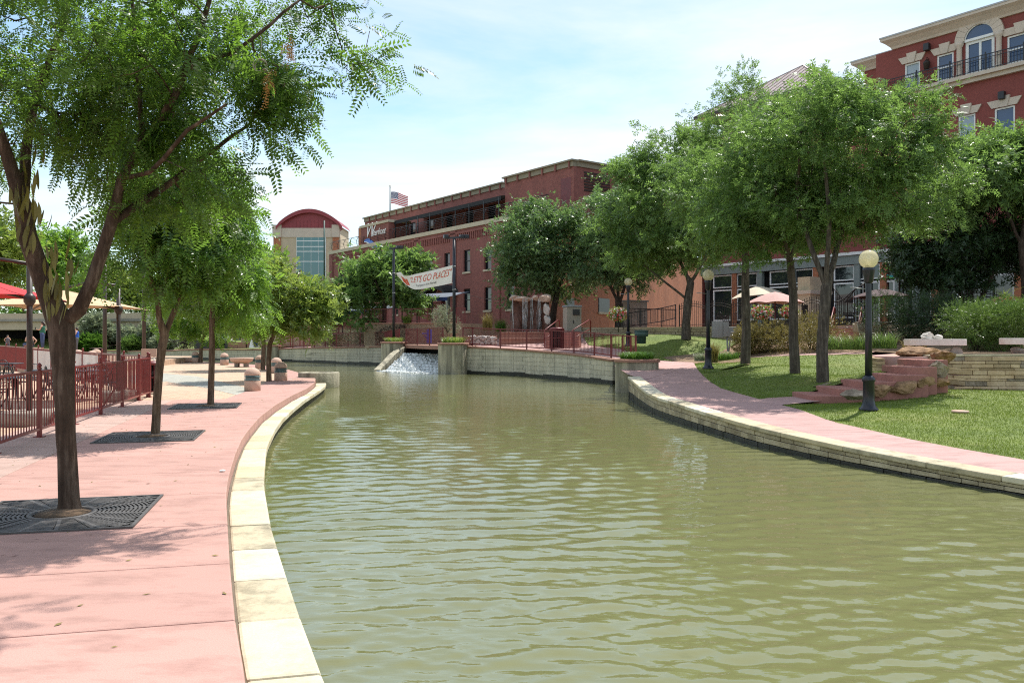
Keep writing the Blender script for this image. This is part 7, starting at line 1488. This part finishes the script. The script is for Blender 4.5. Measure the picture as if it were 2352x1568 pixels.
# flower baskets
def basket(lab, p, r_, seed, stand=None):
    t = thing('flower_basket', lab, 'flower basket', tuple(p)); rg = np.random.default_rng(seed); MB().lathe(p, [(.05, -.28), (r_ * .5, -.24), (r_ * .75, 0), (r_ * .7, .02)], 16).build('pot', 'utility_green', t)
    n = 420; v = rg.normal(0, 1, (n, 3)); v /= np.linalg.norm(v, axis=1)[:, None]; P = np.array(p) + v * r_ * (.5 + .5 * rg.random((n, 1))) * [1.15, 1.15, .75]; V, I = spread(P, v + [0, 0, .3], T_TINY, rg); mesh_obj('foliage', np_mesh('foliage', V - np.array(OFF[t.name]), 3, I, 'leaf_yellow'), t)
    for m, nm, c_ in (('flower_red', 'red_flowers', 80), ('flower_white', 'white_flowers', 90), ('flower_pink', 'pink_flowers', 90)):
        v = rg.normal(0, 1, (c_, 3)); v /= np.linalg.norm(v, axis=1)[:, None]; P = np.array(p) + v * r_ * [1.2, 1.2, .8]; Tq = np.array([[(0, -.035, 0), (.05, 0, .01), (0, .035, 0), (-.03, 0, .01)]]) * 1.4; V, I = spread(P, np.cross(v, rg.normal(0, 1, (c_, 3))), Tq, rg, roll=1.5); mesh_obj(nm, np_mesh(nm, V - np.array(OFF[t.name]), 4, I, m), t)['kind'] = 'stuff'
    if stand: MB().tube([Vector(p) - Vector((0, 0, .25)), Vector((p[0], p[1], stand))], .03, 6).build('stand', 'black_metal', t)
    return t
basket('round basket of red, white and pink flowers near the right edge', D(2306, 703, 31), .42, 3, 2.0); basket('hanging basket of pink and white flowers left of the pink umbrella pole', D(1750, 717, 41), .42, 4, zpat); basket('flower basket half hidden behind a slim trunk', D(1812, 717, 42), .36, 5, zpat); basket('basket of red flowers beside the far globe lamp', D(1420, 722, 46), .45, 6, 1.9)
sp = thing('spiky_plant', 'spiky green grass plant rising from the right flower basket', 'plant', tuple(D(2306, 690, 31))); tuft('blades', in_disc(D(2306, 690, 31), .05, .05, D(2306, 697, 31).z), 60, .75, 'leaf_yellow', sp, 9, .014, .8)
# beds of shrubs
for i, (x, y, d, rx, ry, rz, n_, T, m, lab, cat) in enumerate(((1712, 812, 37.6, 1.05, .9, 1.25, 1500, T_TINY, 'leaf_gold', 'golden-brown broom shrub at the left end of the bed', 'shrub'), (1760, 812, 37.0, 1.3, .9, 1.05, 1500, T_TINY, 'leaf_gold', 'golden broom shrub below the cream table', 'shrub'), (1810, 811, 36.4, 1.2, .9, 1.15, 1500, T_TINY, 'leaf_gold', 'golden broom shrub between the second and third trunks', 'shrub'), (1862, 809, 35.5, 1.25, 1.0, 1.35, 1600, T_TINY, 'leaf_gold', 'taller yellow-green broom shrub left of the slim near trunk', 'shrub'), (2085, 778, 34.5, 2.1, 1.3, 1.75, 3200, T_NEEDLE, 'leaf_dark', 'large dark pine shrub behind the near lamp post', 'shrub'), (2240, 806, 29.5, 1.6, 1.1, 1.35, 2600, T_NEEDLE, 'leaf_juniper', 'bright green juniper behind the stone slab bench', 'shrub'), (2330, 806, 29.0, 1.7, 1.1, 1.5, 2600, T_NEEDLE, 'leaf_juniper', 'bright green juniper at the right edge', 'shrub'), (2290, 790, 32.0, 1.8, 1.1, 1.4, 2200, T_NEEDLE, 'leaf_juniper', 'juniper clump below the flower basket', 'shrub'), (1028, 764, 58, 1.0, .9, 1.5, 1500, T_TINY, 'leaf_silver', 'silvery shrub left of the right light pole', 'shrub'), (850, 798, 64, 1.8, 1.0, 1.3, 1500, T_TINY, 'leaf_silver', 'grey-green shrubs behind the long left railing', 'shrub'), (900, 795, 61.5, 1.6, .9, 1.2, 1500, T_TINY, 'leaf_plum', 'dark plum shrub behind the railing next to the left pier', 'shrub'), (775, 798, 68, 1.6, 1.0, 1.2, 1200, T_TINY, 'leaf_juniper', 'green shrub behind the far end of the long railing', 'shrub'))):
    shrub('shrub', lab, D(x, y, d), (rx, ry, rz), n_, T, m, 200 + i, cat)
def gtuft(lab, x, y, d, n_, h, m, r_, seed, sp_=.7): p = D(x, y, d); t = thing('ornamental_grass', lab, 'grass plant', tuple(p)); tuft('blades', in_disc(p, r_, r_, p.z), n_, h, m, t, seed, .013, sp_)
gtuft('tall brown-green grass clump just right of the middle lamp post', 1638, 832, 33.5, 260, 1.0, 'leaf_gold', .18, 61, .3); gtuft('small grey-green grass clump left of the middle lamp post', 1608, 829, 36, 260, .45, 'leaf_silver', .25, 62); gtuft('low spiky grass clump right of the middle lamp post', 1672, 827, 36.5, 420, .5, 'leaf_grass', .5, 63); gtuft('strap-leaved daylily clump at the foot of the patio steps', 1915, 803, 33.2, 320, .75, 'leaf_juniper', .5, 64); gtuft('strap-leaved daylily clump left of the near lamp post', 1968, 803, 31.5, 320, .75, 'leaf_juniper', .5, 65); gtuft('daylily clump right of the near lamp post', 2030, 800, 30, 300, .75, 'leaf_juniper', .45, 66); gtuft('pale flowering clump on the short curved wall', 2100, 805, 26.8, 320, .45, 'leaf_gold', .35, 67); gtuft('tall golden grass left of the rock fountain', 1120, 758, 57, 260, 1.5, 'leaf_gold', .35, 68, .3); gtuft('green grass clump left of the rock fountain', 1150, 762, 55, 260, 1.1, 'leaf_grass', .35, 69, .4); gtuft('lime green plant in a pot on the restaurant terrace', 935, 742, 61, 300, .8, 'leaf_yellow', .3, 70, .8)
# ---------------------------------------------------------------- trees
def px_trunk(pts, k=1.0): return [(D(x, y, d), r_ * k) for x, y, d, r_ in pts]
# nearest tree on the left
d0 = 7.65; b0 = G(160, 1172)
main = px_trunk([(160, 1174, 7.65, .128), (159, 1150, 7.65, .108), (155, 1050, 7.65, .098), (150, 940, 7.66, .101), (146, 850, 7.67, .112), (144, 790, 7.68, .134), (140, 745, 7.68, .136)], .84)
left = px_trunk([(140, 745, 7.68, .105), (112, 680, 7.64, .108), (84, 600, 7.6, .10), (62, 540, 7.55, .098), (52, 470, 7.5, .088), (30, 400, 7.42, .068), (8, 330, 7.35, .058), (-30, 230, 7.2, .05), (-90, 100, 7.0, .04), (-160, -60, 6.8, .026)], .84)
left2 = px_trunk([(52, 470, 7.5, .07), (58, 400, 7.6, .058), (62, 330, 7.7, .052), (78, 240, 7.8, .045), (110, 150, 7.9, .036), (148, 40, 8.0, .028), (190, -90, 8.0, .02)], .84)
right = px_trunk([(142, 762, 7.68, .09), (182, 712, 7.66, .078), (210, 650, 7.64, .068), (236, 575, 7.62, .066), (256, 512, 7.6, .064), (280, 410, 7.55, .05), (325, 325, 7.5, .046), (380, 258, 7.4, .042), (420, 175, 7.3, .036), (470, 40, 7.2, .026), (510, -90, 7.1, .018)], .84)
r2_ = px_trunk([(256, 512, 7.6, .05), (310, 475, 7.75, .045), (366, 438, 7.9, .04), (458, 368, 8.1, .03), (565, 292, 8.3, .018)], .84)
r3_ = px_trunk([(325, 325, 7.5, .03), (322, 235, 7.6, .027), (306, 120, 7.7, .024), (303, 0, 7.75, .02), (290, -120, 7.7, .014)], .84)
r4_ = px_trunk([(420, 175, 7.3, .028), (450, 140, 7.3, .026), (530, 125, 7.35, .022), (622, 57, 7.4, .018), (690, 0, 7.45, .012)], .84)
r5_ = px_trunk([(280, 410, 7.55, .03), (345, 395, 7.3, .026), (430, 300, 7.0, .02), (520, 240, 6.8, .012)], .84)
ell = [(D(200, 60, 7.6), (1.3, 1.3, .95)), (D(430, 90, 7.6), (1.0, 1.3, .9)), (D(590, 110, 7.6), (.62, 1.0, .52)), (D(720, 70, 7.6), (.40, .7, .30)), (D(20, 130, 7.3), (1.3, 1.5, 1.1)), (D(430, 260, 7.9), (.75, 1.0, .55)), (D(545, 285, 8.1), (.46, .8, .33)), (D(510, 420, 8.4), (.40, .8, .34)), (D(400, 400, 8.3), (.60, .8, .5)), (D(330, 330, 8.3), (.7, .9, .5)), (D(130, 300, 8.4), (.6, .8, .5)), (D(90, 480, 8.6), (.35, .6, .35)), (D(250, 250, 8.0), (.9, 1.1, .6)), (D(60, 300, 8.2), (.7, .9, .6)), (D(300, -200, 7.4), (2.4, 2.2, 1.0)), (D(-200, 0, 7.0), (1.3, 1.8, 1.5))]
tree('street_tree', 'big dark-barked forked locust tree in the left foreground', b0, [main, left, left2, right, r2_, r3_, r4_, r5_], ell, 860, 15, T_NEAR, 'leaf_near', 'bark_near', 11, keep=lambda t: t[1] > 7.25 or (t[0] * 37.7) % 1 < .4, clump=.19, sig=.12, seg=.16, droop=.30, tipr=.005, wander=.05, shell=.4, minr=0, power=2.5)
# hanging seed pods and a rope coil
rg = np.random.default_rng(3)
for (x, y, d, n, lab) in ((62, 450, 7.35, 40, 'bunch of long olive seed pods hanging on the left limb of the near tree'), (128, 620, 7.45, 40, 'lower bunch of olive seed pods in the fork of the near tree')):
    t = thing('seed_pods', lab, 'seed pods', tuple(D(x, y, d))); mb = MB()
    for k in range(n):
        p = D(x + rg.normal(0, 20), y + rg.normal(0, 42), d + rg.normal(0, .08)); a = rg.random() * 6.28; l = rg.uniform(.12, .24); wv = .017; cx_, sx_ = math.cos(a), math.sin(a); A = []; B = []
        for i in range(6): u = i / 5; o = Vector((.02 * math.sin(u * 2.2 + a), .015 * math.cos(u * 2), -l * u)); w_ = Vector((cx_, sx_, 0)) * wv * math.sin(math.pi * (u * .9 + .06)); A.append(p + o + w_); B.append(p + o - w_)
        mb.strip(A, B)
    mb.build('pods', 'leaf_pod', t)['kind'] = 'stuff'
for (x, y, lab) in ((662, 100, 'spray of dead orange leaves hanging near the rope coil'), (618, 185, 'lower spray of dead orange leaves under the rope coil')):
    t = thing('dead_leaves', lab, 'leaves', tuple(D(x, y, 7.4))); P = np.array([tuple(D(x + rg.normal(0, 6), y + rg.normal(0, 18), 7.4 + rg.normal(0, .03))) for _ in range(34)]); V, I = spread(P, rg.normal(0, .4, (34, 3)) + [0, 0, -1], spray_locust(5, .1, .02, .009), rg); mesh_obj('leaves', np_mesh('leaves', V - np.array(OFF[t.name]), 4, I, 'dry_leaf'), t)['kind'] = 'stuff'
cpos = D(598, 152, 7.4); t = thing('rope_coil', 'coil of pale rope hanging in the crown of the near tree', 'rope', tuple(cpos)); mb = MB()
for k in range(6):
    r_ = .045 + .004 * k; mb.tube([cpos + Vector((r_ * math.cos(a) + rg.normal(0, .004), .012 * math.sin(2 * a + k), r_ * 1.1 * math.sin(a) + rg.normal(0, .004))) for a in np.linspace(0, 6.28, 16)], .004, 5, False)
mb.build('coil', 'rope', t); MB().tube([cpos + Vector((0, 0, .05)), cpos + Vector((.01, 0, .2)), D(598, 65, 7.4)], .003, 4).build('cord', 'rope', t)
# other trees on the left walkway
T2 = G(357, 996); d = T2.y
tree('street_tree', 'slim locust tree in the second grate of the walkway', T2, [px_trunk([(357, 997, d, .075), (360, 930, d, .066), (366, 850, d, .066), (372, 800, d, .07), (378, 770, d, .072)]), px_trunk([(378, 770, d, .05), (366, 730, d - .1, .046), (362, 690, d - .2, .042), (340, 600, d - .3, .03), (330, 520, d - .3, .02)]), px_trunk([(378, 770, d, .05), (392, 735, d + .1, .045), (410, 690, d + .1, .038), (450, 600, d + .2, .028), (500, 520, d + .2, .018)])],
     [(D(440, 520, d), (.85, 1.1, .7)), (D(370, 590, d), (.75, 1.1, .5)), (D(490, 570, d + .2), (.5, .9, .5)), (D(400, 440, d), (.85, 1.1, .55)), (D(490, 460, d), (.5, .9, .4)), (D(340, 480, d + .6), (.6, .9, .6))], 360, 13, T_MID, 'leaf_locust', 'bark_left', 12, clump=.2, sig=.15, seg=.22, droop=.35, shell=.3, minr=.0065)
T3 = G(484, 929); d = T3.y
tree('street_tree', 'thin straight locust tree in the third grate of the walkway', T3, [px_trunk([(484, 930, d, .08), (486, 850, d, .072), (487, 760, d, .068), (488, 700, d, .06), (496, 640, d, .045), (510, 570, d, .03)]), px_trunk([(488, 712, d, .04), (470, 690, d, .036), (440, 640, d, .025)])],
     [(D(500, 610, d), (.85, 1.1, .8)), (D(560, 655, d), (.45, .8, .5)), (D(440, 650, d), (.65, .9, .55)), (D(495, 540, d), (.65, .9, .55)), (D(540, 715, d + .3), (.6, .8, .3))], 340, 12, T_MID, 'leaf_bright', 'bark_left', 13, clump=.24, sig=.17, seg=.28, droop=.3, shell=.3, minr=.0075)
for (x, y, lab, ell_, sd, leaf, tr) in ((618, 875, 'bright green locust tree standing beside the bollards at the plaza tip', [((670, 675), (1.1, .95, .55)), ((605, 650), (.8, .9, .75)), ((725, 690), (.55, .8, .45)), ((625, 610), (.6, .8, .45)), ((610, 730), (.8, .8, .45)), ((700, 735), (.7, .8, .35)), ((560, 700), (.7, .8, .5))], 14, 'leaf_yellow', [(618, 876, .10), (617, 830, .09), (620, 790, .085), (640, 740, .06), (670, 680, .04), (690, 620, .025)]), (604, 849, 'second bright green locust tree behind the one at the plaza tip', [((620, 680), (1.4, 1.2, 1.0)), ((560, 720), (1.2, 1.0, .9)), ((590, 620), (1.0, 1.1, .9))], 15, 'leaf_bright', [(604, 849, .12), (606, 800, .10), (606, 760, .09), (590, 700, .05), (600, 640, .03)]), (461, 832, 'small locust tree near the farthest bollard', [((460, 720), (1.8, 1.6, 1.1)), ((520, 740), (1.5, 1.4, 1.0)), ((410, 740), (1.4, 1.4, 1.1))], 16, 'leaf_bright', [(461, 832, .13), (462, 800, .11), (470, 770, .09), (480, 740, .05), (465, 700, .03)])):
    B0 = G(x, y); d = B0.y; tree('street_tree', lab, B0, [px_trunk([(a, b, d, r_) for a, b, r_ in tr])], [(D(a, b, d), r_) for (a, b), r_ in ell_], 340, 11, T_FAR, leaf, 'bark_left', sd, clump=.3, sig=.22, seg=.4, droop=.25, shell=.3, tipr=.008, minr=.011)
# trees along the right path
RT = [(1890, 880, 23.3, 'right-hand slim trunk tree by the lowest garden steps', [(1890, 880, .175), (1888, 800, .155), (1893, 720, .15), (1898, 660, .15)], [[(1898, 660, .10), (1860, 560, .07), (1830, 440, .05), (1840, 300, .03)], [(1898, 660, .10), (1930, 540, .075), (1990, 420, .055), (2060, 300, .03)], [(1898, 660, .09), (1905, 500, .06), (1890, 300, .035)]], [((1900, 330), (1.7, 1.7, 1.6)), ((2020, 330), (1.5, 1.7, 1.2)), ((1830, 400), (1.5, 1.6, 1.2)), ((2100, 400), (1.2, 1.5, 1.0)), ((1890, 220), (.85, 1.1, .65)), ((1960, 230), (.9, 1.2, .6)), ((2090, 270), (.8, 1.0, .75)), ((1960, 480), (1.6, 1.6, .7)), ((1850, 520), (.8, 1.0, .5)), ((2080, 490), (.9, 1.1, .5))], 21),
      (1826, 860, 26.0, 'middle slim trunk tree on the right lawn', [(1826, 860, .165), (1822, 780, .145), (1822, 680, .13), (1815, 600, .11)], [[(1815, 600, .08), (1790, 500, .055), (1780, 380, .03)], [(1815, 600, .08), (1850, 490, .05), (1860, 380, .03)]], [((1790, 420), (1.8, 1.8, 1.7)), ((1720, 450), (1.5, 1.6, 1.4)), ((1840, 490), (1.3, 1.4, .9)), ((1780, 300), (1.3, 1.4, 1.0)), ((1755, 540), (1.0, 1.2, .6))], 22),
      (1712, 835, 31.2, 'left slim trunk tree on the right lawn beside the middle lamp', [(1712, 835, .19), (1714, 760, .165), (1712, 660, .15), (1712, 590, .12)], [[(1712, 590, .09), (1690, 470, .06), (1700, 330, .035)], [(1712, 590, .08), (1745, 480, .05), (1760, 380, .03)]], [((1700, 380), (2.2, 2.0, 1.9)), ((1640, 440), (1.8, 1.8, 1.6)), ((1712, 235), (.8, .9, .85)), ((1780, 320), (1.4, 1.4, 1.1)), ((1690, 510), (1.6, 1.5, .9)), ((1640, 560), (1.1, 1.2, .7))], 23),
      (1576, 780, 44.0, 'broad locust tree in front of the iron ramp railing', [(1576, 780, .27), (1576, 740, .22), (1580, 690, .22), (1586, 650, .2)], [[(1586, 650, .12), (1540, 560, .08), (1520, 460, .04)], [(1586, 650, .12), (1640, 560, .08), (1640, 450, .04)], [(1582, 700, .09), (1530, 650, .06), (1480, 610, .03)]], [((1560, 460), (2.8, 2.4, 2.2)), ((1490, 500), (2.4, 2.2, 2.0)), ((1540, 360), (1.8, 1.8, 1.4)), ((1440, 400), (1.2, 1.4, 1.2)), ((1610, 545), (2.2, 2.0, 1.3)), ((1500, 580), (1.9, 1.7, 1.0)), ((1590, 380), (1.7, 1.8, 1.4))], 24)]
for x, y, d, lab, tr, lim, ell_, sd in RT:
    B0 = D(x, y, d); rr_ = np.random.default_rng(sd); trs = [px_trunk([(a, b, d, r_) for a, b, r_ in tr])] + [px_trunk([(a, b, d + (i and rr_.normal(0, .5)), r_) for i, (a, b, r_) in enumerate(l)]) for l in lim]
    tree('locust_tree', lab, B0, trs, [(D(a, b, d + rr_.normal(0, .35)), r_) for (a, b), r_ in ell_], 880, 13, T_FAR if d > 40 else T_RIGHT, 'leaf_right', 'bark_right', sd, clump=.34 if d < 40 else .42, sig=.18 if d < 40 else .26, seg=.4, droop=.2, shell=.5, tipr=.010, minr=.0105)
# tree with the basket, pear tree, dark tree
def broad(name, lab, x, y, d, tr, lim, ell_, sd, leaf, T, n, per, sig=.35, bark='bark_dark', tipr=.01, shell=.35):
    B0 = D(x, y, d); rr_ = np.random.default_rng(sd); trs = [px_trunk([(a, b, d, r_) for a, b, r_ in tr])] + [px_trunk([(a, b, d + (i and rr_.normal(0, .4)), r_) for i, (a, b, r_) in enumerate(l)]) for l in lim]
    tree(name, lab, B0, trs, [(D(a, b, d + rr_.normal(0, .4)), r_) for (a, b), r_ in ell_], n, per, T, leaf, bark, sd, sig=sig, seg=.45, droop=.15, shell=shell, tipr=tipr, minr=.014, clump=sig * .9)
broad('broadleaf_tree', 'many-stemmed tree behind the far globe lamp', 1421, 752, 53, [(1421, 757, .28), (1421, 730, .26), (1422, 700, .25)], [[(1422, 700, .14), (1395, 640, .09), (1380, 560, .05)], [(1422, 700, .14), (1440, 640, .09), (1450, 540, .05)], [(1422, 700, .12), (1415, 620, .08), (1410, 500, .04)]], [((1420, 560), (2.5, 2.4, 2.2)), ((1380, 600), (2.0, 2.0, 1.6)), ((1450, 500), (2.0, 2.0, 1.8)), ((1400, 480), (1.7, 1.7, 1.3)), ((1460, 610), (1.8, 1.7, 1.3))], 31, 'leaf_pear', T_LEAF, 560, 16)
broad('pear_tree', 'dense rounded pear tree behind the rock fountain', 1268, 762, 56, [(1266, 762, .24), (1272, 710, .22), (1280, 670, .19)], [[(1280, 670, .13), (1250, 600, .09), (1240, 500, .04)], [(1280, 670, .12), (1310, 590, .08), (1320, 500, .04)]], [((1240, 560), (2.9, 2.6, 2.9)), ((1200, 610), (2.1, 2.2, 2.1)), ((1300, 600), (2.5, 2.4, 2.5)), ((1235, 500), (1.6, 1.6, 1.3)), ((1180, 570), (1.5, 1.7, 1.5)), ((1330, 540), (1.7, 1.8, 1.6)), ((1290, 510), (1.3, 1.5, 1.2))], 32, 'leaf_pear', T_PEAR, 1300, 13, .34, shell=.6)
broad('shade_tree', 'dark dense shade tree with several stems near the right edge', 2232, 766, 38, [(2232, 772, .30), (2232, 745, .27), (2232, 725, .26)], [[(2232, 725, .15), (2195, 650, .10), (2150, 560, .05)], [(2232, 725, .14), (2225, 620, .10), (2220, 480, .05)], [(2232, 725, .15), (2275, 640, .10), (2310, 520, .05)], [(2232, 725, .10), (2170, 680, .06), (2130, 640, .03)]], [((2230, 500), (3.0, 2.7, 2.6)), ((2150, 540), (1.9, 2.0, 1.9)), ((2320, 500), (2.5, 2.4, 2.4)), ((2200, 590), (2.6, 2.2, 1.3)), ((2330, 590), (2.0, 2.0, 1.2)), ((2280, 400), (1.9, 2.0, 1.7)), ((2130, 600), (1.2, 1.4, .8))], 33, 'leaf_dark', T_LEAF, 900, 14, .3, shell=.35)
broad('broadleaf_tree', 'lighter leafy tree in front of the stucco building at the right edge', 2360, 768, 35, [(2360, 772, .2), (2355, 650, .16), (2345, 560, .13)], [[(2345, 560, .09), (2300, 460, .06), (2260, 380, .03)], [(2345, 560, .09), (2360, 440, .06), (2350, 340, .03)]], [((2330, 370), (1.4, 1.6, 1.2)), ((2250, 420), (1.6, 1.8, 1.3)), ((2200, 400), (1.1, 1.4, 1.0)), ((2400, 400), (1.9, 1.9, 1.7)), ((2280, 330), (.8, 1.0, .5))], 34, 'leaf_right', T_LEAF, 560, 13, .27)
broad('locust_tree', 'rounded green tree in front of the brick restaurant', 880, 770, 63, [(880, 772, .2), (882, 730, .17), (884, 690, .15)], [[(884, 690, .1), (860, 640, .07), (840, 600, .03)], [(884, 690, .1), (915, 640, .07), (940, 600, .03)]], [((880, 640), (2.6, 2.3, 1.7)), ((820, 660), (1.9, 1.8, 1.4)), ((940, 640), (1.9, 1.8, 1.5)), ((895, 615), (1.4, 1.4, .8)), ((845, 625), (1.1, 1.2, .7)), ((960, 690), (1.4, 1.4, .9)), ((830, 720), (1.6, 1.4, .7)), ((985, 650), (1.0, 1.0, .8))], 35, 'leaf_right', T_BIG, 420, 7, .42)
# trees far behind on the left: base point, crown centre and size
for i, (x, y, d, cx2, cy2, r_, leaf, lab) in enumerate(((-30, 806, 60, -10, 590, 3.4, 'leaf_yellow', 'pale green tree behind the red umbrella at the far left'), (128, 795, 74, 120, 585, 4.0, 'leaf_bright', 'leafy tree far behind the big forked trunk'), (268, 768, 96, 262, 660, 3.6, 'leaf_yellow', 'tree on the far slope above the garden wall'), (352, 768, 100, 350, 655, 4.2, 'leaf_bright', 'tree on the far slope right of the tall poles'), (560, 772, 102, 560, 690, 3.2, 'leaf_bright', 'tree behind the sandstone text wall'), (445, 772, 108, 440, 665, 4.2, 'leaf_bright', 'tree on the skyline above the white pillars'), (700, 772, 96, 700, 700, 2.8, 'leaf_bright', 'tree in front of the tower building'), (60, 770, 112, 40, 650, 5.2, 'leaf_bright', 'large tree rising behind the road bridge'), (190, 770, 116, 190, 660, 4.6, 'leaf_yellow', 'pale tree on the skyline behind the road bridge'), (765, 768, 92, 765, 715, 2.0, 'leaf_bright', 'small tree by the left end of the brick building'))):
    rr_ = np.random.default_rng(70 + i); base = D(x, y, d); c = D(cx2, cy2, d)
    T0 = [(base, .2), (base.lerp(c, .45) + Vector((.2, 0, 0)), .16), (c + Vector((0, 0, -.1 * r_)), .09)]
    tree('background_tree', lab, base, [T0], [(c + Vector((rr_.normal(0, .42), rr_.normal(0, .3), rr_.normal(0, .34))) * r_, (.62 * r_, .6 * r_, .42 * r_)) for _ in range(7)], 260, 8, T_BIG, leaf, 'bark_left', 70 + i, sig=.5, seg=.6, droop=.15, tipr=.012, minr=.02, group='trees behind the plaza')
# leaf litter on the left walk
rg = np.random.default_rng(44); n = 170; ss_ = rg.uniform(3, 24, n); tt = rg.random(n) ** .6; P = np.array([tuple(W(s_, -4.9 + (bk(s_) - .03 + 4.9) * t_, .004)) for s_, t_ in zip(ss_, tt)])
V, I = spread(P, np.concatenate([rg.normal(0, 1, (n, 2)), np.zeros((n, 1))], 1), np.array([[(0, -.007, 0), (.02, 0, .003), (0, .007, .004), (-.018, 0, 0)]]), rg, .5, .08)
props(mesh_obj('fallen_leaves', np_mesh('fallen_leaves', V, 4, I, 'pod_brown')), 'tiny dry leaves scattered over the left walkway', 'leaves', kind='stuff')
